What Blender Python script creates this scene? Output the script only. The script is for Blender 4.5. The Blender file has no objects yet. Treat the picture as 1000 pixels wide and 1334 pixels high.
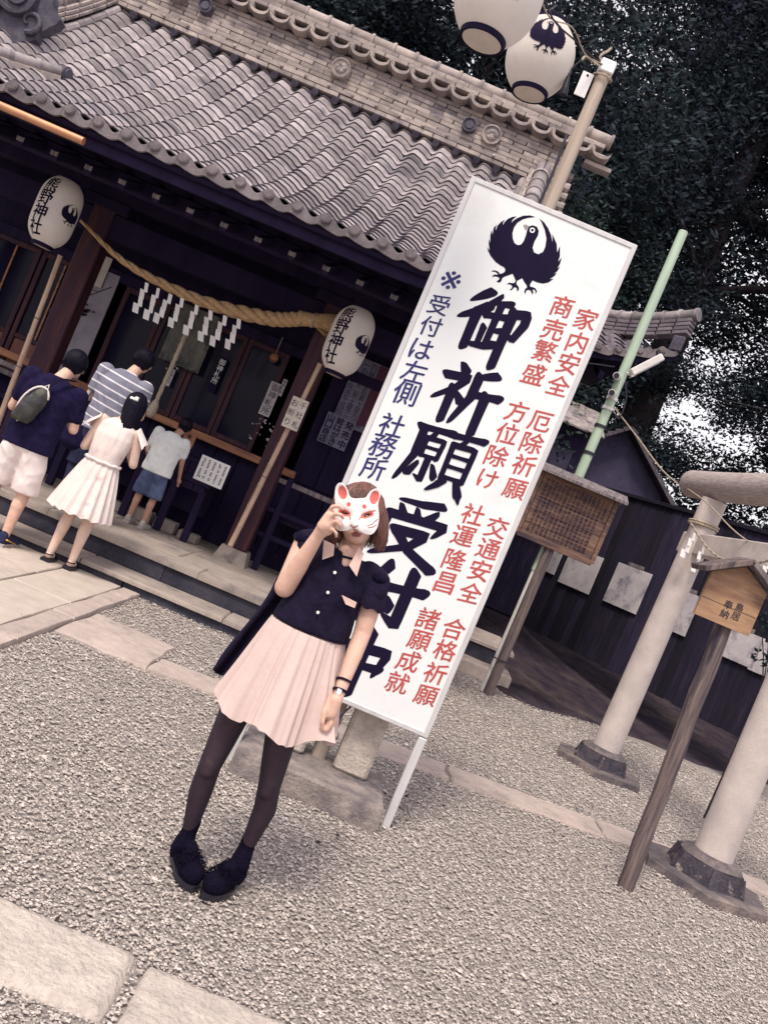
import bpy, bmesh, math, random
import numpy as np
from mathutils import Vector, Matrix, noise
random.seed(7); np.random.seed(7)
R = math.radians
scene = bpy.context.scene
COL = scene.collection

# ---------------- camera ----------------
F = 1150.0; ROLL = R(23.0); PITCH = math.atan(12 / F); CAMH = 1.55
CM = Matrix.Rotation(R(90) - PITCH, 3, 'X') @ Matrix.Rotation(ROLL, 3, 'Z')
cam_d = bpy.data.cameras.new('camera'); cam = bpy.data.objects.new('camera', cam_d); COL.objects.link(cam)
cam.matrix_world = Matrix.Translation((0, 0, CAMH)) @ CM.to_4x4()
cam_d.sensor_fit = 'VERTICAL'; cam_d.sensor_height = 36; cam_d.lens = 36 * F / 1334
cam_d.clip_end = 400; cam_d.clip_start = 0.05
scene.camera = cam

# ---------------- world, sun, exposure ----------------
SUN_EL, SUN_AZ = R(58), R(205)          # azimuth clockwise from +Y: behind and to the left of the camera
w = bpy.data.worlds.new('World'); scene.world = w; w.use_nodes = True
nt = w.node_tree; nt.nodes.clear()
sky = nt.nodes.new('ShaderNodeTexSky'); sky.sky_type = 'NISHITA'; sky.sun_disc = False
sky.sun_elevation = SUN_EL; sky.sun_rotation = SUN_AZ; sky.air_density = 1.0; sky.dust_density = 4.0
mixc = nt.nodes.new('ShaderNodeMix'); mixc.data_type = 'RGBA'; mixc.blend_type = 'MIX'
mixc.inputs[0].default_value = 0.66; mixc.inputs[7].default_value = (8.9, 8.2, 8.4, 1)   # overcast veil
bg = nt.nodes.new('ShaderNodeBackground'); bg.inputs[1].default_value = 0.10
wo = nt.nodes.new('ShaderNodeOutputWorld')
nt.links.new(sky.outputs[0], mixc.inputs[6]); nt.links.new(mixc.outputs[2], bg.inputs[0]); nt.links.new(bg.outputs[0], wo.inputs[0])
sd = bpy.data.lights.new('sun', 'SUN'); sun = bpy.data.objects.new('sun', sd); COL.objects.link(sun)
sd.energy = 1.9; sd.angle = R(14); sd.color = (1.0, 0.91, 0.79)
_sv = Vector((math.sin(SUN_AZ) * math.cos(SUN_EL), math.cos(SUN_AZ) * math.cos(SUN_EL), math.sin(SUN_EL)))
sun.rotation_euler = _sv.to_track_quat('Z', 'Y').to_euler()
scene.view_settings.view_transform = 'Standard'; scene.view_settings.look = 'None'
scene.view_settings.gamma = 1.0; scene.view_settings.use_curve_mapping = False
scene.view_settings.exposure = 0.76

# ---------------- helpers ----------------
def ray(px, py): return CM @ Vector(((px - 500) / F, -(py - 667) / F, -1))
def at(px, py, Y):
    d = ray(px, py); return Vector((0, 0, CAMH)) + d * (Y / d.y)
def gp(px, py, z=0.0):
    d = ray(px, py); return Vector((0, 0, CAMH)) + d * ((z - CAMH) / d.z)

MATS = {}
def mat(name, c1, c2=None, rough=0.8, scale=8, stretch=(1, 1, 1), bump=0.0, bscale=None, metal=0.0, rnd=0.0,
        detail=6, speck=None, spec=0.3, c3=None, s3=2.0, t3=(0.5, 0.65), coords='Object', sheer=None, trans=0, attr=None, ramp=(0.35, 0.65)):
    m = bpy.data.materials.new(name); m.use_nodes = True; n = m.node_tree.nodes; l = m.node_tree.links
    b = n['Principled BSDF']; b.inputs['Roughness'].default_value = rough; b.inputs['Metallic'].default_value = metal
    b.inputs['Specular IOR Level'].default_value = spec
    tc = n.new('ShaderNodeTexCoord'); mp = n.new('ShaderNodeMapping'); mp.inputs['Scale'].default_value = stretch
    l.new(tc.outputs[coords], mp.inputs[0])
    src = mp.outputs[0]
    if coords == 'Object':      # shift the grain per object so that repeats differ
        oi = n.new('ShaderNodeObjectInfo'); ml = n.new('ShaderNodeMath'); ml.operation = 'MULTIPLY'; ml.inputs[1].default_value = 37.0
        va = n.new('ShaderNodeVectorMath'); l.new(oi.outputs['Random'], ml.inputs[0]); l.new(src, va.inputs[0]); l.new(ml.outputs[0], va.inputs[1]); src = va.outputs[0]
    nz = n.new('ShaderNodeTexNoise'); nz.inputs['Scale'].default_value = scale; nz.inputs['Detail'].default_value = detail
    nz.inputs['Roughness'].default_value = 0.65; l.new(src, nz.inputs[0])
    if c2 is None: c2 = tuple(x * 0.75 for x in c1)
    cr = n.new('ShaderNodeValToRGB'); cr.color_ramp.elements[0].position = ramp[0]; cr.color_ramp.elements[1].position = ramp[1]
    cr.color_ramp.elements[0].color = (*c2, 1); cr.color_ramp.elements[1].color = (*c1, 1)
    l.new(nz.outputs[0], cr.inputs[0]); c = cr.outputs[0]
    def mix(a, bb, fac, mode='MIX'):
        x = n.new('ShaderNodeMix'); x.data_type = 'RGBA'; x.blend_type = mode
        if hasattr(fac, 'is_output'): l.new(fac, x.inputs[0])
        else: x.inputs[0].default_value = fac
        l.new(a, x.inputs[6])
        if hasattr(bb, 'is_output'): l.new(bb, x.inputs[7])
        else: x.inputs[7].default_value = (*bb, 1)
        return x.outputs[2]
    if c3 is not None:
        n3 = n.new('ShaderNodeTexNoise'); n3.inputs['Scale'].default_value = s3; n3.inputs['Detail'].default_value = 8; l.new(src, n3.inputs[0])
        n3.inputs['Roughness'].default_value = 0.7
        r3 = n.new('ShaderNodeMapRange'); r3.inputs[1].default_value = t3[0]; r3.inputs[2].default_value = t3[1]; l.new(n3.outputs[0], r3.inputs[0])
        c = mix(c, c3, r3.outputs[0])
    if speck is not None:
        sc_, col_, th = speck
        n4 = n.new('ShaderNodeTexNoise'); n4.inputs['Scale'].default_value = sc_; n4.inputs['Detail'].default_value = 2; l.new(src, n4.inputs[0])
        r4 = n.new('ShaderNodeMapRange'); r4.inputs[1].default_value = th; r4.inputs[2].default_value = th + 0.06; l.new(n4.outputs[0], r4.inputs[0])
        c = mix(c, col_, r4.outputs[0])
    if rnd > 0:
        g = n.new('ShaderNodeNewGeometry'); oi = n.new('ShaderNodeObjectInfo')
        ad = n.new('ShaderNodeMath'); l.new(g.outputs['Random Per Island'], ad.inputs[0]); l.new(oi.outputs['Random'], ad.inputs[1])
        fr = n.new('ShaderNodeMath'); fr.operation = 'FRACT'; l.new(ad.outputs[0], fr.inputs[0])
        mr = n.new('ShaderNodeMapRange'); mr.inputs[3].default_value = 1 - rnd; mr.inputs[4].default_value = 1 + rnd * 0.6; l.new(fr.outputs[0], mr.inputs[0])
        hs = n.new('ShaderNodeHueSaturation'); l.new(c, hs.inputs['Color']); l.new(mr.outputs[0], hs.inputs['Value']); c = hs.outputs[0]
    if sheer is not None:        # thin knit over skin: the cloth closes up towards grazing angles
        lw = n.new('ShaderNodeLayerWeight'); lw.inputs[0].default_value = 0.60
        c = mix(c, sheer, lw.outputs['Facing'])
    l.new(c, b.inputs['Base Color'])
    if bump > 0:
        nb = n.new('ShaderNodeTexNoise'); nb.inputs['Scale'].default_value = bscale or scale * 2; nb.inputs['Detail'].default_value = 8; l.new(src, nb.inputs[0])
        bp = n.new('ShaderNodeBump'); bp.inputs['Strength'].default_value = min(1, bump); bp.inputs['Distance'].default_value = 0.01 * max(1, bump); l.new(nb.outputs[0], bp.inputs['Height']); l.new(bp.outputs[0], b.inputs['Normal'])
    if trans:
        tr = n.new('ShaderNodeBsdfTranslucent'); ms = n.new('ShaderNodeMixShader'); ms.inputs[0].default_value = trans
        l.new(c, tr.inputs[0]); l.new(b.outputs[0], ms.inputs[1]); l.new(tr.outputs[0], ms.inputs[2]); l.new(ms.outputs[0], n['Material Output'].inputs[0])
    if name.startswith('skin'): bump = 0; b.inputs['Subsurface Weight'].default_value = .2; b.inputs['Subsurface Radius'].default_value = (.02, .008, .004); b.inputs['Subsurface Scale'].default_value = .6
    MATS[name] = m; return m

class MB:
    def __init__(s): s.v = []; s.f = []; s.mi = []
    def add(s, vs, fs, mi=0):
        o = len(s.v); s.v += [tuple(x) for x in vs]; s.f += [tuple(i + o for i in f) for f in fs]; s.mi += [mi] * len(fs)
    def box(s, c, d, rot=None, mi=0, taper=1.0):
        vs = []
        for z in (-1, 1):
            t = taper if z > 0 else 1
            for x, y in ((-1, -1), (1, -1), (1, 1), (-1, 1)):
                p = Vector((x * d[0] / 2 * t, y * d[1] / 2 * t, z * d[2] / 2))
                if rot is not None: p = rot @ p
                vs.append(p + Vector(c))
        s.add(vs, [(3, 2, 1, 0), (4, 5, 6, 7), (0, 1, 5, 4), (1, 2, 6, 5), (2, 3, 7, 6), (3, 0, 4, 7)], mi)
    def bbox(s, c, d, b=0.005, rot=None, mi=0):       # box with chamfered edges
        hx, hy, hz = d[0] / 2, d[1] / 2, d[2] / 2; b = min(b, hx * .45, hy * .45, hz * .45); vs = []; idx = {}
        for sx in (-1, 1):
            for sy in (-1, 1):
                for sz in (-1, 1):
                    for a in range(3):
                        p = [sx * (hx - b), sy * (hy - b), sz * (hz - b)]; p[a] = (sx * hx, sy * hy, sz * hz)[a]
                        idx[(sx, sy, sz, a)] = len(vs); q = Vector(p); vs.append((rot @ q if rot is not None else q) + Vector(c))
        fs = []
        for sg in (-1, 1):
            for a in range(3):
                u, v = (a + 1) % 3, (a + 2) % 3; q = []
                for su, sv in ((-1, -1), (1, -1), (1, 1), (-1, 1)):
                    k = [0, 0, 0]; k[a] = sg; k[u] = su; k[v] = sv; q.append(idx[(*k, a)])
                fs.append(q if sg > 0 else q[::-1])
        for a in range(3):
            u, v = (a + 1) % 3, (a + 2) % 3
            for su in (-1, 1):
                for sv in (-1, 1):
                    k0 = [0, 0, 0]; k0[a] = -1; k0[u] = su; k0[v] = sv; k1 = list(k0); k1[a] = 1
                    q = [idx[(*k0, u)], idx[(*k1, u)], idx[(*k1, v)], idx[(*k0, v)]]
                    fs.append(q if su * sv < 0 else q[::-1])
        for sx in (-1, 1):
            for sy in (-1, 1):
                for sz in (-1, 1):
                    q = [idx[(sx, sy, sz, 0)], idx[(sx, sy, sz, 1)], idx[(sx, sy, sz, 2)]]
                    fs.append(q if sx * sy * sz > 0 else q[::-1])
        s.add(vs, fs, mi)
    def tube(s, pts, rad, n=10, mi=0, cap=True, sq=1.0, up=None):
        pts = [Vector(p) for p in pts]; m = len(pts)
        if not hasattr(rad, '__len__'): rad = [rad] * m
        vs = []; prev = None
        for i, p in enumerate(pts):
            t = (pts[min(i + 1, m - 1)] - pts[max(i - 1, 0)]).normalized()
            if prev is None:
                a = Vector((0, 0, 1)) if abs(t.z) < 0.9 else Vector((1, 0, 0))
                if up is not None: a = Vector(up)
                prev = (a - t * a.dot(t)).normalized()
            else: prev = (prev - t * prev.dot(t)).normalized()
            q = t.cross(prev)
            for k in range(n):
                th = 2 * math.pi * k / n; vs.append(p + (prev * math.cos(th) * sq + q * math.sin(th)) * rad[i])
        fs = [(i * n + k, i * n + (k + 1) % n, (i + 1) * n + (k + 1) % n, (i + 1) * n + k) for i in range(m - 1) for k in range(n)]
        if cap: fs += [tuple(range(n))[::-1], tuple((m - 1) * n + k for k in range(n))]
        s.add(vs, fs, mi)
    def lathe(s, prof, c=(0, 0, 0), n=24, mi=0, rot=None, cap=True):      # prof: list of (r, z)
        vs = []
        for r, z in prof:
            for k in range(n):
                th = 2 * math.pi * k / n; p = Vector((r * math.cos(th), r * math.sin(th), z))
                if rot is not None: p = rot @ p
                vs.append(p + Vector(c))
        m = len(prof)
        fs = [(i * n + k, i * n + (k + 1) % n, (i + 1) * n + (k + 1) % n, (i + 1) * n + k) for i in range(m - 1) for k in range(n)]
        if cap: fs += [tuple(range(n))[::-1], tuple((m - 1) * n + k for k in range(n))]
        s.add(vs, fs, mi)
    def prism(s, poly, a, b, mi=0):                   # poly: list of 3D points; a,b offset vectors front/back
        n = len(poly); a = Vector(a); b = Vector(b)
        s.add([Vector(p) + a for p in poly] + [Vector(p) + b for p in poly],
              [tuple(range(n)), tuple(range(2 * n - 1, n - 1, -1))] + [(i, n + i, n + (i + 1) % n, (i + 1) % n) for i in range(n)], mi)
    def mesh(s, name, m, smooth=False):
        me = bpy.data.meshes.new(name); me.from_pydata(s.v, [], s.f)
        for x in (m if isinstance(m, (list, tuple)) else [m]): me.materials.append(MATS[x] if isinstance(x, str) else x)
        if any(s.mi): me.polygons.foreach_set('material_index', s.mi)
        if smooth is True: me.polygons.foreach_set('use_smooth', [True] * len(s.f))
        me.update()
        bm = bmesh.new(); bm.from_mesh(me); bmesh.ops.recalc_face_normals(bm, faces=bm.faces)
        if smooth not in (True, False):
            for f in bm.faces: f.smooth = True
            for e in bm.edges:
                if len(e.link_faces) == 2 and e.calc_face_angle(0) > smooth: e.smooth = False
        bm.to_mesh(me); bm.free()
        return me
    def build(s, name, m, parent=None, smooth=False, loc=None):
        if loc is not None:
            L = Vector(loc); s.v = [tuple(Vector(v) - L) for v in s.v]
        return link(name, s.mesh(name, m, smooth), parent, loc)

def link(name, me, parent=None, loc=None):
    o = bpy.data.objects.new(name, me); COL.objects.link(o)
    if loc is not None: o.location = loc
    if parent is not None:
        o.parent = parent
        pl = Vector((0, 0, 0)); q = parent
        while q is not None: pl += q.location; q = q.parent
        if loc is not None: o.location = Vector(loc) - pl
        else: o.location = -pl
    return o
def tag(o, label=None, cat=None, group=None, kind=None):
    if label: o['label'] = label
    if cat: o['category'] = cat
    if group: o['group'] = group
    if kind: o['kind'] = kind
    return o
def thing(name, loc, label=None, cat=None, group=None, kind=None):
    o = bpy.data.objects.new(name, None); COL.objects.link(o); o.location = loc; o.empty_display_size = 0.1
    return tag(o, label, cat, group, kind)
def copy_to(o, parent=None):
    c = o.copy(); COL.objects.link(c); c.parent = parent
    for ch in list(o.children): copy_to(ch, c)
    return c
def cat_rom(pts, n=6):
    pts = [Vector(p) for p in pts]; out = []; P = [pts[0] * 2 - pts[1]] + pts + [pts[-1] * 2 - pts[-2]]
    for i in range(1, len(P) - 2):
        p0, p1, p2, p3 = P[i - 1:i + 3]
        for k in range(n):
            t = k / n; out.append(0.5 * ((2 * p1) + (p2 - p0) * t + (2 * p0 - 5 * p1 + 4 * p2 - p3) * t * t + (3 * p1 - p0 - 3 * p2 + p3) * t ** 3))
    return out + [pts[-1]]

# ---- prims (tapered capsules / ellipsoids) melted into one continuous surface ----
def blob(name, prims, m, parent=None, voxel=0.01, smooth=4, post=None, factor=0.5):
    mb = MB()
    for p in prims:
        if p[0] == 'c':
            _, a, b, r0, r1 = p[:5]; a = Vector(a); b = Vector(b); sq = p[5] if len(p) > 5 else 1.0; up = p[6] if len(p) > 6 else None
            t = (b - a); L = t.length or 1e-4; t = t / L; pts = []; rs = []
            for k in range(5):
                th = math.pi / 2 * (1 - k / 5); pts.append(a - t * r0 * math.sin(th)); rs.append(max(1e-4, r0 * math.cos(th)))
            for k in range(7): pts.append(a + t * L * k / 6); rs.append(r0 + (r1 - r0) * k / 6)
            for k in range(1, 6):
                th = math.pi / 2 * k / 5; pts.append(b + t * r1 * math.sin(th)); rs.append(max(1e-4, r1 * math.cos(th)))
            mb.tube(pts, rs, 16, sq=sq, up=up)
        elif p[0] == 'e':
            _, c, rr = p[:3]; rot = p[3] if len(p) > 3 else None; vs = []; nu, nv = 20, 12
            for j in range(nv + 1):
                ph = math.pi * j / nv
                for i in range(nu):
                    th = 2 * math.pi * i / nu; s_ = max(1e-4, math.sin(ph)); q = Vector((rr[0] * s_ * math.cos(th), rr[1] * s_ * math.sin(th), rr[2] * math.cos(ph)))
                    if rot is not None: q = rot @ q
                    vs.append(q + Vector(c))
            fs = [(j * nu + i, (j + 1) * nu + i, (j + 1) * nu + (i + 1) % nu, j * nu + (i + 1) % nu) for j in range(nv) for i in range(nu)]
            fs += [tuple(range(nu))[::-1], tuple(nv * nu + i for i in range(nu))]
            mb.add(vs, fs)
        elif p[0] == 'l':                                     # loft of elliptical rings: (centre, rx, ry[, rotz])
            rings = p[1]; n = 28; vs = []
            for rg in rings:
                c, rx, ry = rg[:3]; rz = rg[3] if len(rg) > 3 else 0
                for k in range(n):
                    th = 2 * math.pi * k / n; x, y = rx * math.cos(th), ry * math.sin(th)
                    vs.append(Vector(c) + Vector((x * math.cos(rz) - y * math.sin(rz), x * math.sin(rz) + y * math.cos(rz), 0)))
            mm = len(rings)
            fs = [(i * n + k, i * n + (k + 1) % n, (i + 1) * n + (k + 1) % n, (i + 1) * n + k) for i in range(mm - 1) for k in range(n)]
            fs += [tuple(range(n))[::-1], tuple((mm - 1) * n + k for k in range(n))]
            mb.add(vs, fs)
    o = mb.build(name, m)
    r = o.modifiers.new('r', 'REMESH'); r.mode = 'VOXEL'; r.voxel_size = voxel; r.use_smooth_shade = True
    if smooth:
        sm = o.modifiers.new('s', 'SMOOTH'); sm.iterations = smooth; sm.factor = factor
    dg = bpy.context.evaluated_depsgraph_get(); ev = o.evaluated_get(dg)
    me = bpy.data.meshes.new_from_object(ev); me.name = name
    bpy.data.objects.remove(o, do_unlink=True)
    me.polygons.foreach_set('use_smooth', [True] * len(me.polygons))
    if post:
        for v in me.vertices: v.co = post(v.co)
    if len(me.materials) == 0: me.materials.append(MATS[m])
    return link(name, me, parent)

# ---- lettering ----
FC = {}
def glyph(ch, weight=0.0, shear=0.0):
    key = (ch, weight, shear)
    if key in FC: return FC[key]
    cu = bpy.data.curves.new('t', 'FONT'); cu.body = ch; cu.size = 1; cu.offset = weight; cu.resolution_u = 3
    cu.align_x = 'LEFT'
    o = bpy.data.objects.new('t', cu); COL.objects.link(o)
    dg = bpy.context.evaluated_depsgraph_get(); dg.update(); me = bpy.data.meshes.new_from_object(o.evaluated_get(dg))
    vs = [v.co.copy() for v in me.vertices]; fs = [tuple(p.vertices) for p in me.polygons]
    bpy.data.objects.remove(o, do_unlink=True); bpy.data.curves.remove(cu); bpy.data.meshes.remove(me)
    if vs:
        x0 = min(v.x for v in vs); x1 = max(v.x for v in vs); y0 = min(v.y for v in vs); y1 = max(v.y for v in vs)
        cx, cy = (x0 + x1) / 2, (y0 + y1) / 2; s = max(x1 - x0, y1 - y0) if len(ch) == 1 else (y1 - y0)
        s = max(s, 0.5)
        vs = [((v.x - cx) / s, (v.y - cy) / s + shear * (v.x - cx) / s) for v in vs]
    FC[key] = (vs, fs); return FC[key]
def put_flat(name, vs, fs, org, size, m, parent=None, right=(1, 0, 0), up=(0, 0, 1), wx=1.0):
    r = Vector(right); u = Vector(up); o = Vector(org)
    mb = MB(); mb.add([o + r * (x * size * wx) + u * (y * size) for x, y in vs], fs)
    me = bpy.data.meshes.new(name); L = o; me.from_pydata([tuple(Vector(v) - L) for v in mb.v], [], mb.f); me.materials.append(MATS[m]); me.update()
    return link(name, me, parent, o)
def stroke2d(pts, w, taper=0.6, n=8):
    pts = [Vector((p[0], p[1], 0)) for p in pts]
    if len(pts) > 2:
        out = []
        for i in range(len(pts) - 1):
            out.append(pts[i])
            if i > 0: pass
            out += [pts[i].lerp(pts[i + 1], t) for t in (0.12, .35, 0.6, 0.88)]
        pts = out + [pts[-1]]
    else: pts = [pts[0].lerp(pts[1], t) for t in (0, .1, .25, .45, .65, .85, 1)]
    m = len(pts); vs = []; fs = []
    d0 = pts[-1] - pts[0]; e0 = (pts[-1] - pts[-2]).normalized(); short = d0.length < .24
    if short: prof = lambda s: .62 + .62 * s; taper = .75
    elif abs(e0.y) < .45 and e0.x > 0: prof = lambda s: 1.12 - .95 * s + .98 * s * s; taper = .85       # horizontal: thin waist, pressed end
    elif e0.x < -.2: prof = lambda s: 1.10 - .12 * s - .80 * max(0, s - .45); taper = .35               # left-falling sweep
    elif e0.x > .2: prof = lambda s: .72 + .62 * s if s < .8 else 1.216 - 3.2 * (s - .8); taper = .45    # right-falling press
    else: prof = lambda s: 1.14 - .42 * s + .22 * s * s; taper = .7                                      # vertical
    for i, p in enumerate(pts):
        t = (pts[min(i + 1, m - 1)] - pts[max(i - 1, 0)]).normalized(); q = Vector((-t.y, t.x, 0)); s = i / (m - 1)
        ww = w * prof(s); vs += [p + q * ww / 2, p - q * ww / 2]
    fs = [(2 * i, 2 * i + 1, 2 * i + 3, 2 * i + 2) for i in range(m - 1)]
    for e, sg, wk in ((0, -1, prof(0)), (m - 1, 1, prof(1.0))):       # brush ends: slanted press at the start, drawn out at the end
        p = pts[e]; t = (pts[1] - pts[0]).normalized() if e == 0 else (pts[-1] - pts[-2]).normalized(); q = Vector((-t.y, t.x, 0))
        ang = 0.6 if abs(t.x) > abs(t.y) else -0.6; L_ = (.75 if sg < 0 else (1.0 if taper > .6 else 2.1))
        b = len(vs); vs.append(p)
        for k in range(7):
            th = -math.pi / 2 + math.pi * k / 6; d = t * sg * math.cos(th) ** (1 if L_ < 2 else 1.8) * (L_ + ang * math.sin(th)) + q * math.sin(th)
            vs.append(p + d * w / 2 * wk)
        fs += [(b, b + 1 + k, b + 2 + k) for k in range(6)]
    return [(v.x, v.y) for v in vs], fs
# ---------------- materials ----------------
mat('gravel_bed', (.40, .355, .325), (.15, .135, .14), rough=.95, scale=90, bump=1, bscale=110, spec=.1, c3=(.24, .21, .19), s3=.9, t3=(.5, .72))
mat('pebble', (.49, .43, .395), (.40, .355, .33), rough=.95, scale=60, rnd=.55, spec=.15)
mat('granite', (.56, .49, .43), (.40, .345, .31), rough=.9, scale=14, bump=.8, bscale=60, speck=(140, (.16, .14, .15), .62), rnd=.1, c3=(.30, .26, .24), s3=3, t3=(.55, .75))
mat('rough_granite', (.55, .48, .43), (.41, .36, .325), rough=.9, scale=20, bump=1.6, bscale=45, speck=(160, (.22, .2, .2), .64), rnd=.08)
mat('strip_stone', (.48, .395, .355), (.38, .315, .29), rough=.9, scale=9, bump=.6, bscale=70, rnd=.1, c3=(.26, .22, .2), s3=4, t3=(.52, .72))
mat('path_slab', (.53, .455, .395), (.43, .37, .325), rough=.88, scale=5, bump=.35, bscale=90, rnd=.07, c3=(.35, .30, .27), s3=2.4, t3=(.56, .75), speck=(40, (.2, .17, .16), .7))
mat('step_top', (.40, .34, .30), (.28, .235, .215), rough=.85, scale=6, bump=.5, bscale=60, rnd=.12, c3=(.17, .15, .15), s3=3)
mat('step_riser', (.055, .052, .072), (.025, .024, .04), rough=.9, scale=5, bump=.6, bscale=50, c3=(.10, .09, .10), s3=4, t3=(.6, .8), rnd=.1)  # dark stone with the shade of the upright faces put into the colour
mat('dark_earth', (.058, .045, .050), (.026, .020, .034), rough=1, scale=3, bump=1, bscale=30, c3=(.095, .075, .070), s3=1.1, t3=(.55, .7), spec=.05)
mat('roof_tile', (.315, .275, .285), (.205, .178, .197), rough=.62, scale=5, bump=.25, bscale=40, rnd=.42, c3=(.43, .385, .37), s3=9, t3=(.50, .72), speck=(2.2, (.13, .12, .135), .63), spec=.4)
mat('ridge_tile', (.40, .34, .305), (.23, .195, .20), rough=.75, scale=7, bump=.4, bscale=40, rnd=.32, c3=(.14, .125, .15), s3=1.7, t3=(.58, .68), spec=.3)
mat('eave_tile', (.20, .17, .18), (.11, .095, .11), rough=.75, scale=9, bump=.5, bscale=40, rnd=.2)
mat('dark_tile', (.20, .17, .19), (.11, .095, .12), rough=.7, scale=6, bump=.4, rnd=.3)
mat('tile_edge', (.115, .10, .125), (.06, .053, .078), rough=.8, scale=9, spec=.2)  # front faces: grime tone plus the shadow line between rows, put into colour
mat('tile_dark', (.085, .075, .105), (.035, .032, .055), rough=.7, scale=9, bump=.6, bscale=30, spec=.4)
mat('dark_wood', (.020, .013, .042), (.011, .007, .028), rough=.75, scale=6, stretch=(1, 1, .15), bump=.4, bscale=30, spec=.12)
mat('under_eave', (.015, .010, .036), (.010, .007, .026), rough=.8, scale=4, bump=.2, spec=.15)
mat('red_wood', (.075, .026, .030), (.028, .012, .026), rough=.55, scale=7, stretch=(3, 3, .25), bump=.4, bscale=25, c3=(.03, .016, .036), s3=3, t3=(.5, .66), spec=.2)
mat('orange_wood', (.42, .19, .10), (.28, .115, .065), rough=.5, scale=6, stretch=(.3, 3, 3), bump=.3, c3=(.16, .07, .06), s3=4)
mat('brown_panel', (.20, .075, .05), (.11, .04, .035), rough=.5, scale=6, stretch=(2, 2, .3), bump=.2, c3=(.06, .03, .035), s3=2)
mat('grey_wood', (.26, .22, .22), (.10, .085, .10), rough=.85, scale=9, stretch=(4, 4, .25), bump=.6, bscale=25, c3=(.05, .045, .06), s3=5, t3=(.5, .7))
mat('pole_wood', (.50, .42, .35), (.33, .27, .235), rough=.8, scale=8, stretch=(4, 4, .12), bump=.5, bscale=25, spec=.25)
mat('plaque_wood', (.38, .235, .14), (.23, .13, .085), rough=.75, scale=6, stretch=(.5, 2, 2.5), bump=.4, c3=(.10, .06, .055), s3=4, t3=(.52, .7))
mat('board_wood', (.23, .135, .095), (.11, .065, .058), rough=.8, scale=7, stretch=(.4, 2, 3), bump=.5, c3=(.05, .035, .045), s3=3, t3=(.48, .66))
mat('post_wood', (.21, .16, .145), (.08, .06, .07), rough=.85, scale=9, stretch=(5, 5, .25), bump=.8, bscale=20, c3=(.04, .033, .05), s3=3, t3=(.5, .62))
mat('copper', (.60, .30, .16), (.45, .21, .12), rough=.45, scale=4, metal=.35, spec=.5)
mat('bamboo', (.56, .41, .31), (.36, .24, .185), rough=.5, scale=10, stretch=(5, 5, .2), bump=.2)
mat('rope', (.62, .42, .24), (.40, .26, .15), rough=.9, scale=30, stretch=(1, 1, 1), bump=1, bscale=120, spec=.1)
mat('rope_thin', (.55, .46, .37), (.33, .27, .22), rough=.9, scale=60, bump=1, bscale=160, spec=.1)
mat('white_paper', (.80, .79, .79), (.74, .73, .74), rough=.8, scale=3, spec=.1)
mat('aged_paper', (.62, .56, .50), (.48, .43, .39), rough=.8, scale=5, spec=.1)
mat('grey_paper', (.54, .50, .52), (.42, .39, .42), rough=.8, scale=5, c3=(.17, .15, .2), s3=3)
mat('blue_paper', (.20, .19, .27), (.14, .135, .2), rough=.8, scale=8)
mat('lantern_paper', (.84, .79, .745), (.78, .73, .69), rough=.75, scale=5, spec=.15, c3=(.62, .56, .52), s3=1.5, t3=(.5, .85), trans=.3)
mat('ink', (.012, .007, .031), (.009, .006, .024), rough=.7, scale=4, spec=.08)
mat('ink_faded', (.05, .035, .045), (.03, .02, .03), rough=.8, scale=30)
mat('red_ink', (.50, .095, .085), (.41, .07, .065), rough=.5, scale=8, spec=.3)
mat('blue_ink', (.030, .030, .15), (.022, .022, .11), rough=.5, scale=8, spec=.3)
mat('beak_grey', (.35, .33, .34), rough=.6)
mat('sign_white', (.75, .775, .78), (.72, .745, .755), rough=.35, scale=1.5, spec=.45, c3=(.60, .605, .60), s3=2.6, t3=(.56, .82))
mat('sign_frame', (.64, .64, .65), (.52, .51, .52), rough=.35, scale=12, stretch=(1, 1, .2), metal=.15, spec=.5, c3=(.40, .37, .36), s3=4, t3=(.6, .8))
mat('torii_stone', (.56, .49, .46), (.44, .385, .37), rough=.9, scale=4, bump=.3, bscale=70, speck=(180, (.30, .26, .26), .66), c3=(.36, .31, .30), s3=2.2, t3=(.55, .78))
mat('torii_beam', (.52, .44, .42), (.30, .25, .255), rough=.9, scale=14, stretch=(5, .5, 5), bump=.8, bscale=60, c3=(.13, .11, .14), s3=3, t3=(.6, .8))
mat('iron_base', (.075, .062, .078), (.03, .026, .042), rough=.7, scale=12, bump=1, bscale=40, c3=(.42, .35, .30), s3=5, t3=(.60, .68))
mat('slab_dark', (.30, .255, .235), (.14, .12, .125), rough=.9, scale=9, bump=1, bscale=50, c3=(.07, .06, .075), s3=4, t3=(.5, .68), speck=(140, (.45, .4, .36), .66))
mat('plinth', (.15, .125, .125), (.07, .06, .075), rough=.85, scale=9, bump=.8, bscale=40, c3=(.25, .2, .18), s3=3)
mat('green_paint', (.43, .54, .42), (.36, .46, .37), rough=.45, scale=10, stretch=(2, 2, .3), spec=.4, c3=(.28, .33, .27), s3=5, t3=(.62, .8))
mat('white_metal', (.68, .66, .64), (.55, .53, .52), rough=.4, scale=6)
mat('black_plastic', (.02, .018, .03), rough=.4)
mat('cable', (.03, .027, .045), rough=.6)
mat('chrome', (.7, .68, .7), rough=.2, metal=1)
mat('glass', (.008, .007, .020), (.012, .011, .028), rough=.15, scale=1.5, spec=.10)
mat('bark', (.06, .045, .05), (.025, .02, .03), rough=1, scale=12, stretch=(1, 1, .2), bump=1)
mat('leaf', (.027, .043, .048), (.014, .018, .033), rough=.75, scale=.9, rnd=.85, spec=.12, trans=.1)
mat('leaf_light', (.048, .082, .064), (.022, .034, .042), rough=.7, scale=3, rnd=.5, spec=.15, trans=.15)
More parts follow.
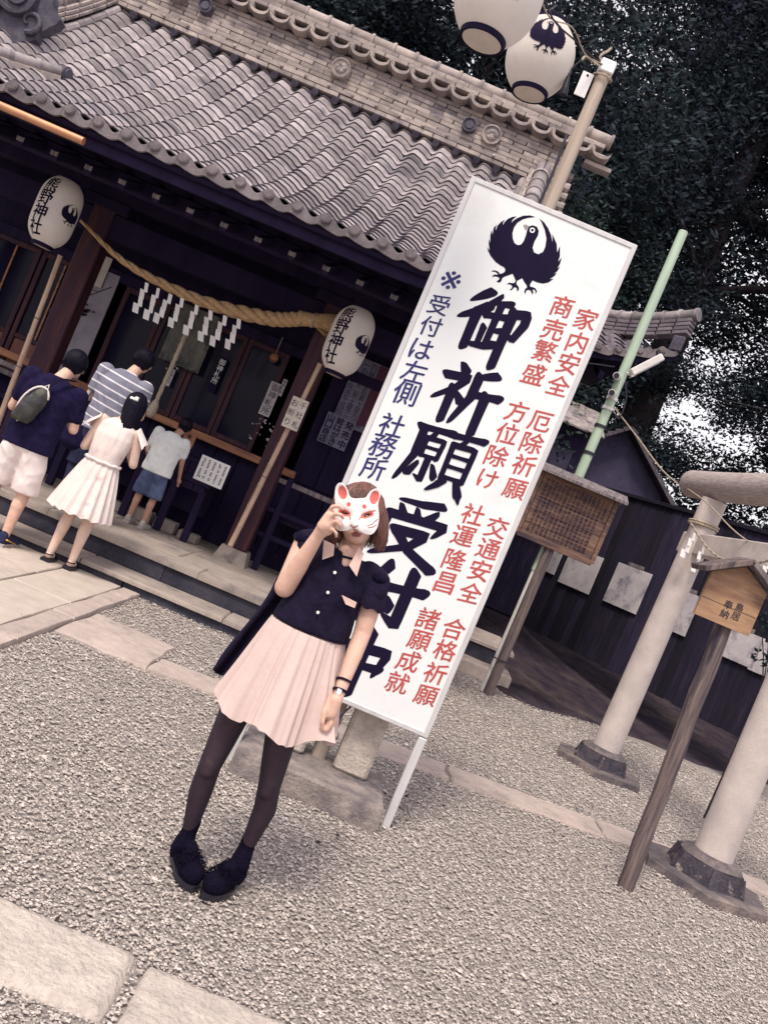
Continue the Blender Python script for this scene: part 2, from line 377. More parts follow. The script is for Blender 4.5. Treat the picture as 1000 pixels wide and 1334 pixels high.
mat('shed_wall', (.050, .042, .085), (.032, .027, .06), rough=.8, scale=5, bump=.2, rnd=.1)
mat('fence_wood', (.024, .018, .040), (.010, .008, .024), rough=.9, scale=8, stretch=(4, 4, .3), bump=.8, rnd=.6, c3=(.045, .036, .055), s3=5, t3=(.55, .72))
mat('shed_roof', (.42, .36, .34), (.22, .19, .2), rough=.8, scale=9, bump=.6, rnd=.25, c3=(.12, .11, .13), s3=4)
mat('dark_roof', (.10, .085, .10), (.05, .042, .06), rough=.8, scale=9, bump=.6, rnd=.3)

# ---------------- ground ----------------
mb = MB(); N = 60
xs = np.concatenate([np.linspace(-80, -8, 8), np.linspace(-7, 9, 40), np.linspace(12, 80, 8)]); ys = np.concatenate([[-40, -10, 0], np.linspace(1.5, 12, 30), [16, 22, 30, 60, 140]])
vs = [(x, y, -0.012 + 0.004 * noise.noise((x * 1.3, y * 1.3, 0))) for y in ys for x in xs]; nx = len(xs)
mb.add(vs, [(j * nx + i, j * nx + i + 1, (j + 1) * nx + i + 1, (j + 1) * nx + i) for j in range(len(ys) - 1) for i in range(nx - 1)])
tag(mb.build('ground', 'gravel_bed', smooth=True), kind='structure')

# dark bare earth with shade put into its colour, rising towards the fence
EARTH_A = [(620, 870), (655, 905), (700, 925), (760, 940), (840, 965), (905, 995), (960, 1010), (1060, 1040)]
front = [gp(px, py) for px, py in EARTH_A]
def earth_front(x):
    if x <= front[0].x: return front[0].y
    for a, b in zip(front, front[1:]):
        if a.x <= x <= b.x: return a.y + (b.y - a.y) * (x - a.x) / (b.x - a.x)
    return front[-1].y
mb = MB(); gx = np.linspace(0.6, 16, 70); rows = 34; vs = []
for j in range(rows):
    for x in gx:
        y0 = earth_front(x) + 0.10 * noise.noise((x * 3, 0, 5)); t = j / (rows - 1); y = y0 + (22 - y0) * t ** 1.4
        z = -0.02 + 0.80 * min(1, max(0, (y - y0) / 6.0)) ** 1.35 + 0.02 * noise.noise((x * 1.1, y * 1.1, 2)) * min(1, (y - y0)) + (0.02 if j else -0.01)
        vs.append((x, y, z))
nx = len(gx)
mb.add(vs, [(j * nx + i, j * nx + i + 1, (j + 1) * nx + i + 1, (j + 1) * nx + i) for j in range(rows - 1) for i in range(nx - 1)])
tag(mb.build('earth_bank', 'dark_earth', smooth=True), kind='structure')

def slab(mbx, x0, x1, y0, y1, z0, z1, jit=.006, b=.012, skew=0.0):
    """one worn stone: chamfered block with a slightly uneven outline and a gently uneven top"""
    n = 5; m_ = 4; rim = []
    def e(a, b_, k): return a + (b_ - a) * k
    out = []
    for k in range(n): out.append((e(x0, x1, k / n), y0))
    for k in range(m_): out.append((x1, e(y0, y1, k / m_)))
    for k in range(n): out.append((e(x1, x0, k / n), y1))
    for k in range(m_): out.append((x0, e(y1, y0, k / m_)))
    sk = lambda x, y: y + skew * (x - x0)
    out = [(x + random.uniform(-jit, jit), sk(x, y) + random.uniform(-jit, jit)) for x, y in out]
    cx, cy = (x0 + x1) / 2, sk((x0 + x1) / 2, (y0 + y1) / 2); L = len(out); vs = []
    for x, y in out: vs.append((x, y, z0))
    for x, y in out: vs.append((x, y, z1 - b))
    for x, y in out:
        dx, dy = cx - x, cy - y; d = math.hypot(dx, dy); vs.append((x + dx / d * b, y + dy / d * b, z1 + random.uniform(-jit, jit) * .3))
    vs.append((cx, cy, z1 + random.uniform(0, jit) * .5))
    fs = [(i, (i + 1) % L, L + (i + 1) % L, L + i) for i in range(L)] + [(L + i, L + (i + 1) % L, 2 * L + (i + 1) % L, 2 * L + i) for i in range(L)]
    fs += [(2 * L + i, 2 * L + (i + 1) % L, 3 * L) for i in range(L)]
    mbx.add(vs, fs)
def stone(name, m, parent, *a, **k):
    q = MB(); slab(q, *a, **k); return q.build(name, m, parent, smooth=0.6, loc=((a[0] + a[1]) / 2, (a[2] + a[3]) / 2, a[5]))

# stone path to the steps
path = thing('stone_path', (-2.7, 6, 0), kind='structure')
cols = [(-1.795, -2.25), (-2.26, -2.98), (-2.99, -3.6), (-3.61, -4.3)]
for k, (xa, xb) in enumerate(cols):
    y = 2.2 + [0, .5, .2, .7][k]
    while y < 7.45:
        L = random.choice([1.25, 1.5, 1.1, 1.7]); y2 = min(y + L, 7.47)
        if y2 - y > .15: stone('paving_stone', 'path_slab', path, xb + .004, xa - .004, y + .004, y2 - .004, -.06, .022, jit=.004, b=.008)
        y = y2 + .004
y = 2.0
while y < 7.45:
    y2 = min(y + random.choice([.9, 1.2, 1.4]), 7.47)
    if y2 - y > .15: stone('kerb_stone', 'strip_stone', path, -1.785, -1.63, y + .005, y2 - .005, -.06, .026, jit=.006)
    y = y2

# band of flat stones crossing the gravel
band = thing('stone_strip', (1.5, 6, 0), kind='structure')
stone('strip_stone', 'strip_stone', band, -1.62, -1.0, 5.52, 6.32, -.05, .012, jit=.02)
x = -0.98; random.seed(3)
while x < 5.6:
    L = random.choice([.9, 1.2, 1.5, 1.75]); y0 = 5.50 + (x + 1) * .19 + random.uniform(-.02, .02)
    stone('strip_stone', 'strip_stone', band, x, x + L - .02, y0, y0 + .36 + random.uniform(-.02, .03), -.05, .012 + random.uniform(-.003, .003), jit=.015, skew=.19)
    x += L
# rough granite pavers in the foreground
front_band = thing('granite_kerb', (0, 2.5, 0), kind='structure')
for xa, xb, ya, yb in ((-2.2, -1.22, 2.28, 2.64), (-1.20, -.155, 2.30, 2.65), (-.125, .62, 2.24, 2.63), (.65, 1.5, 2.27, 2.64), (1.53, 2.5, 2.27, 2.64)):
    q = MB(); n1, n2 = 44, 16; vs = []
    for j in range(n2 + 1):
        for i in range(n1 + 1):
            x = xa + (xb - xa) * i / n1; y = ya + (yb - ya) * j / n2; ed = min(i, n1 - i, j * 1.0, n2 - j)
            z = .010 + .003 * noise.noise((x * 14, y * 14, 1)) + .0035 * noise.noise((x * 45, y * 45, 3)) - (.03 if ed == 0 else 0)
            if ed == 0: x += .012 * noise.noise((x * 8, y * 8, 7)); y += .014 * noise.noise((x * 8, y * 8, 9))
            vs.append((x, y, z))
    q.add(vs, [(j * (n1 + 1) + i, j * (n1 + 1) + i + 1, (j + 1) * (n1 + 1) + i + 1, (j + 1) * (n1 + 1) + i) for j in range(n2) for i in range(n1)])
    q.build('kerb_block', 'rough_granite', front_band, smooth=True, loc=((xa + xb) / 2, (ya + yb) / 2, 0))

# gravel: real pebbles
def pebbles():
    rs = np.random.RandomState(4); N = 350000
    u = rs.rand(N); Y = 1.9 + 9.3 * u ** 1.5; X = -Y * .46 - .6 + (Y * 1.08 + 2.0) * rs.rand(N)
    keep = (X < 6.6) & (X > -1.62)
    for xa, xb, ya, yb in ((-1.62, -1.0, 5.52, 6.32), (-.22, .58, 4.42, 4.97), (-9, -.155, 2.3, 2.65), (-.125, 9, 2.25, 2.63)):
        keep &= ~((X > xa) & (X < xb) & (Y > ya) & (Y < yb))
    yb0 = 5.5 + (X + 1) * .19; keep &= ~((X > -1) & (Y > yb0) & (Y < yb0 + .37) & (rs.rand(N) > .03))
    keep &= ~((Y > 7.5) & (X < .9))
    ef = np.array([earth_front(x) for x in np.linspace(-4, 6, 200)]); efx = np.interp(X, np.linspace(-4, 6, 200), ef)
    keep &= (Y < efx + .15 + .35 * rs.rand(N) ** 3)
    X = X[keep]; Y = Y[keep]; n = len(X)
    sz = (.0030 + .0038 * rs.rand(n) ** 2.0) * (1 + .12 * (Y - 2)) * np.where(rs.rand(n) < .012, 1.9, 1.0)
    base = np.array([(1, 0, 0), (.1, 1, .1), (-1, .1, 0), (0, -1, -.1), (.1, 0, .8)])
    V = base[None] + rs.uniform(-.35, .35, (n, 5, 3))
    a = rs.rand(n) * 2 * np.pi; el = 1 + .6 * rs.rand(n)
    V[:, :, 0] *= el[:, None]; V *= sz[:, None, None]
    ca, sa = np.cos(a), np.sin(a); x = V[:, :, 0] * ca[:, None] - V[:, :, 1] * sa[:, None]; y = V[:, :, 0] * sa[:, None] + V[:, :, 1] * ca[:, None]
    tilt = rs.uniform(-.5, .5, n)[:, None]; z = V[:, :, 2] * .5 + x * tilt * .4
    P = np.stack([x + X[:, None], y + Y[:, None], z + (.001 + .007 * rs.rand(n))[:, None] - .006], -1).reshape(-1, 3)
    tri = np.array([(0, 1, 4), (1, 2, 4), (2, 3, 4), (3, 0, 4)])
    Fc = (tri[None] + (np.arange(n) * 5)[:, None, None]).reshape(-1, 3)
    me = bpy.data.meshes.new('gravel'); me.vertices.add(len(P)); me.vertices.foreach_set('co', P.ravel().astype('f'))
    me.loops.add(Fc.size); me.loops.foreach_set('vertex_index', Fc.ravel().astype('i')); me.polygons.add(len(Fc))
    me.polygons.foreach_set('loop_start', np.arange(0, Fc.size, 3).astype('i')); me.update(); me.validate()
    me.materials.append(MATS['pebble']); print('pebbles', n)
    return link('gravel', me)
tag(pebbles(), 'loose beige and grey gravel spread over the shrine yard', 'gravel', kind='stuff')

# ---------------- steps and platform ----------------
steps = thing('stone_platform', (-2.6, 8, 0), kind='structure')
random.seed(11)
def course(xa, xb, y0, y1, z0, z1, nm, lens, m='step_top'):
    x = xa
    while x < xb - .05:
        x2 = min(x + random.choice(lens), xb)
        if xb - x2 < .25: x2 = xb
        stone(nm, m, steps, x + .003, x2 - .003, y0, y1, z0, z1, jit=.004, b=.012); x = x2
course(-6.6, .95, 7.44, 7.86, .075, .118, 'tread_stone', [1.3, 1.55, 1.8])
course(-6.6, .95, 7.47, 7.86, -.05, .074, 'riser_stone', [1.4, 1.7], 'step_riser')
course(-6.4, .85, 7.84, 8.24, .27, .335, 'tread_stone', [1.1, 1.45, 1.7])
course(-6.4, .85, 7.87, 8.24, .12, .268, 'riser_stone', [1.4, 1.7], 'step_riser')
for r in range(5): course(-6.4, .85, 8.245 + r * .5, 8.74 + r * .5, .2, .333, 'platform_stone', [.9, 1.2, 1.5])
# ---------------- shrine building ----------------
SH = thing('shrine_building', (-2.6, 10.2, 0), 'old Japanese shrine hall with wavy grey tiled roof and dark timber front', 'shrine')
HW = 3.46; RC = -2.61; EY = 7.4; TY = 10.6
def roof_z(X, Y):
    t = (Y - EY) / (TY - EY); tt = max(0, min(1, t))
    up = max(0, (abs(X - RC) - 1.7) / 1.75)
    return 3.50 + 2.25 * (.60 * t + .40 * t * abs(t)) + .30 * up ** 2.3 * (1 - tt) ** 1.5
def hip_x(Y):             # half width of the front slope
    t = (Y - EY) / (TY - EY)
    return HW - (HW - 2.86) * min(1, t / .62) if t < .62 else 2.86
PW = .257; NR = 26
# tile: S section, thick front edge
def tile_geo(w=PW, L=.17, n=10, th=.012, lift=.020):
    vs = []; fs = []
    def zz(x): s = x / w * 2 * math.pi; return .031 * math.sin(s) + .008 * math.sin(2 * s + .6)
    for k in range(n + 1):
        x = w * k / n - w / 2; z = zz(x + w / 2)
        vs += [(x, 0, z + lift + th), (x, 0, z + lift), (x, L * 1.12, z + th)]
    for k in range(n):
        a, b = 3 * k, 3 * k + 3; fs += [(a + 1, b + 1, b, a), (a, b, b + 2, a + 2)]
    return vs, fs
tv, tf = tile_geo()
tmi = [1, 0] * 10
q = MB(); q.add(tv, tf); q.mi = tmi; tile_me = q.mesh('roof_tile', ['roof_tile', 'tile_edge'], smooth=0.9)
roof = link('roof', None, SH, (-2.6, 9, 3.5)); roof.empty_display_size = .1
slots = []
for r in range(NR):
    Y0 = EY + (TY - EY) * (r / NR); Y1 = EY + (TY - EY) * ((r + 1) / NR)
    nc = 28
    for c in range(nc):
        X = RC + (c - (nc - 1) / 2) * PW
        if abs(X - RC) > hip_x(Y0) + .04: continue
        z0 = roof_z(X, Y0); z1 = roof_z(X, Y1); sx = (roof_z(X + .1, Y0) - roof_z(X - .1, Y0)) / .2
        L = math.hypot(Y1 - Y0, z1 - z0)
        Mx = Matrix.Translation((X, Y0, z0)) @ Matrix.Rotation(-math.atan(sx), 4, 'Y') @ Matrix.Rotation(math.atan2(z1 - z0, Y1 - Y0) + random.uniform(-.022, .022), 4, 'X') @ Matrix.Rotation(random.uniform(-.02, .02), 4, 'Z') @ Matrix.Diagonal((1, L / .155, 1, 1))
        slots.append((Mx, Vector((X, Y0, z0))))
def inframe(p, m=10):
    d = p - Vector((0, 0, CAMH)); c = CM.transposed() @ d
    if c.z > -.1: return False
    x = 500 + F * c.x / -c.z; y = 667 - F * c.y / -c.z; return -m < x < 1000 + m and -m < y < 1334 + m
slots.sort(key=lambda s: (not inframe(s[1]), s[1].y, abs(s[1].x)))
rl = Vector((-2.6, 9, 3.5))
for Mx, p in slots[:296]:
    o = bpy.data.objects.new('roof_tile', tile_me); COL.objects.link(o); o.parent = roof
    o.matrix_local = Matrix.Translation(-rl) @ Mx
q = MB()
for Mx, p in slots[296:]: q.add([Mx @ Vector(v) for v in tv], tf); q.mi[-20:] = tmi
# tiles on the side slopes
for sg in (-1, 1):
    for r in range(9):
        for c in range(24):
            Y = 7.45 + c * PW; x0 = HW - .067 * r
            if (Y - EY) / (TY - EY) * (HW - 2.86) / .62 < .067 * r - .04: continue
            t = .067 * r / (HW - 2.86) * .62; Yq = EY + t * (TY - EY); z0 = roof_z(RC, Yq) + (.30 * (1 - min(1, (Y - EY) / 2)) ** 1.5 * max(0, 1 - t * 1.6))
            Mx = Matrix.Translation((RC + sg * x0, Y, z0)) @ Matrix.Rotation(R(90 * sg), 4, 'Z') @ Matrix.Rotation(.47, 4, 'X')
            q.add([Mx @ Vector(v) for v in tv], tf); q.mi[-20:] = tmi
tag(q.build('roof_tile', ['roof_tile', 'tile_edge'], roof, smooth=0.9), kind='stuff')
# eave end tiles: scalloped plate with a round end
q = MB()
n = 12; w_ = PW; th = .02
prof = [(w_ * k / n - w_ / 2, .031 * math.sin(2 * math.pi * k / n) + .008 * math.sin(4 * math.pi * k / n + .6)) for k in range(n + 1)]
vs = [(x, 0, z + .046) for x, z in prof] + [(x, 0, -.030 + .3 * z - .020 * math.sin(math.pi * k / n)) for k, (x, z) in enumerate(prof)]
vs += [(a, .03, c) for a, b, c in vs]; m_ = n + 1
fs = []
for k in range(n): fs += [(m_ + k, m_ + k + 1, k + 1, k), (2 * m_ + k, 2 * m_ + k + 1, 3 * m_ + k + 1, 3 * m_ + k), (k, k + 1, 2 * m_ + k + 1, 2 * m_ + k), (m_ + k, 3 * m_ + k, 3 * m_ + k + 1, m_ + k + 1)]
q.add(vs, fs)
q.lathe([(.001, -.02), (.034, -.018), (.036, -.012), (.044, -.012), (.048, 0), (.048, .10)], (-w_ * .28, -.005, .04), 18, rot=Matrix.Rotation(R(-90), 3, 'X') )
eave_me = q.mesh('eave_tile', 'eave_tile', smooth=0.6)
for c in range(27):
    X = RC + (c - 13) * PW; sx = (roof_z(X + .1, EY) - roof_z(X - .1, EY)) / .2
    o = bpy.data.objects.new('eave_tile', eave_me); COL.objects.link(o); o.parent = roof
    o.location = Vector((X, EY - .03, roof_z(X, EY) - .005)) - rl; o.rotation_euler = (0, -math.atan(sx), random.uniform(-.02, .02))
# deck under the tiles and the plank soffit
q = MB(); gx = [RC + 3.44 * (k / 20 - 1) for k in range(41)]; gy = [EY + .02 + (TY - EY + .1) * k / 12 for k in range(13)]
vs = []
for y in gy:
    for x in gx:
        hx = hip_x(y); xx = RC + (x - RC) / 3.44 * (hx - .02); vs.append((xx, y, roof_z(xx, y) - .025))
for y in gy:
    for x in gx:
        hx = hip_x(y); xx = RC + (x - RC) / 3.44 * (hx - .02); vs.append((xx, y, roof_z(xx, y) - .10))
nx = len(gx); o2 = nx * len(gy)
fs = [(j * nx + i, j * nx + i + 1, (j + 1) * nx + i + 1, (j + 1) * nx + i) for j in range(12) for i in range(nx - 1)]
fs += [(o2 + j * nx + i, o2 + (j + 1) * nx + i, o2 + (j + 1) * nx + i + 1, o2 + j * nx + i + 1) for j in range(12) for i in range(nx - 1)]
fs += [(i, o2 + i, o2 + i + 1, i + 1) for i in range(nx - 1)]
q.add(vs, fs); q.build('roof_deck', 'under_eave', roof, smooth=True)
q = MB()      # back and side slopes' backing
for sg in (-1, 1):
    xo = RC + sg * 3.44; xi = RC + sg * 2.8
    q.add([(xo, 7.5, 3.75), (xo, 14, 3.45), (xi, 14, 4.85), (xi, 9.3, 4.85)], [(0, 1, 2, 3)])
q.add([(RC - 2.9, 10.9, 5.75), (RC + 2.9, 10.9, 5.75), (RC + 2.9, 14, 3.5), (RC - 2.9, 14, 3.5)], [(0, 1, 2, 3)])
for sg in (-1, 1):
    x = RC + sg * 2.75; q.add([(x, 9.2, 4.4), (x, 14.0, 4.4), (x, 10.8, 6.3), (x, 10.3, 6.0)], [(0, 1, 2, 3)])
q.build('rear_slope', 'tile_dark', roof)
for sg in (-1, 1):
    q = MB(); xo = RC + sg * 3.36; xi = RC + sg * 2.9
    q.add([(xo, 7.5, 3.58), (xo, 14, 3.35), (xi, 14, 3.60), (xi, 8.0, 3.60)], [(0, 1, 2, 3)])
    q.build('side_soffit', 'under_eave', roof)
# fascia and rafters
q = MB(); pts = [(RC + 3.42 * (k / 24 - 1), EY + .07, 0) for k in range(49)]
for a, b in zip(pts, pts[1:]):
    za, zb = roof_z(a[0], EY) - .075, roof_z(b[0], EY) - .075
    q.add([(a[0], a[1], za), (b[0], a[1], zb), (b[0], a[1], zb - .10), (a[0], a[1], za - .10), (a[0], a[1] + .05, za), (b[0], a[1] + .05, zb), (b[0], a[1] + .05, zb - .10), (a[0], a[1] + .05, za - .10)], [(0, 1, 2, 3), (3, 2, 6, 7), (0, 4, 5, 1)])
q.build('fascia', 'dark_wood', roof)
rq = MB(); rot = Matrix.Rotation(R(17), 3, 'X'); rq.bbox((0, 1.25, .36), (.065, 2.7, .085), .006, rot=rot); raf_me = rq.mesh('rafter', 'under_eave')
cq = MB(); cq.bbox((0, -.045, -.02), (.068, .01, .045), .003); cap_me = cq.mesh('rafter_cap', 'grey_wood')
for k in range(21):
    X = RC + (k - 10) * .325
    o = bpy.data.objects.new('rafter', raf_me); COL.objects.link(o); o.parent = roof; o.location = Vector((X, 7.85, 3.27)) - rl
    c = bpy.data.objects.new('rafter_cap', cap_me); COL.objects.link(c); c.parent = roof; c.location = Vector((X, 7.85, 3.27)) - rl
q = MB(); q.tube([(-6.0, 7.36, 3.375), (-5.2, 7.36, 3.345), (-3.50, 7.36, 3.335)], .034, 12)
q.build('gutter', 'copper', SH, smooth=0.7)

# main ridge: courses of flat tiles, a row of round ends and crescents, a barrel cap
ridge = link('ridge', None, SH, (RC, 10.6, 5.7))
def ridge_child(nm, me, mtx):
    o = bpy.data.objects.new(nm, me); COL.objects.link(o); o.parent = ridge
    o.matrix_local = Matrix.Translation((-RC, -10.6, -5.7)) @ mtx; return o
RX0, RX1 = -5.85, .42
def bar(lx, ly, lz, b=.004): x = MB(); x.bbox((0, 0, 0), (lx, ly, lz), b); return x.mesh('ridge_tile', 'ridge_tile')
bm_ = bar(.292, .16, .048); nb = 0; stuff = MB()
for c in range(10):
    z = 5.74 + c * .056; y = 10.55 + .012 * c if c > 1 else 10.50
    x = RX0 + (.15 if c % 2 else 0)
    while x < RX1:
        if nb < 220 and inframe(Vector((x, y, z))):
            ridge_child('ridge_tile', bm_, Matrix.Translation((x + random.uniform(-.004, .004), y + random.uniform(-.008, .008), z)) @ Matrix.Rotation(random.uniform(-.01, .01), 4, 'Y')); nb += 1
        else: stuff.bbox((x, y, z), (.292, .16, .048), .004)
        x += .30
for c in range(2):
    z = 6.42 + c * .056; x = RX0 + (.15 if c % 2 else 0)
    while x < RX1 + .15:
        if nb < 280 and inframe(Vector((x, 10.6, z))): ridge_child('ridge_tile', bm_, Matrix.Translation((x, 10.56 + .02 * c, z))); nb += 1
        else: stuff.bbox((x, 10.56 + .02 * c, z), (.292, .16, .048), .004)
        x += .30
tag(stuff.build('ridge_tile', 'ridge_tile', ridge), kind='stuff')
q = MB(); q.box(((RX0 + RX1) / 2, 10.74, 6.1), (RX1 - RX0, .26, .80)); q.build('ridge_core', 'tile_dark', ridge)
# round ends and crescents under the cap
rd = MB(); rd.lathe([(.001, -.05), (.030, -.048), (.034, -.04), (.044, -.04), (.048, -.03), (.048, .1)], (0, 0, 0), 16, rot=Matrix.Rotation(R(-90), 3, 'X')); rd_me = rd.mesh('round_tile', 'ridge_tile', smooth=.6)
cr = MB(); vs = []; n = 10
for k in range(n + 1):
    th = math.pi * k / n; x = -.115 * math.cos(th); zt = -.075 * math.sin(th)
    for yy in (-.075, .08): vs += [(x, yy, zt + .016), (x, yy, zt - .022)]
fs = []
for k in range(n):
    a, b = 4 * k, 4 * k + 4; fs += [(a, a + 1, b + 1, b), (a, b, b + 2, a + 2), (a + 1, a + 3, b + 3, b + 1)]
cr.add(vs, fs); cr_me = cr.mesh('crescent_tile', 'ridge_tile', smooth=.6)
sm = MB(); sm.lathe([(.001, -.02), (.016, -.015), (.02, 0), (.02, .05)], (0, 0, 0), 8, rot=Matrix.Rotation(R(-90), 3, 'X')); sm_me = sm.mesh('knob', 'ridge_tile', smooth=.6)
x = RX0
while x < RX1 + .2:
    ridge_child('round_tile', rd_me, Matrix.Translation((x, 10.50, 6.355)))
    ridge_child('crescent_tile', cr_me, Matrix.Translation((x + PW / 2, 10.50, 6.355)))
    x += PW
x = RX0
while x < RX1:                                  # flared foot of the ridge with small knobs
    ridge_child('knob', sm_me, Matrix.Translation((x, 10.41, 5.80))); x += .30
cp = MB(); cp.tube([(-.15, 0, 0), (.128, 0, 0)], .075, 14); cp.tube([(.118, 0, 0), (.15, 0, 0)], .092, 14); cp_me = cp.mesh('cap_tile', 'ridge_tile', smooth=.6)
x = RX0
while x < RX1 + .3: ridge_child('cap_tile', cp_me, Matrix.Translation((x, 10.64, 6.575))); x += .282
for px, py, dk in ((444, 89, 0), (640, 176, 0), (611, 163, 1), (268, 8, 1), (232, -12, 0)):
    p = at(px, py, 10.46); q = MB(); rr = .085 if dk else .115
    q.lathe([(.001, -.03), (rr * .55, -.028), (rr * .6, -.015), (rr * .8, -.015), (rr * .86, -.032), (rr, -.03), (rr, .08)], p, 24, rot=Matrix.Rotation(R(-90), 3, 'X'))
    if not dk:
        for k in range(6):
            th = k * math.pi / 3; q.lathe([(.001, -.042), (.02, -.036), (.024, -.02)], p + Vector((math.cos(th) * .04, 0, math.sin(th) * .04)), 8, rot=Matrix.Rotation(R(-90), 3, 'X'))
    q.build('crest_disc', 'tile_dark' if dk else 'ridge_tile', ridge, smooth=.6)
# dark half-round stubs coloured as the shaded gaps between ridge foot and tile field
hg = MB(); hg.tube([(0, 0, -.02), (0, -.10, -.075)], .042, 10); hg_me = hg.mesh('gap_stub', 'tile_dark', smooth=.6)
for c in range(24): ridge_child('gap_stub', hg_me, Matrix.Translation((RC + (c - 11.5) * PW + .06, 10.5, 5.735)))

# descending ridges
def desc_ridge(X, Ya, Yb, hgt=.30):
    d = link('descending_ridge', None, SH, (X, Ya, 5.0)); n = int((Ya - Yb) / .2)
    L0 = Vector((X, Ya, 5.0)); pts = [Vector((X, Ya + (Yb - Ya) * k / n, roof_z(X, Ya + (Yb - Ya) * k / n) + hgt)) for k in range(n + 1)]
    for a, b in zip(pts, pts[1:]):
        q = MB(); dr = (b - a).normalized(); q.tube([a, b + dr * .02], [.082, .088], 14); q.tube([b - dr * .015, b + dr * .025], .10, 14); q.build('cap_tile', 'roof_tile', d, smooth=.6, loc=(a + b) / 2)
        for lv in range(3):
            for sg in (-1, 1):
                q = MB(); mid = (a + b) / 2; ang = math.atan2(b.z - a.z, b.y - a.y)
                q.bbox((0, 0, 0), (.13, (b - a).length * .93, .035), .004, rot=Matrix.Rotation(ang - math.pi, 3, 'X'))
                q.v = [tuple(Vector(v) + mid + Vector((sg * (.055 + .02 * lv), 0, -.075 - .052 * lv))) for v in q.v]
                q.build('ridge_tile', 'ridge_tile', d, loc=mid)
    q = MB()
    for a, b in zip(pts, pts[1:]): q.tube([a - Vector((0, 0, .15)), b - Vector((0, 0, .15))], .07, 6)
    q.build('ridge_core', 'tile_dark', d)
    for sg in (-1, 1):                              # row of half-round tiles along the foot of this ridge
        for a, b in zip(pts, pts[1:]):
            q = MB(); o_ = Vector((sg * .17, 0, -hgt + .06)); q.tube([a + o_, b + o_], [.05, .055], 10); q.build('edge_tile', 'roof_tile', d, smooth=.6, loc=(a + b) / 2)
    return d
desc_ridge(.15, 10.45, 8.95); dl = desc_ridge(-5.37, 10.45, 9.05, hgt=.36)
def corner_ridge(A, B, name='corner_ridge', r=.075, lift=.12, endup=.0):
    d = link(name, None, SH, A); n = max(3, int((Vector(B) - Vector(A)).xy.length / .21)); A = Vector(A); B = Vector(B)
    pts = []
    for k in range(n + 1):
        p = A.lerp(B, k / n); p.z = roof_z(p.x, p.y) + lift + endup * (k / n) ** 3; pts.append(p)
    for a, b in zip(pts, pts[1:]):
        dr = (b - a).normalized(); q = MB(); q.tube([a, b], [r * .92, r], 14); q.tube([b - dr * .02, b + dr * .02], r * 1.13, 14); q.build('cap_tile', 'roof_tile', d, smooth=.6, loc=(a + b) / 2)
    q = MB()
    for a, b in zip(pts, pts[1:]): q.tube([a - Vector((0, 0, .09)), b - Vector((0, 0, .09))], r * 1.2, 6)
    q.build('ridge_base', 'ridge_tile', d)
    return pts
corner_ridge((-4.43, 8.42, 4), (-6.0, 7.6, 3.8), r=.06, lift=.09)
q = MB(); q.lathe([(.001, -.03), (.05, -.028), (.055, -.015), (.072, -.01), (.072, .06)], (-4.40, 8.43, roof_z(-4.4, 8.43) + .09), 18, rot=Matrix.Rotation(R(-90), 3, 'X') @ Matrix.Identity(3)); q.v = [tuple((Matrix.Translation((-4.40, 8.43, 0)) @ Matrix.Rotation(R(75), 4, 'Z') @ Matrix.Translation((4.40, -8.43, 0))) @ Vector(v)) for v in q.v]
q.build('end_disc', 'tile_dark', SH, smooth=.6)
pr = corner_ridge((.28, 9.35, 4.6), (.80, 7.5, 3.8), r=.075, lift=.16, endup=.08)
q = MB(); e = pr[-1]; q.bbox(e + Vector((.02, -.05, .0)), (.17, .05, .22), .02, rot=Matrix.Rotation(R(-38), 3, 'Z')); q.lathe([(.001, -.03), (.06, -.02), (.08, 0), (.08, .05)], e + Vector((.03, -.09, .02)), 16, rot=Matrix.Rotation(R(-38), 3, 'Z') @ Matrix.Rotation(R(-90), 3, 'X')); q.build('corner_ornament', 'tile_dark', SH, smooth=.6)
# demon-tile ornament at the foot of the left descending ridge
on = link('ridge_ornament', None, SH, (-5.37, 9.0, 4.4)); zc = roof_z(-5.37, 9) + .30
q = MB(); prof = []
for k in range(40):
    th = 2 * math.pi * k / 40; rr = .36 + .045 * math.cos(5 * th + .6) + (.13 if math.sin(th) < -.6 else 0) * abs(math.cos(th)) + .02 * math.cos(11 * th)
    prof.append(Vector((-5.37 + rr * 1.12 * math.cos(th), 8.93, zc + rr * math.sin(th))))
q.prism(prof, (0, -.06, 0), (0, .08, 0)); q.build('plate', 'tile_dark', on, smooth=.5)
q = MB(); q.lathe([(.001, -.07), (.10, -.06), (.11, -.03), (.15, -.03), (.17, -.08), (.20, -.07), (.21, .0)], (-5.37, 8.87, zc + .05), 28, rot=Matrix.Rotation(R(-90), 3, 'X')); q.build('boss', 'tile_dark', on, smooth=.6)
for sg in (-1, 1):
    q = MB(); pts = [(-5.37 + sg * (.20 + .13 * math.sin(a) * (1 - a / 9)), 8.85, zc - .14 - .12 * math.cos(a) * (1 - a / 9)) for a in [i * .5 for i in range(13)]]
    q.tube(pts, [.03 - .0015 * i for i in range(13)], 8); q.build('scroll', 'tile_dark', on, smooth=.6)
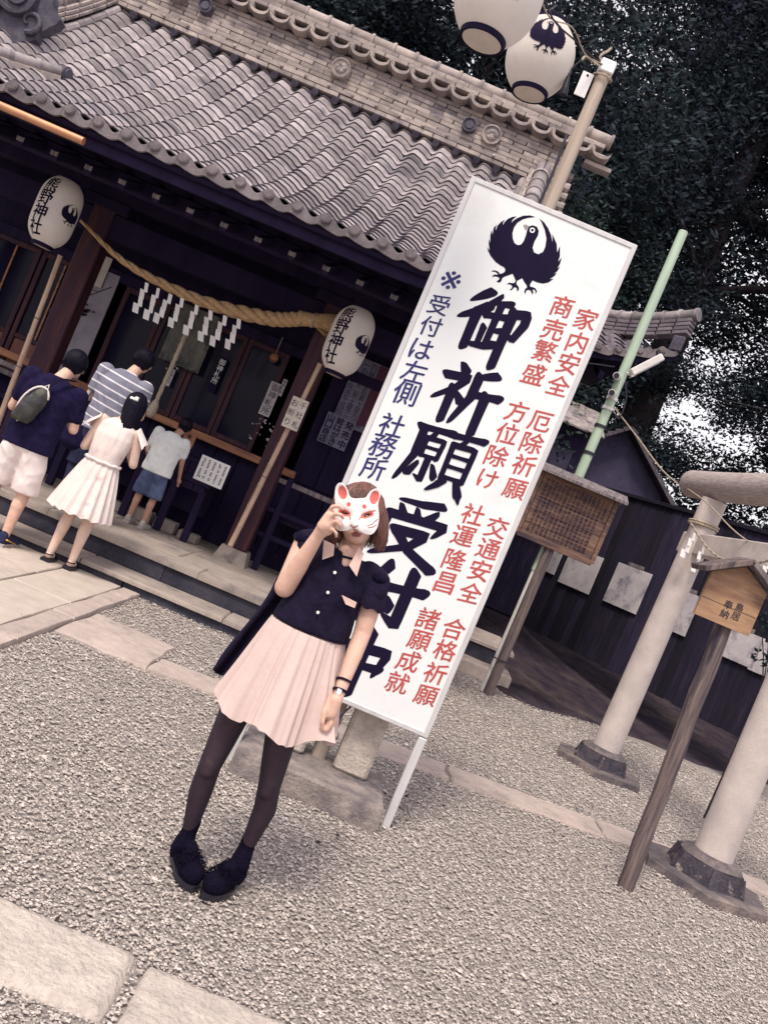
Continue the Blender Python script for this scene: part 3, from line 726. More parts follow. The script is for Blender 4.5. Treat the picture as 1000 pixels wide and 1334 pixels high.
# gable end tiles at the right
gb = link('gable', None, SH, (.6, 10.5, 6))
for k in range(9):
    Y = 10.75 - .22 * k; z = roof_z(.3, Y) + .15
    q = MB(); q.tube([(.16, Y, z), (.50, Y - .02, z - .02)], [.05, .055], 10); q.tube([(.47, Y - .02, z - .02), (.52, Y - .02, z - .02)], .065, 10); q.build('verge_tile', 'ridge_tile', gb, smooth=.6)
q = MB()
pl = [Vector((.43, 10.7 - .25 * k, roof_z(.3, 10.7 - .25 * k) + .02)) for k in range(8)]
q.prism(pl + [p - Vector((0, 0, .20)) for p in pl[::-1]], (-.04, 0, 0), (.03, 0, 0)); q.build('bargeboard', 'dark_wood', gb)
for k in range(3):
    q = MB(); q.bbox((.55 + .09 * k, 10.62, 6.46 - .12 * k), (.34, .16, .05), .006); q.build('ridge_tile', 'ridge_tile', gb)

# timber frame
def beam(nm, c, d, m='dark_wood', parent=SH, b=.008): q = MB(); q.bbox((0, 0, 0), d, b); q.v = [tuple(Vector(v) + Vector(c)) for v in q.v]; return q.build(nm, m, parent, loc=c)
PX = (-3.93, -1.29)
for X in PX:
    pl_ = link('pillar', None, SH, (X, 9.38, .33))
    q = MB(); q.bbox((X, 9.38, 1.93), (.235, .235, 2.88), .012); q.build('post', 'red_wood', pl_)
    q = MB(); q.box((X, 9.38, .41), (.36, .36, .155), taper=.78); q.build('base_stone', 'step_top', pl_)
    beam('bracket', (X, 9.38, 3.30), (.5, .26, .12), parent=pl_)
for X in (-5.45, .25): beam('pillar', (X, 9.38, 1.85), (.22, .22, 3.1))
beam('tie_beam', (RC, 9.38, 3.10), (6.2, .18, .26)); beam('eave_beam', (RC, 9.38, 3.46), (6.5, .22, .2)); beam('eave_beam', (RC, 8.3, 3.36), (6.6, .16, .14))
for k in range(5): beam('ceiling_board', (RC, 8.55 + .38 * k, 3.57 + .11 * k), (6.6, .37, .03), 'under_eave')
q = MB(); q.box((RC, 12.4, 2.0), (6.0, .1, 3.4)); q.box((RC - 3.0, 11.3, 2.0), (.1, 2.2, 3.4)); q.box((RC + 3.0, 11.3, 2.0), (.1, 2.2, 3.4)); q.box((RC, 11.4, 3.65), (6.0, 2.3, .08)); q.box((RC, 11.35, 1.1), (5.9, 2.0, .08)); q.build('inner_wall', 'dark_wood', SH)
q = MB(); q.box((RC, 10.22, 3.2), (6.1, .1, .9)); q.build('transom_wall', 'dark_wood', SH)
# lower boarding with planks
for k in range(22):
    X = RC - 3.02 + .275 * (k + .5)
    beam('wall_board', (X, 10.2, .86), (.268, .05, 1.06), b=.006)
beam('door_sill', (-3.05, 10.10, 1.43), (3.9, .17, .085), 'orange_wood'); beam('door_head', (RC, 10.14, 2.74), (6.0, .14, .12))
# doors: stiles, rails and panes
def door(xc, w, z0=1.475, z1=2.68, m='red_wood', mid=None, panel=0):
    d = link('sliding_door', None, SH, (xc, 10.14, z0)); st = .055
    for sx in (-1, 1): beam('stile', (xc + sx * (w / 2 - st / 2), 10.13, (z0 + z1) / 2), (st, .045, z1 - z0), m, d, .004)
    for z in (z0 + .035, z1 - .03): beam('rail', (xc, 10.13, z), (w - 2 * st - .002, .04, .06), m, d, .004)
    zb = z0 + .065
    if panel:
        beam('rail', (xc, 10.13, z0 + panel), (w - 2 * st - .002, .04, .05), m, d, .004)
        for k in range(3): beam('panel', (xc + (k - 1) * (w - 2 * st) / 3, 10.14, z0 + panel / 2 + .02), ((w - 2 * st) / 3 - .012, .02, panel - .1), 'brown_panel', d, .004)
        zb = z0 + panel + .025
    beam('pane', (xc, 10.145, (zb + z1 - .06) / 2), (w - 2 * st, .006, z1 - .06 - zb), 'glass', d, .001)
    if mid: beam('muntin', (xc, 10.125, (zb + z1) / 2 - .03), (.02, .02, z1 - zb - .06), 'orange_wood', d, .002)
for xc, w in ((-1.93, .50), (-2.44, .50), (-2.95, .50), (-3.46, .50)): door(xc, w)
for xc in (-4.45, -5.05): door(xc, .58, z0=1.25, panel=.42, mid=1)
beam('door_sill', (-4.8, 10.09, 1.23), (1.6, .16, .06), 'grey_wood')
# right bay: dark board wall and railing
for k in range(5): beam('wall_board', (-1.0 + .3 * k, 10.17, 2.05), (.293, .05, 1.35), b=.005)
for z, m in ((1.33, 'grey_wood'), (1.0, 'dark_wood'), (.72, 'dark_wood')):
    beam('handrail', (-.45, 9.5, z), (1.45, .05, .055), m)
    beam('handrail', (-4.75, 9.5, z), (1.4, .05, .055), m)
for X in (-1.05, -.4, .2, -4.15, -4.8, -5.4): beam('rail_post', (X, 9.5, .86), (.07, .07, 1.06))
for X, w2 in ((-.45, 1.5), (-4.8, 1.4)): beam('veranda_floor', (X, 9.86, .98), (w2, .5, .05)); beam('veranda_edge', (X, 9.6, .95), (w2, .04, .1), 'dark_wood')

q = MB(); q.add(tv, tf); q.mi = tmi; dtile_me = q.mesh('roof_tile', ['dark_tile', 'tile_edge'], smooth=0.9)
# roof corner of the rear hall, seen between signboard and trees
rr = thing('rear_hall', (.8, 12.4, 0), 'rear hall behind the signboard whose upturned tiled roof corner shows to its right', 'building')
def rz2(X, Y): 
    t = (Y - 11.3) / 1.4; return 4.33 + 1.0 * (.7 * t + .3 * t * t) + .42 * max(0, (X - .9) / 1.7) ** 2.2 * max(0, 1 - t)
for r in range(8):
    for c in range(13):
        X = -.55 + c * PW; Y0 = 11.3 + 1.4 * r / 8; Y1 = Y0 + .175
        if X > 2.62 - .9 * r / 8: continue
        z0, z1 = rz2(X, Y0), rz2(X, Y1); sx = (rz2(X + .1, Y0) - rz2(X - .1, Y0)) / .2; L = math.hypot(Y1 - Y0, z1 - z0)
        o = bpy.data.objects.new('roof_tile', dtile_me); COL.objects.link(o); o.parent = rr
        o.matrix_local = Matrix.Translation((-.8, -12.4, 0)) @ Matrix.Translation((X, Y0, z0)) @ Matrix.Rotation(-math.atan(sx), 4, 'Y') @ Matrix.Rotation(math.atan2(z1 - z0, Y1 - Y0), 4, 'X') @ Matrix.Diagonal((1, L / .155, 1, 1))
for c in range(13):
    X = -.55 + c * PW; o = bpy.data.objects.new('eave_tile', eave_me); COL.objects.link(o); o.parent = rr; o.location = (X - .8, 11.27 - 12.4, rz2(X, 11.3) - .005); o.rotation_euler = (0, -math.atan((rz2(X + .1, 11.3) - rz2(X - .1, 11.3)) / .2), 0)
q = MB(); vs = []
for j in range(9):
    for i in range(21):
        Y = 11.32 + 1.4 * j / 8; X = -.7 + (3.38 - .9 * j / 8) * i / 20; vs.append((X, Y, rz2(X, Y) - .03))
vs += [(x, y, z - .09) for x, y, z in vs]; fs = [(j * 21 + i, j * 21 + i + 1, (j + 1) * 21 + i + 1, (j + 1) * 21 + i) for j in range(8) for i in range(20)]
fs += [tuple(189 + a for a in f[::-1]) for f in fs] + [(i, 189 + i, 190 + i, i + 1) for i in range(20)] + [(j * 21 + 20, 189 + j * 21 + 20, 189 + j * 21 + 41, j * 21 + 41) for j in range(8)]
q.add(vs, fs); q.build('roof_deck', 'under_eave', rr, smooth=.5)
pts = [Vector((1.35, 12.75, 5.22)), Vector((1.8, 12.3, 5.16)), Vector((2.25, 11.85, 5.20)), Vector((2.72, 11.4, 5.34))]; pts = cat_rom(pts, 3)
for a, b in zip(pts, pts[1:]):
    dr = (b - a).normalized(); q = MB(); q.tube([a, b], [.072, .078], 12); q.tube([b - dr * .02, b + dr * .02], .09, 12); q.build('cap_tile', 'dark_tile' if a.x < 1.2 else 'roof_tile', rr, smooth=.6, loc=(a + b) / 2)
    for lv in range(4):
        q = MB(); m2 = (a + b) / 2 - Vector((0, 0, .09 + .055 * lv)); q.bbox((0, 0, 0), ((b - a).length * .9, .15, .045), .004, rot=dr.to_track_quat('X', 'Z').to_matrix()); q.v = [tuple(Vector(v) + m2) for v in q.v]; q.build('ridge_tile', 'dark_tile', rr, loc=m2)
q = MB(); q.bbox((2.60, 11.30, rz2(2.6, 11.3) + .12), (.16, .05, .2), .02, rot=Matrix.Rotation(R(-40), 3, 'Z')); q.build('corner_ornament', 'tile_dark', rr)
for k in range(9): q = MB(); q.bbox((-.5 + .34 * k, 12.0, 4.38), (.07, 1.3, .09), .006, rot=Matrix.Rotation(R(22), 3, 'X')); q.build('rafter', 'under_eave', rr)
q = MB(); q.box((.4, 13.3, 2.3), (2.6, 1.6, 4.6)); q.build('wall', 'dark_wood', rr)
q = MB(); q.box((.6, 12.9, 4.5), (3.2, 1.9, .06)); q.build('ceiling', 'under_eave', rr)
# veranda sits only in the side bays
# ---------------- crow crest ----------------
CREST_OUT = [(600,110),(540,92),(470,95),(410,118),(370,142),(338,172),(355,135),(398,103),(350,108),(305,128),(270,160),(248,198),(252,165),(268,138),(225,165),(190,205),(172,255),(172,225),(185,190),(150,225),(138,302),(130,248),(115,300),(112,385),(98,345),(98,400),(108,470),(82,430),(90,470),(120,530),(170,590),(225,630),(262,648),(275,668),(272,695),(250,712),
 (215,720),(205,700),(185,688),(150,680),(125,695),(165,695),(190,712),(195,732),(170,725),(145,733),(135,755),(165,745),(195,752),(215,765),(205,785),(180,800),(210,815),(230,800),(245,765),(265,750),(355,718),(375,760),(388,790),(378,815),(350,820),(320,813),(290,830),(330,832),(350,850),(345,875),(318,893),(345,893),(362,875),(375,860),(400,872),(403,908),(423,890),(420,860),(395,830),(400,795),(458,765),
 (475,800),(505,840),(510,865),(490,880),(480,910),(492,940),(500,900),(525,890),(548,900),(568,943),(578,915),(565,890),(590,890),(600,905),(598,938),(617,908),(600,875),(570,862),(545,858),(540,835),(568,790),(620,812),(680,824),(740,812),(795,772),(750,778),(800,745),(830,710),(795,722),(835,690),(866,640),(835,662),(862,615),(882,545),(842,590),(862,530),(862,420),(832,490),(828,400),(780,292),(783,388),(765,300),(735,230),(690,165),(640,125),
 (665,165),(700,250),(718,340),(705,430),(680,485),(630,510),(585,490),(568,440),(590,370),(625,310),(635,260),(615,215),(570,198),(530,210),(510,245),(498,300),(475,365),(445,405),(410,412),(375,390),(355,340),(352,280),(370,220),(405,170),(460,135),(520,118)]
def crest_layers():
    c, s = math.cos(ROLL), math.sin(ROLL)
    def un(x, y): dx, dy = (x - 480) / 800, (y - 470) / 800; return (dx * c + dy * s, dx * s - dy * c)
    def disc(x, y, r, n=20): return [un(x + r * math.cos(2 * math.pi * k / n), y + r * math.sin(2 * math.pi * k / n)) for k in range(n)]
    L = []
    def poly(p, mm, l): L.append((p, [tuple(range(len(p)))], mm, l))
    poly([un(*p) for p in CREST_OUT], 'ink', 0)
    poly([un(*p) for p in [(468, 195), (495, 190), (530, 208), (512, 228), (495, 252), (480, 225)]], 'beak_grey', 1)
    poly(disc(565, 252, 29), 'W', 1.5); poly(disc(565, 252, 15), 'ink', 2)
    return L
CREST = crest_layers()
def flat_group(name, layers, org, size, parent, white='sign_white', gap=.00035, right=(1, 0, 0), up=(0, 0, 1), nrm=(0, -1, 0)):
    mats = []; mb = MB(); r = Vector(right); u = Vector(up); n_ = Vector(nrm); z = 0
    for vs, fs, m, l in layers:
        m = white if m == 'W' else m
        if m not in mats: mats.append(m)
        z = l * gap
        mb.add([r * (x * size) + u * (y * size) + n_ * (z + i * 1.2e-6) for i, (x, y) in enumerate(vs)], fs, mats.index(m))
    me = bpy.data.meshes.new(name); me.from_pydata(mb.v, [], mb.f)
    for m in mats: me.materials.append(MATS[m])
    me.polygons.foreach_set('material_index', mb.mi); me.update()
    return link(name, me, parent, org)
def wrap_group(name, layers, parent, fmap, x0, y0, size, white, rot=0.0, gap=.0006, step=.02):
    """bend flat artwork over a curved surface: cut it in a grid, then map every vertex"""
    mats = []; V = []; Fc = []; MI = []; cr_, sr_ = math.cos(rot), math.sin(rot)
    for vs, fs, m, l in layers:
        m = white if m == 'W' else m
        if m not in mats: mats.append(m)
        bm = bmesh.new(); bv = [bm.verts.new((x0 + (x * cr_ - y * sr_) * size, y0 + (x * sr_ + y * cr_) * size, 0)) for x, y in vs]
        for f in fs:
            try: bm.faces.new([bv[i] for i in f])
            except Exception: pass
        xs = [v.co.x for v in bm.verts]; ys = [v.co.y for v in bm.verts]
        for ax, lo, hi in ((0, min(xs), max(xs)), (1, min(ys), max(ys))):
            c = math.ceil(lo / step) * step
            while c < hi:
                bmesh.ops.bisect_plane(bm, geom=bm.verts[:] + bm.edges[:] + bm.faces[:], plane_co=(c, 0, 0) if ax == 0 else (0, c, 0), plane_no=(1, 0, 0) if ax == 0 else (0, 1, 0)); c += step
        bm.verts.index_update(); o = len(V)
        V += [tuple(fmap(v.co.x, v.co.y, .0008 + l * gap)) for v in bm.verts]
        for f in bm.faces: Fc.append(tuple(v.index + o for v in f.verts)); MI.append(mats.index(m))
        bm.free()
    me = bpy.data.meshes.new(name); me.from_pydata(V, [], Fc)
    for m in mats: me.materials.append(MATS[m])
    me.polygons.foreach_set('material_index', MI); me.update()
    o = link(name, me, parent); o.location = (0, 0, 0); return o
def text_layers(col, size=1.0, dy=1.05, weight=.012, shear=0.0, m='ink', sq=1.0):
    L = []
    for i, ch in enumerate(col):
        v, f = glyph(ch, 0.0, shear)
        for k, (ox, oy) in enumerate(((0, 0), (weight, weight * .5), (-weight, -weight * .5), (weight * .3, -weight)) if weight > .012 else ((0, 0),)): L.append(([((x + ox) * size * sq, (y + oy - i * dy) * size) for x, y in v], f, m, .1 * i + .3 * k))
    return L

# ---------------- paper lanterns ----------------
def lantern_r(z, Rr, H): t = min(1, abs(2 * z / H)); return Rr * (1 - (t ** 2.3 * .46 if H < .6 else t ** 4.2 * .50))
def lantern(loc, Rr, H, label, group, yaw=0.0, ring='ink', crest=None, words=None, tilt=0.0, cap='pole_wood'):
    t = thing('paper_lantern', loc, label, 'lantern', group)
    mb = MB(); n = 72; prof = []
    for k in range(n + 1):
        z = -H / 2 + H * k / n; r = lantern_r(z, Rr, H) * (1 - .006 * (1 if k % 2 else 0)); prof.append((r, z))
    mb.lathe(prof, n=40, cap=False); me = mb.mesh('shade', 'lantern_paper', smooth=True)
    o = bpy.data.objects.new('shade', me); COL.objects.link(o); o.parent = t
    re = lantern_r(H / 2, Rr, H)
    for nm, s in (('bottom_ring', -1), ('top_ring', 1)):
        mb = MB(); z = s * H / 2; p = [(re * .99, z - s * .012), (re * 1.03, z), (re * 1.0, z + s * H * .052), (re * .90, z + s * H * .055)]
        mb.lathe(p + ([(re * .90, z + s * .01), (.001, z + s * .01)] if s > 0 else [(re * .88, z + s * H * .035), (.001, z + s * H * .035)]), n=32, cap=False)
        o = bpy.data.objects.new(nm, mb.mesh(nm, ring, smooth=.7)); COL.objects.link(o); o.parent = t
        if s < 0:
            mb = MB(); mb.lathe([(.001, z - H * .050), (re * .87, z - H * .048), (re * .88, z - H * .040)], n=28, cap=False); d = bpy.data.objects.new('base_disc', mb.mesh('base_disc', cap, smooth=.6)); COL.objects.link(d); d.parent = o
    mb = MB(); mb.tube(cat_rom([(-re * .8, 0, H / 2 + H * .06), (-re * .5, 0, H / 2 + H * .16), (0, 0, H / 2 + H * .20), (re * .5, 0, H / 2 + H * .16), (re * .8, 0, H / 2 + H * .06)], 4), .004, 6)
    o = bpy.data.objects.new('handle', mb.mesh('handle', 'cable')); COL.objects.link(o); o.parent = t
    def fm(x, y, e):                       # x arc length on the belly, y height; front faces -Y
        r = lantern_r(max(-H / 2, min(H / 2, y)), Rr, H) + e + .001; a = x / Rr + yaw
        return Vector((r * math.sin(a), -r * math.cos(a), y))
    if crest: cx, cy, cs, rot = crest; wrap_group('crest', CREST, t, fm, cx, cy, cs, 'lantern_paper', rot, step=.025)
    if words: s_, sz, x0 = words; wrap_group('lettering', text_layers(s_, 1, .98, .022, .08), t, fm, x0, (len(s_) - 1) / 2 * .98 * sz, sz, 'lantern_paper', step=.03)
    t.rotation_euler = (0, tilt, 0)
    return t
lantern((RC - 1.47, 8.62, 2.90), .207, .66, 'white paper shrine lantern at the upper left, beside the thin end of the straw rope', 'paper lanterns under the eave', yaw=.42, crest=(.145, .02, .205, 0), words=('熊野神社', .148, -.145))
lantern((RC + 1.64, 8.62, 2.86), .207, .66, 'white paper shrine lantern beside the thick end of the straw rope', 'paper lanterns under the eave', yaw=.16, crest=(.155, .0, .205, 0), words=('熊野神社', .148, -.135))
LP = at(703, 76, 4.85); l1 = lantern(LP, .185, .375, 'white lantern with black bird crest, complete and hanging next to the pole top', 'paper lanterns on the wire', crest=(.0, .05, .205, 0), tilt=R(-6), cap='aged_paper')
LQ = at(650, -6, 3.95); l2 = lantern(LQ, .195, .40, 'larger white lantern cut off by the top edge of the photo', 'paper lanterns on the wire', crest=(.03, .02, .215, 0), tilt=R(-2), cap='aged_paper')

# ---------------- pole with the lantern wire ----------------
PB = Vector((.19, 4.82, .13)); PT = at(789, 90, 4.82)
t = thing('wooden_pole', PB, 'tall weathered wooden pole rising behind the white signboard and carrying the lantern wire', 'pole')
mb = MB(); mb.tube([PB.lerp(PT, k / 8) + Vector((.004 * noise.noise((k, 1, 1)), 0, 0)) for k in range(9)], [.044 - .001 * k for k in range(9)], 14); mb.build('shaft', 'pole_wood', t, smooth=.7)
mb = MB(); mb.bbox(PT + Vector((0, 0, .0)), (.085, .085, .07), .006, rot=(PT - PB).to_track_quat('Z', 'Y').to_matrix()); mb.build('cap', 'sign_white', t)
ax = (PT - PB).normalized()
mb = MB(); mb.tube([PT - ax * .05 + Vector((.052 * math.cos(a), .052 * math.sin(a), .01 * math.sin(a))) for a in [k * .5 for k in range(14)]], .006, 6); mb.build('tie_wire', 'rope_thin', t)
mb = MB(); mb.tube(cat_rom([PT - ax * .42 + Vector((-.06, -.03, 0)), PT - ax * .7 + Vector((-.05, -.035, 0)), PT - ax * 1.2 + Vector((-.062, -.03, 0)), PT - ax * 2 + Vector((-.05, -.03, 0))], 5), .008, 6); mb.build('conduit', 'cable', t, smooth=True)
wt = thing('lantern_wire', PT, 'thin dark wire and power cord strung from the pole top past the two hanging lanterns', 'wire')
W1 = at(714, 14, 4.4); W2 = at(655, -75, 3.9)
mb = MB(); mb.tube(cat_rom([PT, PT.lerp(W1, .5) + Vector((0, 0, -.01)), W1, W2 + Vector((.1, 0, .1)), W2 + (W2 - W1) * 1.5], 6), .005, 6); mb.build('wire', 'cable', wt)
mb = MB(); pts = cat_rom([PT + Vector((-.02, -.03, 0)), PT.lerp(W1, .35) + Vector((.0, -.01, -.03)), PT.lerp(W1, .7) + Vector((.02, 0, .02)), W1 + Vector((-.01, 0, -.01)), W2 + Vector((.1, 0, .08))], 6); mb.tube(pts, .0035, 6); mb.build('power_cord', 'rope_thin', wt)
mb = MB(); mb.tube(cat_rom([at(757, 78, 4.8), at(744, 90, 4.8), at(738, 104, 4.8)], 4), .005, 6); mb.tube([at(740, 100, 4.8), at(735, 116, 4.8)], [.010, .020], 10); mb.tube([at(735, 116, 4.8), at(733, 124, 4.8)], .022, 10); mb.build('lamp_socket', 'black_plastic', wt, smooth=.6)
mb = MB(); mb.tube(cat_rom([at(757, 79, 4.8), at(763, 74, 4.82), at(780, 86, 4.8), PT], 4), .007, 6); mb.tube(cat_rom([PT, at(781, 74, 4.8), at(792, 66, 4.82), at(796, 62, 4.82)], 4), .007, 6); mb.build('knot', 'rope_thin', wt, smooth=True)
for ln, top in ((LP, W1), (LQ, W2 + Vector((.05, 0, .05)))):
    mb = MB(); a = ln + Vector((-.03, 0, .30)); mb.tube([a, top], .004, 6); mb.build('hanger', 'cable', wt)
c = at(760, 110, 4.78); t = thing('tag_card', c, 'small blank white card hanging just under the pole top', 'card')
mb = MB(); mb.bbox(c, (.062, .006, .135), .002); mb.build('card', 'white_paper', t); mb = MB(); mb.lathe([(.001, -.005), (.007, -.005), (.007, .005)], c + Vector((0, 0, .05)), 10, rot=Matrix.Rotation(R(90), 3, 'X')); mb.build('eyelet', 'ink', t); mb = MB(); mb.tube([c + Vector((0, 0, .055)), PT - ax * .03], .0025, 5); mb.build('string', 'cable', t)

# stone base that holds the pole
t = thing('pole_base', (.19, 4.7, 0), 'low granite slab with two upright stones gripping the foot of the pole', 'stone base')
random.seed(5)
q = MB(); slab(q, -.22, .585, 4.42, 4.97, -.05, .13, jit=.008, b=.014); q.build('slab', 'slab_dark', t, smooth=.6, loc=(.19, 4.7, .0))
for xa, xb in ((-.06, .105), (.275, .47)):
    q = MB(); cx = (xa + xb) / 2; q.bbox((0, 0, 0), (xb - xa, .20, .62), .018)
    q.v = [(x + cx + .006 * noise.noise((x * 9, z * 6, cx)), y + 4.80, z + .13 + .31) for x, y, z in q.v]; q.build('post_stone', 'granite', t, loc=(cx, 4.8, .13))
q = MB(); q.tube([(-.1, 4.80, .52), (.52, 4.80, .52)], .012, 8); q.build('bolt', 'cable', t)
mb = MB(); pts = cat_rom([(.24, 4.62, .50), (.20, 4.6, .40), (.235, 4.6, .33), (.22, 4.66, .28)], 5); mb.tube(pts, .006, 6); tag(mb.build('wire_hook', 'cable', t))

# ---------------- big white signboard ----------------
SY = 4.6
TL = at(616, 226, SY); TR = at(829, 325, SY); BR = at(555, 961, SY); LEG = at(513, 1075, SY)
sx0, sx1 = TL.x, (TR.x + BR.x) / 2; zt, zb = (TL.z + TR.z) / 2, BR.z
sg = thing('signboard', ((sx0 + sx1) / 2, SY, 0), 'tall white standing signboard with black bird crest and big brushed prayer reception lettering', 'signboard')
cx = (sx0 + sx1) / 2
q = MB(); q.bbox((cx, SY, (zt + zb) / 2), (sx1 - sx0 - .05, .022, zt - zb - .05), .002); q.build('panel', 'sign_white', sg)
for nm, c_, d_ in (('frame_rail', (cx, SY, zt - .014), (sx1 - sx0, .034, .028)), ('frame_rail', (cx, SY, zb + .014), (sx1 - sx0, .034, .028)), ('frame_stile', (sx0 + .014, SY, (zt + zb) / 2), (.028, .036, zt - zb)), ('frame_stile', (sx1 - .014, SY, (zt + zb) / 2), (.028, .036, zt - zb))):
    q = MB(); q.bbox(c_, d_, .004); q.build(nm, 'sign_frame', sg)
for X in (sx0 + .02, sx1 - .022): q = MB(); q.bbox((X, SY + .001, (zb + 0) / 2 - .02), (.044, .044, zb + .03), .004); q.build('leg', 'sign_frame', sg)
for zz in (.62, 1.5, 2.5): q = MB(); q.bbox((cx, SY + .03, zz), (sx1 - sx0 - .06, .03, .04), .004); q.build('back_brace', 'sign_frame', sg)
FY = SY - .0125
flat_group('crest', CREST, at(682.6, 326.4, FY), .385, sg)
BIG = {
 '御': [([(.30, .99), (.08, .80)], .11), ([(.34, .76), (.20, .63), (.0, .50)], .12), ([(.20, .62), (.20, .06)], .12), ([(.47, .98), (.36, .80)], .08), ([(.42, .84), (.64, .89)], .08), ([(.32, .62), (.68, .68)], .09), ([(.51, .84), (.50, .18)], .09), ([(.52, .42), (.64, .45)], .07), ([(.38, .44), (.38, .16)], .08), ([(.28, .12), (.48, .15), (.68, .25)], .09), ([(.72, .76), (.94, .82), (.95, .66), (.86, .38), (.80, .42)], .11), ([(.73, .80), (.72, .3), (.72, -.10)], .12)],
 '祈': [([(.24, 1.0), (.34, .88)], .12), ([(.04, .74), (.42, .80), (.28, .58), (.0, .34)], .11), ([(.24, .56), (.24, .0)], .12), ([(.32, .50), (.44, .38)], .11), ([(.86, .98), (.56, .86)], .11), ([(.58, .88), (.57, .5), (.40, .04)], .12), ([(.58, .56), (1.02, .62)], .11), ([(.80, .60), (.80, -.06)], .13)],
 '願': [([(.02, .90), (.54, .94)], .09), ([(.10, .90), (.10, .45), (-.04, .04)], .10), ([(.31, .90), (.26, .78)], .07), ([(.19, .76), (.20, .48)], .065), ([(.19, .76), (.47, .78), (.45, .48)], .065), ([(.21, .62), (.45, .63)], .05), ([(.20, .48), (.45, .49)], .055), ([(.33, .46), (.33, .10), (.25, .14)], .08), ([(.20, .36), (.11, .16)], .08), ([(.43, .38), (.51, .22)], .08), ([(.56, .93), (1.04, .98)], .085), ([(.80, .94), (.72, .80)], .065), ([(.61, .79), (.62, .24)], .07), ([(.61, .79), (.96, .81), (.95, .26)], .075), ([(.63, .62), (.93, .63)], .055), ([(.63, .45), (.93, .46)], .055), ([(.61, .27), (.95, .28)], .06), ([(.69, .24), (.60, .12), (.50, .02)], .085), ([(.86, .26), (1.0, .0)], .10)],
 '受': [([(.82, .99), (.50, .92), (.16, .90)], .10), ([(.17, .82), (.24, .69)], .10), ([(.44, .83), (.48, .71)], .09), ([(.78, .86), (.66, .70)], .10), ([(.06, .66), (.02, .46)], .11), ([(.04, .63), (.98, .68), (.86, .50)], .11), ([(.20, .40), (.74, .45), (.54, .20), (.02, -.06)], .12), ([(.28, .38), (.54, .14), (1.0, -.06)], .13)],
 '付': [([(.36, 1.0), (.22, .72), (.0, .46)], .13), ([(.23, .70), (.23, .0)], .14), ([(.38, .62), (1.04, .70)], .13), ([(.78, .98), (.78, .05), (.60, .14)], .15), ([(.48, .46), (.58, .32)], .13)],
 '中': [([(.12, .70), (.18, .32)], .14), ([(.12, .68), (.90, .74), (.80, .34)], .14), ([(.18, .38), (.84, .42)], .12), ([(.5, 1.02), (.5, -.12)], .15)],
}
for ch, px, py, s in (('御', 640, 427, .335), ('祈', 606, 519, .31), ('願', 571, 602, .335), ('受', 537, 692, .32), ('付', 504, 778, .315), ('中', 469, 862, .30)):
    L = []
    for i, (pts, w_) in enumerate(BIG[ch]):
        v, f = stroke2d([((x - .5), (y - .46) + (x - .5) * .06) for x, y in pts], w_ * 1.28, .8); L.append((v, f, 'ink', 1.0 * i))
    o = flat_group('character', L, at(px, py, FY), s, sg, gap=.00015)
RED = [('家', 763, 416), ('内', 751.6, 446), ('安', 740, 473.5), ('全', 727, 502), ('商', 732, 399), ('売', 720.5, 429), ('繁', 709, 457), ('盛', 695, 487),
       ('厄', 703.5, 549), ('除', 693, 577), ('祈', 682, 606), ('願', 670.5, 637), ('方', 673, 536), ('位', 660.5, 564.5), ('除', 647, 594), ('け', 635, 624),
       ('交', 647, 687), ('通', 636, 715), ('安', 625, 743), ('全', 612.5, 772), ('社', 616, 670), ('運', 603.5, 698), ('隆', 592, 729), ('昌', 580, 759),
       ('合', 591, 819), ('格', 580, 847), ('祈', 567, 877), ('願', 555, 906), ('諸', 557.6, 806), ('願', 546.5, 834), ('成', 532, 861), ('就', 518, 889)]
for ch, px, py in RED: flat_group('character', text_layers(ch, 1, 1, .013, .16, 'red_ink'), at(px, py, FY), .112 if ch != 'け' else .10, sg)
for ch, px, py, s in (('※', 587, 365, .10), ('受', 572, 397, .105), ('付', 561, 425, .105), ('は', 549, 455, .11), ('左', 539.6, 484, .12), ('側', 528.5, 512, .125), ('社', 510.5, 554, .125), ('務', 499, 581, .13), ('所', 486.5, 610, .12)):
    flat_group('character', text_layers(ch, 1, 1, .0125 if ch != '※' else 0, .16, 'blue_ink'), at(px, py, FY), s, sg)

# ---------------- straw rope with paper streamers ----------------
A = at(105, 287, 9.12); B_ = at(428, 419, 9.12); Mid = at(255, 389, 9.12); M1 = at(165, 343, 9.12); M2 = at(345, 414, 9.12)
rp = thing('straw_rope', Mid, 'thick twisted straw rope hung between the two lanterns, thin at its left end', 'rope')
path_ = cat_rom([A, M1, Mid, M2, at(392, 416, 9.12)], 26)
def rope_strands(pts, rfun, turns, parent, m, k=3, name='strand', n=8):
    m_ = len(pts)
    for s in range(k):
        P = []; Rr = []
        for i, p in enumerate(pts):
            t_ = (pts[min(i + 1, m_ - 1)] - pts[max(i - 1, 0)]).normalized(); a = Vector((0, 1, 0)); a = (a - t_ * a.dot(t_)).normalized(); b = t_.cross(a)
            f = i / (m_ - 1); r = rfun(f); th = 2 * math.pi * (turns * f + s / k); P.append(p + (a * math.cos(th) + b * math.sin(th)) * r * .5); Rr.append(r * .54)
        mb = MB(); mb.tube(P, Rr, n); mb.build(name, m, parent, smooth=True)
rope_strands(path_, lambda f: .016 + .062 * min(1, f * 1.5) ** 1.1, 6.0, rp, 'rope')
mb = MB(); e = at(392, 416, 9.12); E2 = at(432, 419, 9.12); mb.tube([e - Vector((.03, 0, 0)), e.lerp(E2, .4), e.lerp(E2, .8), E2 + Vector((.05, 0, 0))], [.082, .07, .08, .10], 14); mb.build('tassel', 'rope', rp, smooth=True)
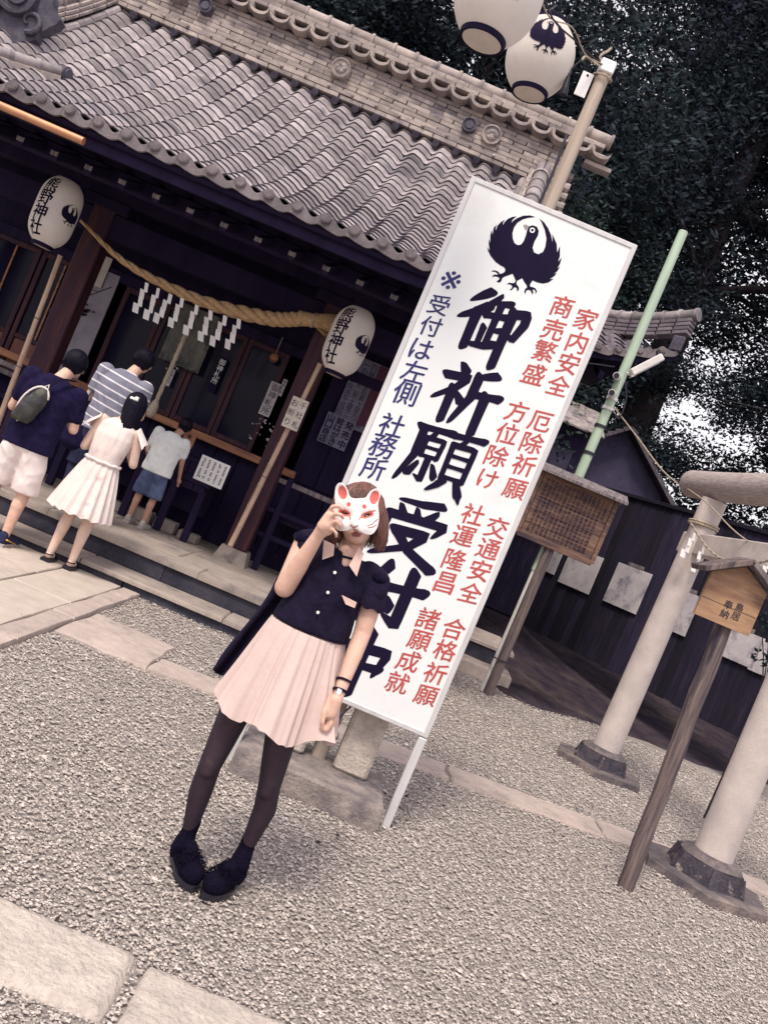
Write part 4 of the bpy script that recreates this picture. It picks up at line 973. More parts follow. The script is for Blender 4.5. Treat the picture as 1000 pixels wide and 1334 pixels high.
mb = MB(); pp = e.lerp(E2, .42); mb.tube([pp + Vector((.0, math.cos(a) * .075, math.sin(a) * .075)) for a in [k * .52 for k in range(13)]], .012, 6); mb.build('binding', 'rope_thin', rp)
mb = MB(); random.seed(2)
for k in range(60):
    a = random.uniform(0, 6.28); p0 = e.lerp(E2, .55) + Vector((0, math.cos(a), math.sin(a))) * .07; mb.tube([p0, p0 + Vector((random.uniform(.12, .22), math.cos(a) * .05, math.sin(a) * .05 + random.uniform(-.02, .02)))], [.004, .001], 4)
mb.build('straw', 'rope', rp)
def streamer(top, s=1.0, name='paper_streamer', m='white_paper', flip=1):
    mb = MB(); w_ = .038 * s; h = .084 * s; x = 0; z = 0; y = 0
    for k in range(4):
        c = Vector((x, y, z - h / 2)); mb.bbox((0, 0, 0), (w_, .003, h), .0005, rot=Matrix.Rotation(.25 * (1 if k % 2 else -1), 3, 'Z')); mb.v[-24:] = [(v[0] + c.x + v[2] * -.25 * flip, v[1] + c.y, v[2] + c.z) for v in mb.v[-24:]]
        x += w_ * (-.40 if k % 2 == 0 else .26) * flip; z -= h * .82; y += .008
        w_ *= 1.13
    o = link(name, mb.mesh(name, m), None, top); return o
ords = ['leftmost', 'second from the left', 'third from the left', 'fourth from the left', 'fifth from the left', 'sixth from the left', 'seventh from the left', 'rightmost']
for k, (px, py) in enumerate(((193, 369), (208, 376), (224, 384), (239, 389), (258, 398), (276, 405), (295, 412), (313, 416))):
    tag(streamer(at(px, py, 9.02), 1.14 + random.uniform(-.05, .05)), 'white zigzag paper streamer on the straw rope, %s of the eight' % ords[k], 'paper streamer', 'paper streamers on the straw rope').rotation_euler = (0, random.uniform(-.1, .1), random.uniform(-.4, .4))
# bell rope hanging in front of the doors
a = at(258, 400, 9.3); b = at(219, 535, 9.3); b.x = a.x - .02
rb = thing('bell_rope', b, 'pale twisted bell rope hanging in front of the doors above the small child', 'rope')
rope_strands([a.lerp(b, k / 60) for k in range(61)], lambda f: .026, 16, rb, 'rope_thin', n=6)
mb = MB(); mb.tube([b + Vector((0, 0, .05)), b, b + Vector((0, 0, -.1)), b + Vector((0, 0, -.14))], [.028, .045, .05, .03], 10); mb.build('knot', 'rope_thin', rb, smooth=True)

# bamboo poles under the lanterns
def bamboo(a, b, lab):
    t = thing('bamboo_pole', b, lab, 'bamboo pole', 'bamboo poles by the pillars'); n = 9
    for k in range(n):
        p, q_ = a.lerp(b, k / n), a.lerp(b, (k + 1) / n); d = (q_ - p).normalized(); r = .024 + .006 * k / n
        mb = MB(); mb.tube([p, p + d * .012, q_ - d * .012, q_], [r * 1.14, r, r, r * 1.14], 10); mb.build('segment', 'bamboo', t, smooth=.8, loc=(p + q_) / 2)
    for f in (.35, .62): 
        c = a.lerp(b, f); mb = MB(); mb.tube([c + Vector((.028 * math.cos(x), .028 * math.sin(x), 0)) for x in [k * .6 for k in range(12)]], .004, 5); mb.build('tie', 'cable', t)
bamboo(at(417, 474, 9.1), at(300, 711, 9.1), 'bamboo pole leaning by the right pillar with a small sign tied on')
bamboo(at(79, 333, 9.1), at(-8, 566, 9.1), 'bamboo pole leaning by the left pillar behind the man in navy')
def notice(px, py, Y, w_, h, m, cols, label, cat='sign', name='notice', ink='ink', size=None, th=.008, ink2=None, wt=.0, board=None, group=None):
    c = at(px, py, Y); t = thing(name, c, label, cat, group); mb = MB(); mb.bbox(c, (w_, th, h), .002); mb.build('sheet', m, t)
    n = len(cols)
    for i, s_ in enumerate(cols):
        if not s_: continue
        sz = min(w_ / n * .82, h / len(s_) * .92) if size is None else size
        flat_group('lettering', text_layers(s_, 1, h * .94 / len(s_) / sz, wt, 0, ink2 if (ink2 and i == 1) else ink), c + Vector(((i + .5) / n * w_ - w_ / 2, -th / 2 - .0006, (len(s_) - 1) / 2 * h * .94 / len(s_))), sz, t)
    return t
notice(384.5, 539, 9.02, .175, .33, 'aged_paper', ['お断り', '千社札'], 'small cream board tied to the right bamboo pole', wt=.01)
c = notice(276, 615, 9.28, .32, .27, 'white_paper', ['', '', ''], 'white paper notice on the front of the offering box')
c0 = at(276, 615, 9.274); random.seed(8)
o = MB()
for i in range(5):
    for j in range(13):
        x = -.12 + i * .06; z = .105 - j * .0165; 
        if random.random() < .85: o.add([c0 + Vector((x + dx, -.001, z + dz)) for dx, dz in ((-.012, -.005), (.012, -.004), (.010, .004), (-.011, .005))], [(0, 1, 2, 3)])
for k, (dx, dz) in enumerate(((-.11, .09), (.05, .10), (.06, -.10), (-.10, -.09))):
    o.add([c0 + Vector((dx + .008 * math.cos(a), -.002, dz + .008 * math.sin(a))) for a in [i * .785 for i in range(8)]], [tuple(range(8))])
me = o.mesh('lettering', 'ink_faded'); l_ = link('lettering', me, c)
# posters on the dark wall at the right
po = notice(482, 519, 10.10, .62, .80, 'blue_paper', ['数え年早見表平成昭和', '一白水星二黒土星三碧', '四緑木星五黄土星六白', '厄除方位除八方除年表', '七赤金星八白土星九紫', '大正昭和平成生まれ男', '前厄本厄後厄女性男性'], 'large faded poster of columns of characters on the dark wall', 'poster', 'poster', wt=.0)
mat('plum', (.10, .03, .06)); q = MB(); q.bbox(at(486, 517, 10.09), (.12, .004, .72), .001); q.build('center_band', 'plum', po)
notice(438, 562, 10.08, .34, .36, 'blue_paper', ['山口商店', '絵はがき', '発売中'], 'small grey poster with bold characters beneath the larger faded poster', 'poster', 'poster', wt=.03)
t = notice(133, 354, 10.05, .12, .36, 'aged_paper', [''], 'plain narrow paper strip hanging above the painted screen', 'paper', 'paper_strip')
c = at(103, 418, 10.08); t = thing('painted_screen', c, 'pale grey screen painted with dark branches, behind the man in navy', 'screen')
q = MB(); q.bbox(c, (.50, .02, 1.3), .004); q.build('sheet', mat('silver_panel', (.30, .27, .32), (.20, .18, .22), rough=.5, scale=3, metal=.1), t)
q = MB(); random.seed(21)
def twig(p, a, l, w_, d):
    if d == 0 or l < .03: return
    e = p + Vector((math.cos(a) * l, 0, math.sin(a) * l)); q.tube([p, e], [w_, w_ * .7], 4)
    for k in range(2 + (d < 3)): twig(p.lerp(e, random.uniform(.4, 1)), a + random.uniform(-.9, .9), l * random.uniform(.5, .8), w_ * .6, d - 1)
    if d < 3:
        for k in range(2): f = p.lerp(e, random.random()) + Vector((random.uniform(-.03, .03), -.001, random.uniform(-.03, .03))); q.add([f + Vector((.022 * math.cos(x), 0, .015 * math.sin(x))) for x in range(6)], [tuple(range(6))])
twig(c + Vector((-.2, -.012, -.5)), 1.2, .4, .008, 5); twig(c + Vector((.2, -.012, .5)), 3.9, .3, .006, 4); q.build('painting', 'ink_faded', t)
# offering box on the platform
t = thing('offering_box', (-2.55, 9.6, .33), 'dark slatted wooden offering box on legs in front of the hall doors', 'offering box')
for k in range(12): q = MB(); q.bbox((-3.32 + .13 * k, 9.32, 1.02), (.122, .03, .30), .004); q.build('plank', 'dark_wood', t)
for k in range(11): q = MB(); q.bbox((-3.25 + .14 * k, 9.5, 1.20), (.035, .38, .03), .004); q.build('slat', 'dark_wood', t)
for X in (-3.38, -2.95, -2.55, -2.15, -1.84): q = MB(); q.bbox((X, 9.34, .62), (.075, .075, .56), .006); q.build('leg', 'dark_wood', t)
q = MB(); q.bbox((-2.6, 9.32, .98), (1.62, .07, .06), .006); q.build('rail', 'dark_wood', t)
q = MB(); q.bbox((-2.6, 9.32, 1.18), (1.66, .06, .05), .006); q.build('rail', 'dark_wood', t)
q = MB(); q.bbox((-2.6, 9.72, .9), (1.6, .03, .6), .006); q.build('back_board', 'dark_wood', t)
random.seed(4)
t2 = thing('base_stones', (-2.6, 9.62, .33), 'row of rough pale foundation stones under the offering box', 'stones')
for k in range(6): q = MB(); slab(q, -3.3 + .27 * k, -3.08 + .27 * k, 9.46, 9.62, .34, .34 + random.uniform(.08, .13), jit=.012); q.build('block', 'step_top', t2, smooth=.6)
q = MB(); c = at(246, 573, 9.36); q.bbox(c, (.13, .04, .16), .006); t = thing('wooden_tablet', c, 'small yellowish wooden plate to the right of the small child', 'plate'); q.build('board', 'orange_wood', t)
for ch, dz in (('賽', .035), ('銭', -.03)): flat_group('lettering', text_layers(ch, .5, .55, 0, 0), c + Vector((0, -.022, dz)), .09, t)
c = at(247, 440, 9.98); t = thing('reflection_panel', c, 'grey green cloth panel standing for a reflection in the glass behind the bell rope', 'reflection')  # cloth added to imitate a greenish reflection in the door glass
mat('reflection', (.17, .17, .15), (.09, .09, .085), rough=.9, scale=4, c3=(.04, .04, .05), s3=6); q = MB(); n = 24; vs = []
for j in range(5):
    for i in range(n + 1): vs.append(c + Vector((-.24 + .48 * i / n, .018 * math.sin(i * 1.1), .34 - .17 * j)))
q.add(vs, [(j * (n + 1) + i, j * (n + 1) + i + 1, (j + 1) * (n + 1) + i + 1, (j + 1) * (n + 1) + i) for j in range(4) for i in range(n)]); q.build('cloth', 'reflection', t, smooth=True)
c = at(357, 466, 10.0); t = thing('round_ornament', c, 'small dull orange round ornament hanging inside the right door', 'ornament'); q = MB(); q.lathe([(.001, -.055), (.035, -.045), (.055, 0), (.035, .045), (.001, .055)], c, 14); q.build('ball', 'orange_wood', t, smooth=True); q = MB(); q.tube([c + Vector((0, 0, .05)), c + Vector((0, 0, .25))], .004, 5); q.build('string', 'rope_thin', t)
random.seed(33)  # white bits added to imitate bright reflections in the door glass
for px, py, lab in ((340, 560, 'cluster of tiny white paper knots for reflections low in the middle door'), (362, 575, 'cluster of tiny white paper knots for reflections low in the right door'), (232, 470, 'cluster of tiny white paper knots for reflections in the left door')):
    c = at(px, py, 10.06); t = thing('reflection_bits', c, lab, 'paper knots'); q = MB()
    for k in range(16):
        p = c + Vector((random.uniform(-.12, .12), random.uniform(-.02, .0), random.uniform(-.14, .14))); q.bbox(p, (random.uniform(.01, .03), .01, random.uniform(.008, .025)), .002, rot=Matrix.Rotation(random.uniform(-1, 1), 3, 'Y'))
    tag(q.build('bits', 'grey_paper', t), kind='stuff')
# paper charms added for bright slips and reflections in the door glass
random.seed(14)
for (px, py, w_, h, lab) in ((222, 492, .05, .20, 'narrow white slip with writing hanging behind the left door'), (283, 488, .09, .42, 'dark strip with pale characters hanging in the doorway'), (352, 520, .13, .40, 'grey framed paper inside the right door'), (368, 505, .05, .2, 'pale paper strip at the right end of the doors')):
    c = at(px, py, 10.05); t = thing('hanging_slip', c, lab, 'paper'); dark = 'dark strip' in lab
    q = MB(); q.bbox(c, (w_, .006, h), .001); q.build('sheet', 'ink' if dark else 'grey_paper', t)
    flat_group('lettering', text_layers('御神札所'[:4], 1, 1.05, .01, 0, 'white_paper' if dark else 'ink'), c + Vector((0, -.0045, h * .36)), min(w_ * .8, h / 4.4), t)
# ---------------- green pole, notice board ----------------
gb0 = gp(633, 903, 0); GY = gb0.y
gt = at(889, 303, GY); 
t = thing('green_pole', (gb0.x - .02, GY, 0), 'tall pale green painted metal pole rising behind the wooden notice board', 'pole')
gx_ = gb0.x - .035; top = Vector((gt.x, GY, gt.z))
q = MB(); q.tube([(gx_, GY + .05, 0), (gx_ + .008, GY + .05, 1.5)], .040, 14); q.build('lower_pipe', 'white_metal', t, smooth=.7)
q = MB(); q.tube([(gx_ + .008, GY + .05, 1.501), (gt.x, GY, 2.6), top], [.050, .058, .054], 16); q.lathe([(.056, 0), (.05, .012), (.001, .016)], top, 16); q.build('pipe', 'green_paint', t, smooth=.7)
for z in (2.95, 3.5, 3.62, 3.28):
    q = MB(); q.tube([(gt.x, GY, z), (gt.x, GY, z + .035)], .068, 16); q.build('clamp', 'white_metal' if z > 3.3 else 'cable', t, smooth=.6)
fl = at(838, 477, GY - .1); t = thing('floodlight', fl, 'white tube floodlight on a bracket, sticking out right of the green pole', 'lamp')
a = at(821, 486, GY - .12); b = at(862, 465, GY - .12)
q = MB(); rot = (b - a).to_track_quat('X', 'Z').to_matrix(); q.bbox((a + b) / 2, ((b - a).length, .10, .085), .012, rot=rot); q.build('housing', 'white_metal', t)
q = MB(); q.bbox((a + b) / 2 + Vector((0, 0, -.06)), ((b - a).length * .9, .08, .02), .006, rot=rot); q.build('lens', 'grey_paper', t)
q = MB(); q.tube([Vector((gt.x, GY, a.z)), a + Vector((.05, .02, 0))], .018, 8); q.build('bracket', 'white_metal', t)
for (px, py, lab) in ((802, 490, 'small white security camera clamped to the green pole'), (796, 512, 'tiny white junction box below the camera on the green pole')):
    c = at(px, py, GY - .1); cam_ = 'camera' in lab; t = thing('security_camera' if cam_ else 'junction_box', c, lab, 'camera' if cam_ else 'box')
    if cam_:
        q = MB(); q.tube([c + Vector((.03, .06, .01)), c + Vector((-.01, -.07, -.01))], .042, 14); q.build('housing', 'white_metal', t, smooth=.6)
        q = MB(); q.tube([c + Vector((-.012, -.072, -.011)), c + Vector((-.014, -.085, -.012))], .032, 14); q.build('lens', 'black_plastic', t)
        q = MB(); q.tube([c, Vector((gt.x - .05, GY, c.z + .03))], .014, 8); q.build('bracket', 'white_metal', t)
    else: q = MB(); q.bbox(c, (.10, .07, .08), .01); q.build('housing', 'white_metal', t); q = MB(); q.tube([c, Vector((gt.x, GY, c.z))], .012, 6); q.build('bracket', 'white_metal', t)
t = thing('overhead_cable', (gt.x, GY, 3), 'thin pale cable sagging from the green pole down to the torii', 'cable')
q = MB(); q.tube(cat_rom([at(725, 476, GY - .05), at(760, 473, GY - .05), at(800, 478, GY - .06)], 6), .007, 5); q.build('wire', 'cable', t)
q = MB(); q.tube(cat_rom([at(795, 525, GY), at(830, 570, 10), at(860, 610, 9.8), at(882, 630, 9.5)], 6), .008, 5); q.tube(cat_rom([at(885, 630, 9.2), at(920, 655, 8), at(960, 695, 7.4), at(1020, 735, 7)], 6), .006, 5); q.build('wire', 'rope_thin', t)
q = MB(); q.tube(cat_rom([at(814, 497, GY - .08), at(815, 520, GY - .08), at(806, 545, GY - .08), at(797, 535, GY - .08)], 6), .008, 5); q.build('wire_loop', 'cable', t)

# notice board
NY = GY - .09
C = [at(709, 612, NY), at(806, 652, NY), at(768, 734, NY), at(672, 692, NY)]
cb = sum(C, Vector()) / 4; bw = ((C[1] - C[0]).length + (C[2] - C[3]).length) / 2; bh = ((C[0] - C[3]).length + (C[1] - C[2]).length) / 2
t = thing('notice_board', (gb0.x, NY, 0), 'weathered wooden notice board on a post, covered with rows of faded writing', 'notice board')
n = 5
for k in range(n):
    q = MB(); q.bbox((cb.x, NY, cb.z - bh / 2 + (k + .5) * bh / n), (bw - .06, .026, bh / n - .004), .003); q.build('board', 'board_wood', t)
for nm, c_, d_ in (('frame', (cb.x, NY, cb.z - bh / 2), (bw, .05, .06)), ('frame', (cb.x - bw / 2, NY, cb.z), (.05, .048, bh)), ('frame', (cb.x + bw / 2, NY, cb.z), (.05, .048, bh))): q = MB(); q.bbox(c_, d_, .005); q.build(nm, 'board_wood', t)
q = MB(); zr = cb.z + bh / 2 + .03
q.add([(cb.x - bw / 2 - .08, NY - .16, zr - .03), (cb.x + bw / 2 + .08, NY - .16, zr - .03), (cb.x + bw / 2 + .08, NY, zr + .05), (cb.x - bw / 2 - .08, NY, zr + .05), (cb.x - bw / 2 - .08, NY + .16, zr - .03), (cb.x + bw / 2 + .08, NY + .16, zr - .03)] +
      [(cb.x - bw / 2 - .08, NY - .16, zr - .06), (cb.x + bw / 2 + .08, NY - .16, zr - .06), (cb.x + bw / 2 + .08, NY, zr + .02), (cb.x - bw / 2 - .08, NY, zr + .02), (cb.x - bw / 2 - .08, NY + .16, zr - .06), (cb.x + bw / 2 + .08, NY + .16, zr - .06)],
      [(0, 1, 2, 3), (3, 2, 5, 4), (6, 9, 8, 7), (9, 10, 11, 8), (0, 6, 7, 1), (4, 5, 11, 10), (0, 3, 9, 6), (3, 4, 10, 9), (1, 7, 8, 2), (2, 8, 11, 5)]); q.build('roof', 'grey_wood', t)
q = MB(); q.tube([(gb0.x + .012, GY - .03, -.05), (gb0.x + .012, GY - .03, cb.z)], .06, 10); q.build('post', 'post_wood', t, smooth=.7)
q = MB(); q.tube([Vector((gb0.x - .005 + .10 * math.cos(a_), GY - .0 + .10 * math.sin(a_), .42)) for a_ in [k * .5 for k in range(14)]], .008, 5); q.build('tie_wire', 'cable', t)
random.seed(17); import string
KJ = '当社御祭神伊弉冉尊熊野大神例大祭由緒沿革創建天正年間境内社殿本殿拝殿氏子崇敬者安産厄除開運商売繁盛家内安全交通安全合格祈願神徳広大無辺'
for i in range(15):
    s_ = ''.join(random.choice(KJ) for _ in range(15 if i else 5)); x = cb.x + bw / 2 - .09 - i * (bw - .16) / 14.5
    flat_group('lettering', text_layers(s_, 1, 1.08, .012, 0), Vector((x, NY - .0145, cb.z + bh / 2 - .09)), .040, t)

# ---------------- torii ----------------
B1 = gp(787, 985, .20); B2 = gp(918, 1140, .20); B1 = Vector((2.83, 8.42, 0)); B2 = Vector((2.985, 6.02, 0))
tr = thing('torii_gate', (2.93, 7.2, 0), 'pale stone torii gate with round pillars seen end-on at the right', 'torii gate')
dirv = (B1 - B2).normalized()
for Bp, tt in ((B1, at(905, 655, 8.42)), (B2, None)):
    topz = 2.78; lean = Vector((0, 0, 0))
    q = MB(); pts = [Bp + Vector((0, 0, .12 + (topz - .12) * k / 10)) + dirv * (-.06 if Bp is B1 else .06) * (k / 10) for k in range(11)]
    q.tube(pts, [.133 - .0016 * k for k in range(11)], 28); q.build('pillar', 'torii_stone', tr, smooth=.7, loc=Bp)
    q = MB(); q.tube([Bp + Vector((0, 0, .155)), Bp + Vector((0, 0, .175)), Bp + Vector((0, 0, .205)), Bp + Vector((0, 0, .218))], [.20, .215, .19, .15], 24); q.build('base_ring', 'plinth', tr, smooth=.6, loc=Bp)
    q = MB(); n = 6; P = []
    for z, r in ((.045, .275), (.165, .240)): P.append([Bp + Vector((r * math.cos(math.pi / 3 * k + .26), r * math.sin(math.pi / 3 * k + .26), z)) for k in range(6)])
    P.append([p + Vector((0, 0, .010)) for p in P[1]]); q.add(P[0] + P[1] + P[2], [(i, (i + 1) % 6, 6 + (i + 1) % 6, 6 + i) for i in range(6)] + [(6 + i, 6 + (i + 1) % 6, 12 + (i + 1) % 6, 12 + i) for i in range(6)] + [tuple(range(12, 18)), tuple(range(5, -1, -1))]); q.build('iron_shoe', 'iron_base', tr, smooth=.4, loc=Bp)
    for k in range(6):
        a_ = math.pi / 3 * k + .26; q = MB(); q.prism([Bp + Vector((math.cos(a_) * r, math.sin(a_) * r, z)) for r, z in ((.288, .050), (.22, .050), (.22, .168), (.252, .168))], (-.012 * math.sin(a_), .012 * math.cos(a_), 0), (.012 * math.sin(a_), -.012 * math.cos(a_), 0)); q.build('fin', 'iron_base', tr, loc=Bp)
    q = MB(); P = [Bp + Vector((.46 * math.cos(math.pi / 3 * k + .26), .46 * math.sin(math.pi / 3 * k + .26), 0)) for k in range(6)]; q.prism(P, (0, 0, -.05), (0, 0, .048)); q.build('plinth_slab', 'plinth', tr, smooth=.3, loc=Bp)
q = MB(); far = B1 + dirv * .62; near = B2 - dirv * 1.1; pts = []; n = 18
for k in range(n + 1): p = far.lerp(near, k / n); pts.append(Vector((p.x, p.y, 2.90 + .05 * (2 * k / n - 1) ** 2)))
q.tube(pts, .142, 24); q.build('top_beam', 'torii_beam', tr, smooth=.7, loc=(2.93, 7.2, 2.9))
q = MB(); q.bbox((0, 0, 0), (.13, 3.4, .21), .012, rot=Matrix.Rotation(math.atan2(-dirv.x, dirv.y), 3, 'Z')); q.v = [(x + 2.94, y + 6.95, z + 2.33) for x, y, z in q.v]; q.build('tie_beam', 'torii_stone', tr, loc=(2.94, 6.95, 2.33))
# thin rope and streamers on the torii
t = thing('thin_rope', (2.9, 8.3, 2.45), 'thin straw cord wound round the far torii pillar and strung to the near one', 'rope')
cz = 2.50; c0 = Vector((B1.x, B1.y - .05, cz))
q = MB(); q.tube([c0 + Vector((.136 * math.cos(a_), .136 * math.sin(a_), .0012 * a_ * 3)) for a_ in [k * .35 for k in range(37)]], .012, 6); q.build('coil', 'rope_thin', t, smooth=True)
ra, rb_ = c0 + Vector((-.14, -.05, 0)), Vector((B2.x - .14, B2.y, cz)); rpts = [ra.lerp(rb_, k / 40) + Vector((0, 0, -.30 * math.sin(math.pi * k / 40))) for k in range(41)]
rope_strands(rpts, lambda f: .012, 30, t, 'rope_thin', k=2, n=5)
for k, lab in ((4, 'far end of the cord, by the pillar'), (9, 'just left of the small roofed plaque'), (30, 'right of the small roofed plaque')):
    tag(streamer(rpts[k] + Vector((0, 0, -.01)), .85), 'white paper streamer on the thin torii cord, ' + lab, 'paper streamer', 'paper streamers on the torii cord').rotation_euler = (0, .1, R(-60) if k == 9 else R(-25))

# ---------------- small roofed plaque on a rough post ----------------
pb = gp(816, 1158, 0); PY_ = pb.y
t = thing('wooden_plaque', pb, 'small house-shaped wooden plaque with its own roof on a rough dark post', 'plaque')
C = [at(933, 727, PY_), at(998, 751, PY_), at(967, 820, PY_), at(914, 796, PY_)]
pt = at(944, 812, PY_)
q = MB(); pts = [Vector((pb.x, pb.y + .03, -.05)).lerp(Vector((pt.x, pt.y + .03, pt.z + .2)), k / 12) + Vector((.012 * noise.noise((k * .6, 3, 1)), .01 * noise.noise((k * .5, 9, 1)), 0)) for k in range(13)]
q.tube(pts, [.062 + .006 * noise.noise((k * .8, 0, 4)) for k in range(13)], 9, sq=.8); q.build('post', 'post_wood', t, smooth=.5, loc=pb)
cc = at(954, 776, PY_ - .04); w_, h = .345, .37
q = MB(); P = [cc + Vector((x, 0, z)) for x, z in ((-w_ / 2, -h / 2), (w_ / 2, -h / 2), (w_ / 2, h / 2 - .10), (0, h / 2), (-w_ / 2, h / 2 - .10))]
q.prism(P, (0, -.016, 0), (0, .016, 0)); q.build('board', 'plaque_wood', t, loc=cc)
for zz in (-.075,): q = MB(); q.add([cc + Vector((-w_ / 2 + .002, -.0164, zz)), cc + Vector((w_ / 2 - .002, -.0164, zz)), cc + Vector((w_ / 2 - .002, -.0164, zz + .004)), cc + Vector((-w_ / 2 + .002, -.0164, zz + .004))], [(0, 1, 2, 3)]); q.build('seam', 'ink_faded', t)
for sg_ in (-1, 1):
    q = MB(); ang = math.atan2(.135, w_ / 2 + .06); L = math.hypot(w_ / 2 + .075, .15); q.bbox((0, 0, 0), (L, .24, .034), .004, rot=Matrix.Rotation(sg_ * ang, 3, 'Y')); q.v = [tuple(Vector(v) + cc + Vector((sg_ * (w_ / 2 + .07) / 2, .02, h / 2 - .035))) for v in q.v]; q.build('roof_board', 'grey_wood' if sg_ > 0 else 'post_wood', t, loc=cc)
flat_group('lettering', text_layers('奉納', 1, 1.1, .02, 0, 'ink_faded'), cc + Vector((-.01, -.0168, -.06)), .052, t)
flat_group('lettering', text_layers('鳥居', 1, 1.1, .02, 0, 'ink_faded'), cc + Vector((.055, -.0168, -.05)), .05, t)

# stepped stone block behind the notice board post
t = thing('stepped_stones', (1.6, 12.2, 0), 'two-tier stone footing behind the post of the notice board', 'stone steps')
random.seed(9); e = gp(668, 880, .0)
q = MB(); slab(q, .9, 2.28, 10.9, 12.6, -.05, .17, jit=.02, b=.03); q.build('block', 'strip_stone', t, smooth=.6)
q = MB(); slab(q, .9, 2.15, 11.25, 12.6, .17, .36, jit=.02, b=.03); q.build('block', 'step_riser', t, smooth=.6)
q = MB(); slab(q, .9, 2.25, 11.2, 12.7, .361, .42, jit=.02, b=.02); q.build('cap_stone', 'strip_stone', t, smooth=.6)

# ---------------- fence with hanging boards ----------------
FA = Vector((1.6, 17.2, 0)); FB = Vector((5.6, 10.6, 0)); fd = (FB - FA).normalized(); fl_ = (FB - FA).length; fn = Vector((fd.y, -fd.x, 0))
t = thing('board_fence', FA, 'dark vertical board fence in the shade behind the torii', 'fence')
ang = math.atan2(fd.y, fd.x); rz = Matrix.Rotation(ang, 3, 'Z'); n = int(fl_ / .16)
fb = MB(); fb.bbox((0, 0, 0), (.152, .025, 2.6), .004, rot=rz); fb_me = fb.mesh('board', 'fence_wood')
for k in range(n):
    p = FA + fd * (k + .5) * .16; o = bpy.data.objects.new('board', fb_me); COL.objects.link(o); o.parent = t; o.location = p + Vector((0, 0, 1.85 + random.uniform(-.01, .01))) - FA + fn * random.uniform(0, .01)
q = MB(); q.bbox((FA + FB) / 2 + Vector((0, 0, 3.17)), (fl_, .12, .06), .006, rot=rz); q.build('coping', 'fence_wood', t)
def onfence(px, py, off=-.06):
    d = ray(px, py); o = Vector((0, 0, CAMH)); k = (FA + fn * 0 - o).dot(fn) / d.dot(fn); return o + d * k
for i, (px, py, w_, h, lab) in enumerate(((693, 716, .62, .42, 'bluish grey board hung on the dark fence left of the notice board post'), (721, 730, .32, .42, 'narrow pale board on the fence just right of the notice board post'), (758, 744, .66, .60, 'square grey board on the fence half hidden by the corner of the notice board'), (819, 767, .66, .66, 'square grey board on the fence, alone between notice board and far torii pillar'), (892, 800, .36, .66, 'narrow grey board on the fence right of the far torii pillar'), (963, 842, .72, .50, 'wide pale board on the fence below the roofed plaque'), (1003, 862, .50, .50, 'pale board on the fence at the right edge of the photo'))):
    p = onfence(px, py); s = 1 if p.y > 13 else .85; toward = (Vector((0, 0, p.z)) - p).normalized(); sgn = 1 if fn.dot(toward) > 0 else -1
    t = thing('hanging_board', p + fn * sgn * .04, lab, 'board', 'boards hung on the dark fence'); L = p + fn * sgn * .05; ws = w_ * p.y / 14 * 1.0; hs = h * p.y / 14 * 1.02
    q = MB(); q.bbox(L, (ws * 1.12, .02, hs), .004, rot=rz); q.build('sheet', 'blue_paper' if i == 0 else 'grey_paper', t)
    q = MB(); q.bbox(L + Vector((0, 0, hs / 2 + .03)), (ws * .5, .024, .06), .004, rot=rz); q.build('clip', 'grey_wood', t)

# ---------------- sheds behind the fence ----------------
def shed(c, w_, d, hw, hr, wallm, roofm, lab, yaw=0, win=False):
    t = thing('storage_shed', c, lab, 'shed'); c = Vector(c)
    q = MB(); P = [c + Vector((x, 0, z)) for x, z in ((-w_ / 2, 0), (w_ / 2, 0), (w_ / 2, hw), (0, hr), (-w_ / 2, hw))]
    q.prism(P, (0, 0, 0), (0, d, 0)); q.build('wall', wallm, t)
    for s in (-1, 1):
        q = MB(); a_ = c + Vector((0, -.3, hr + .05)); b_ = c + Vector((s * (w_ / 2 + .3), -.3, hw - .3 * (hr - hw) / (w_ / 2) + .05)); n = 12; dn = Vector((s * (hr - hw), 0, w_ / 2)).normalized()
        for k in range(n):
            p0, p1 = a_.lerp(b_, k / n), a_.lerp(b_, (k + 1) / n)
            q.add([p0 + dn * .02, p1 + dn * .06, p1 + dn * .06 + Vector((0, d + .6, 0)), p0 + dn * .02 + Vector((0, d + .6, 0)), p0 - dn * .03, p1 - dn * .03, p1 + Vector((0, d + .6, 0)) - dn * .03, p0 + Vector((0, d + .6, 0)) - dn * .03], [(0, 1, 2, 3), (4, 7, 6, 5), (0, 4, 5, 1), (1, 5, 6, 2)])
        q.build('roof', roofm, t)
    if win:
        q = MB(); q.bbox(c + Vector((win, -.01, hw * .72)), (.9, .06, .4), .01); q.build('window', 'dark_wood', t)
        for k in range(3): q = MB(); q.bbox(c + Vector((win - .3 + .3 * k, -.05, hw * .72)), (.04, .03, .38), .005); q.build('bar', 'shed_wall', t)
    return t
shed((3.42, 15.8, .6), 2.1, 2.2, 2.95, 3.80, 'shed_wall', 'dark_roof', 'low dark shed with a gable end facing the yard under the trees', win=.2)
t = thing('outbuilding', (3.0, 15.6, .6), 'dark outbuilding with a pale tiled roof edge behind the green pole', 'building')
q = MB(); q.box((1.75, 16.0, 2.3), (2.2, 1.8, 3.4)); q.build('wall', 'fence_wood', t)
q = MB(); q.bbox((2.35, 15.06, 2.9), (.6, .06, 1.9), .01); fr = q.build('door', 'dark_wood', t)
q = MB(); q.bbox((2.35, 15.02, 3.3), (.42, .03, .6), .005); q.build('pane', 'shed_wall', fr)
for k in range(8):
    for j in range(5):
        q = MB(); q.bbox((0, 0, 0), (.30, .34, .035), .008, rot=Matrix.Rotation(R(24), 3, 'X')); q.v = [tuple(Vector(v) + Vector((.72 + k * .29, 14.9 + j * .27, 4.03 + .12 * j + random.uniform(-.01, .01)))) for v in q.v]; q.build('roof_tile', 'shed_roof', t)
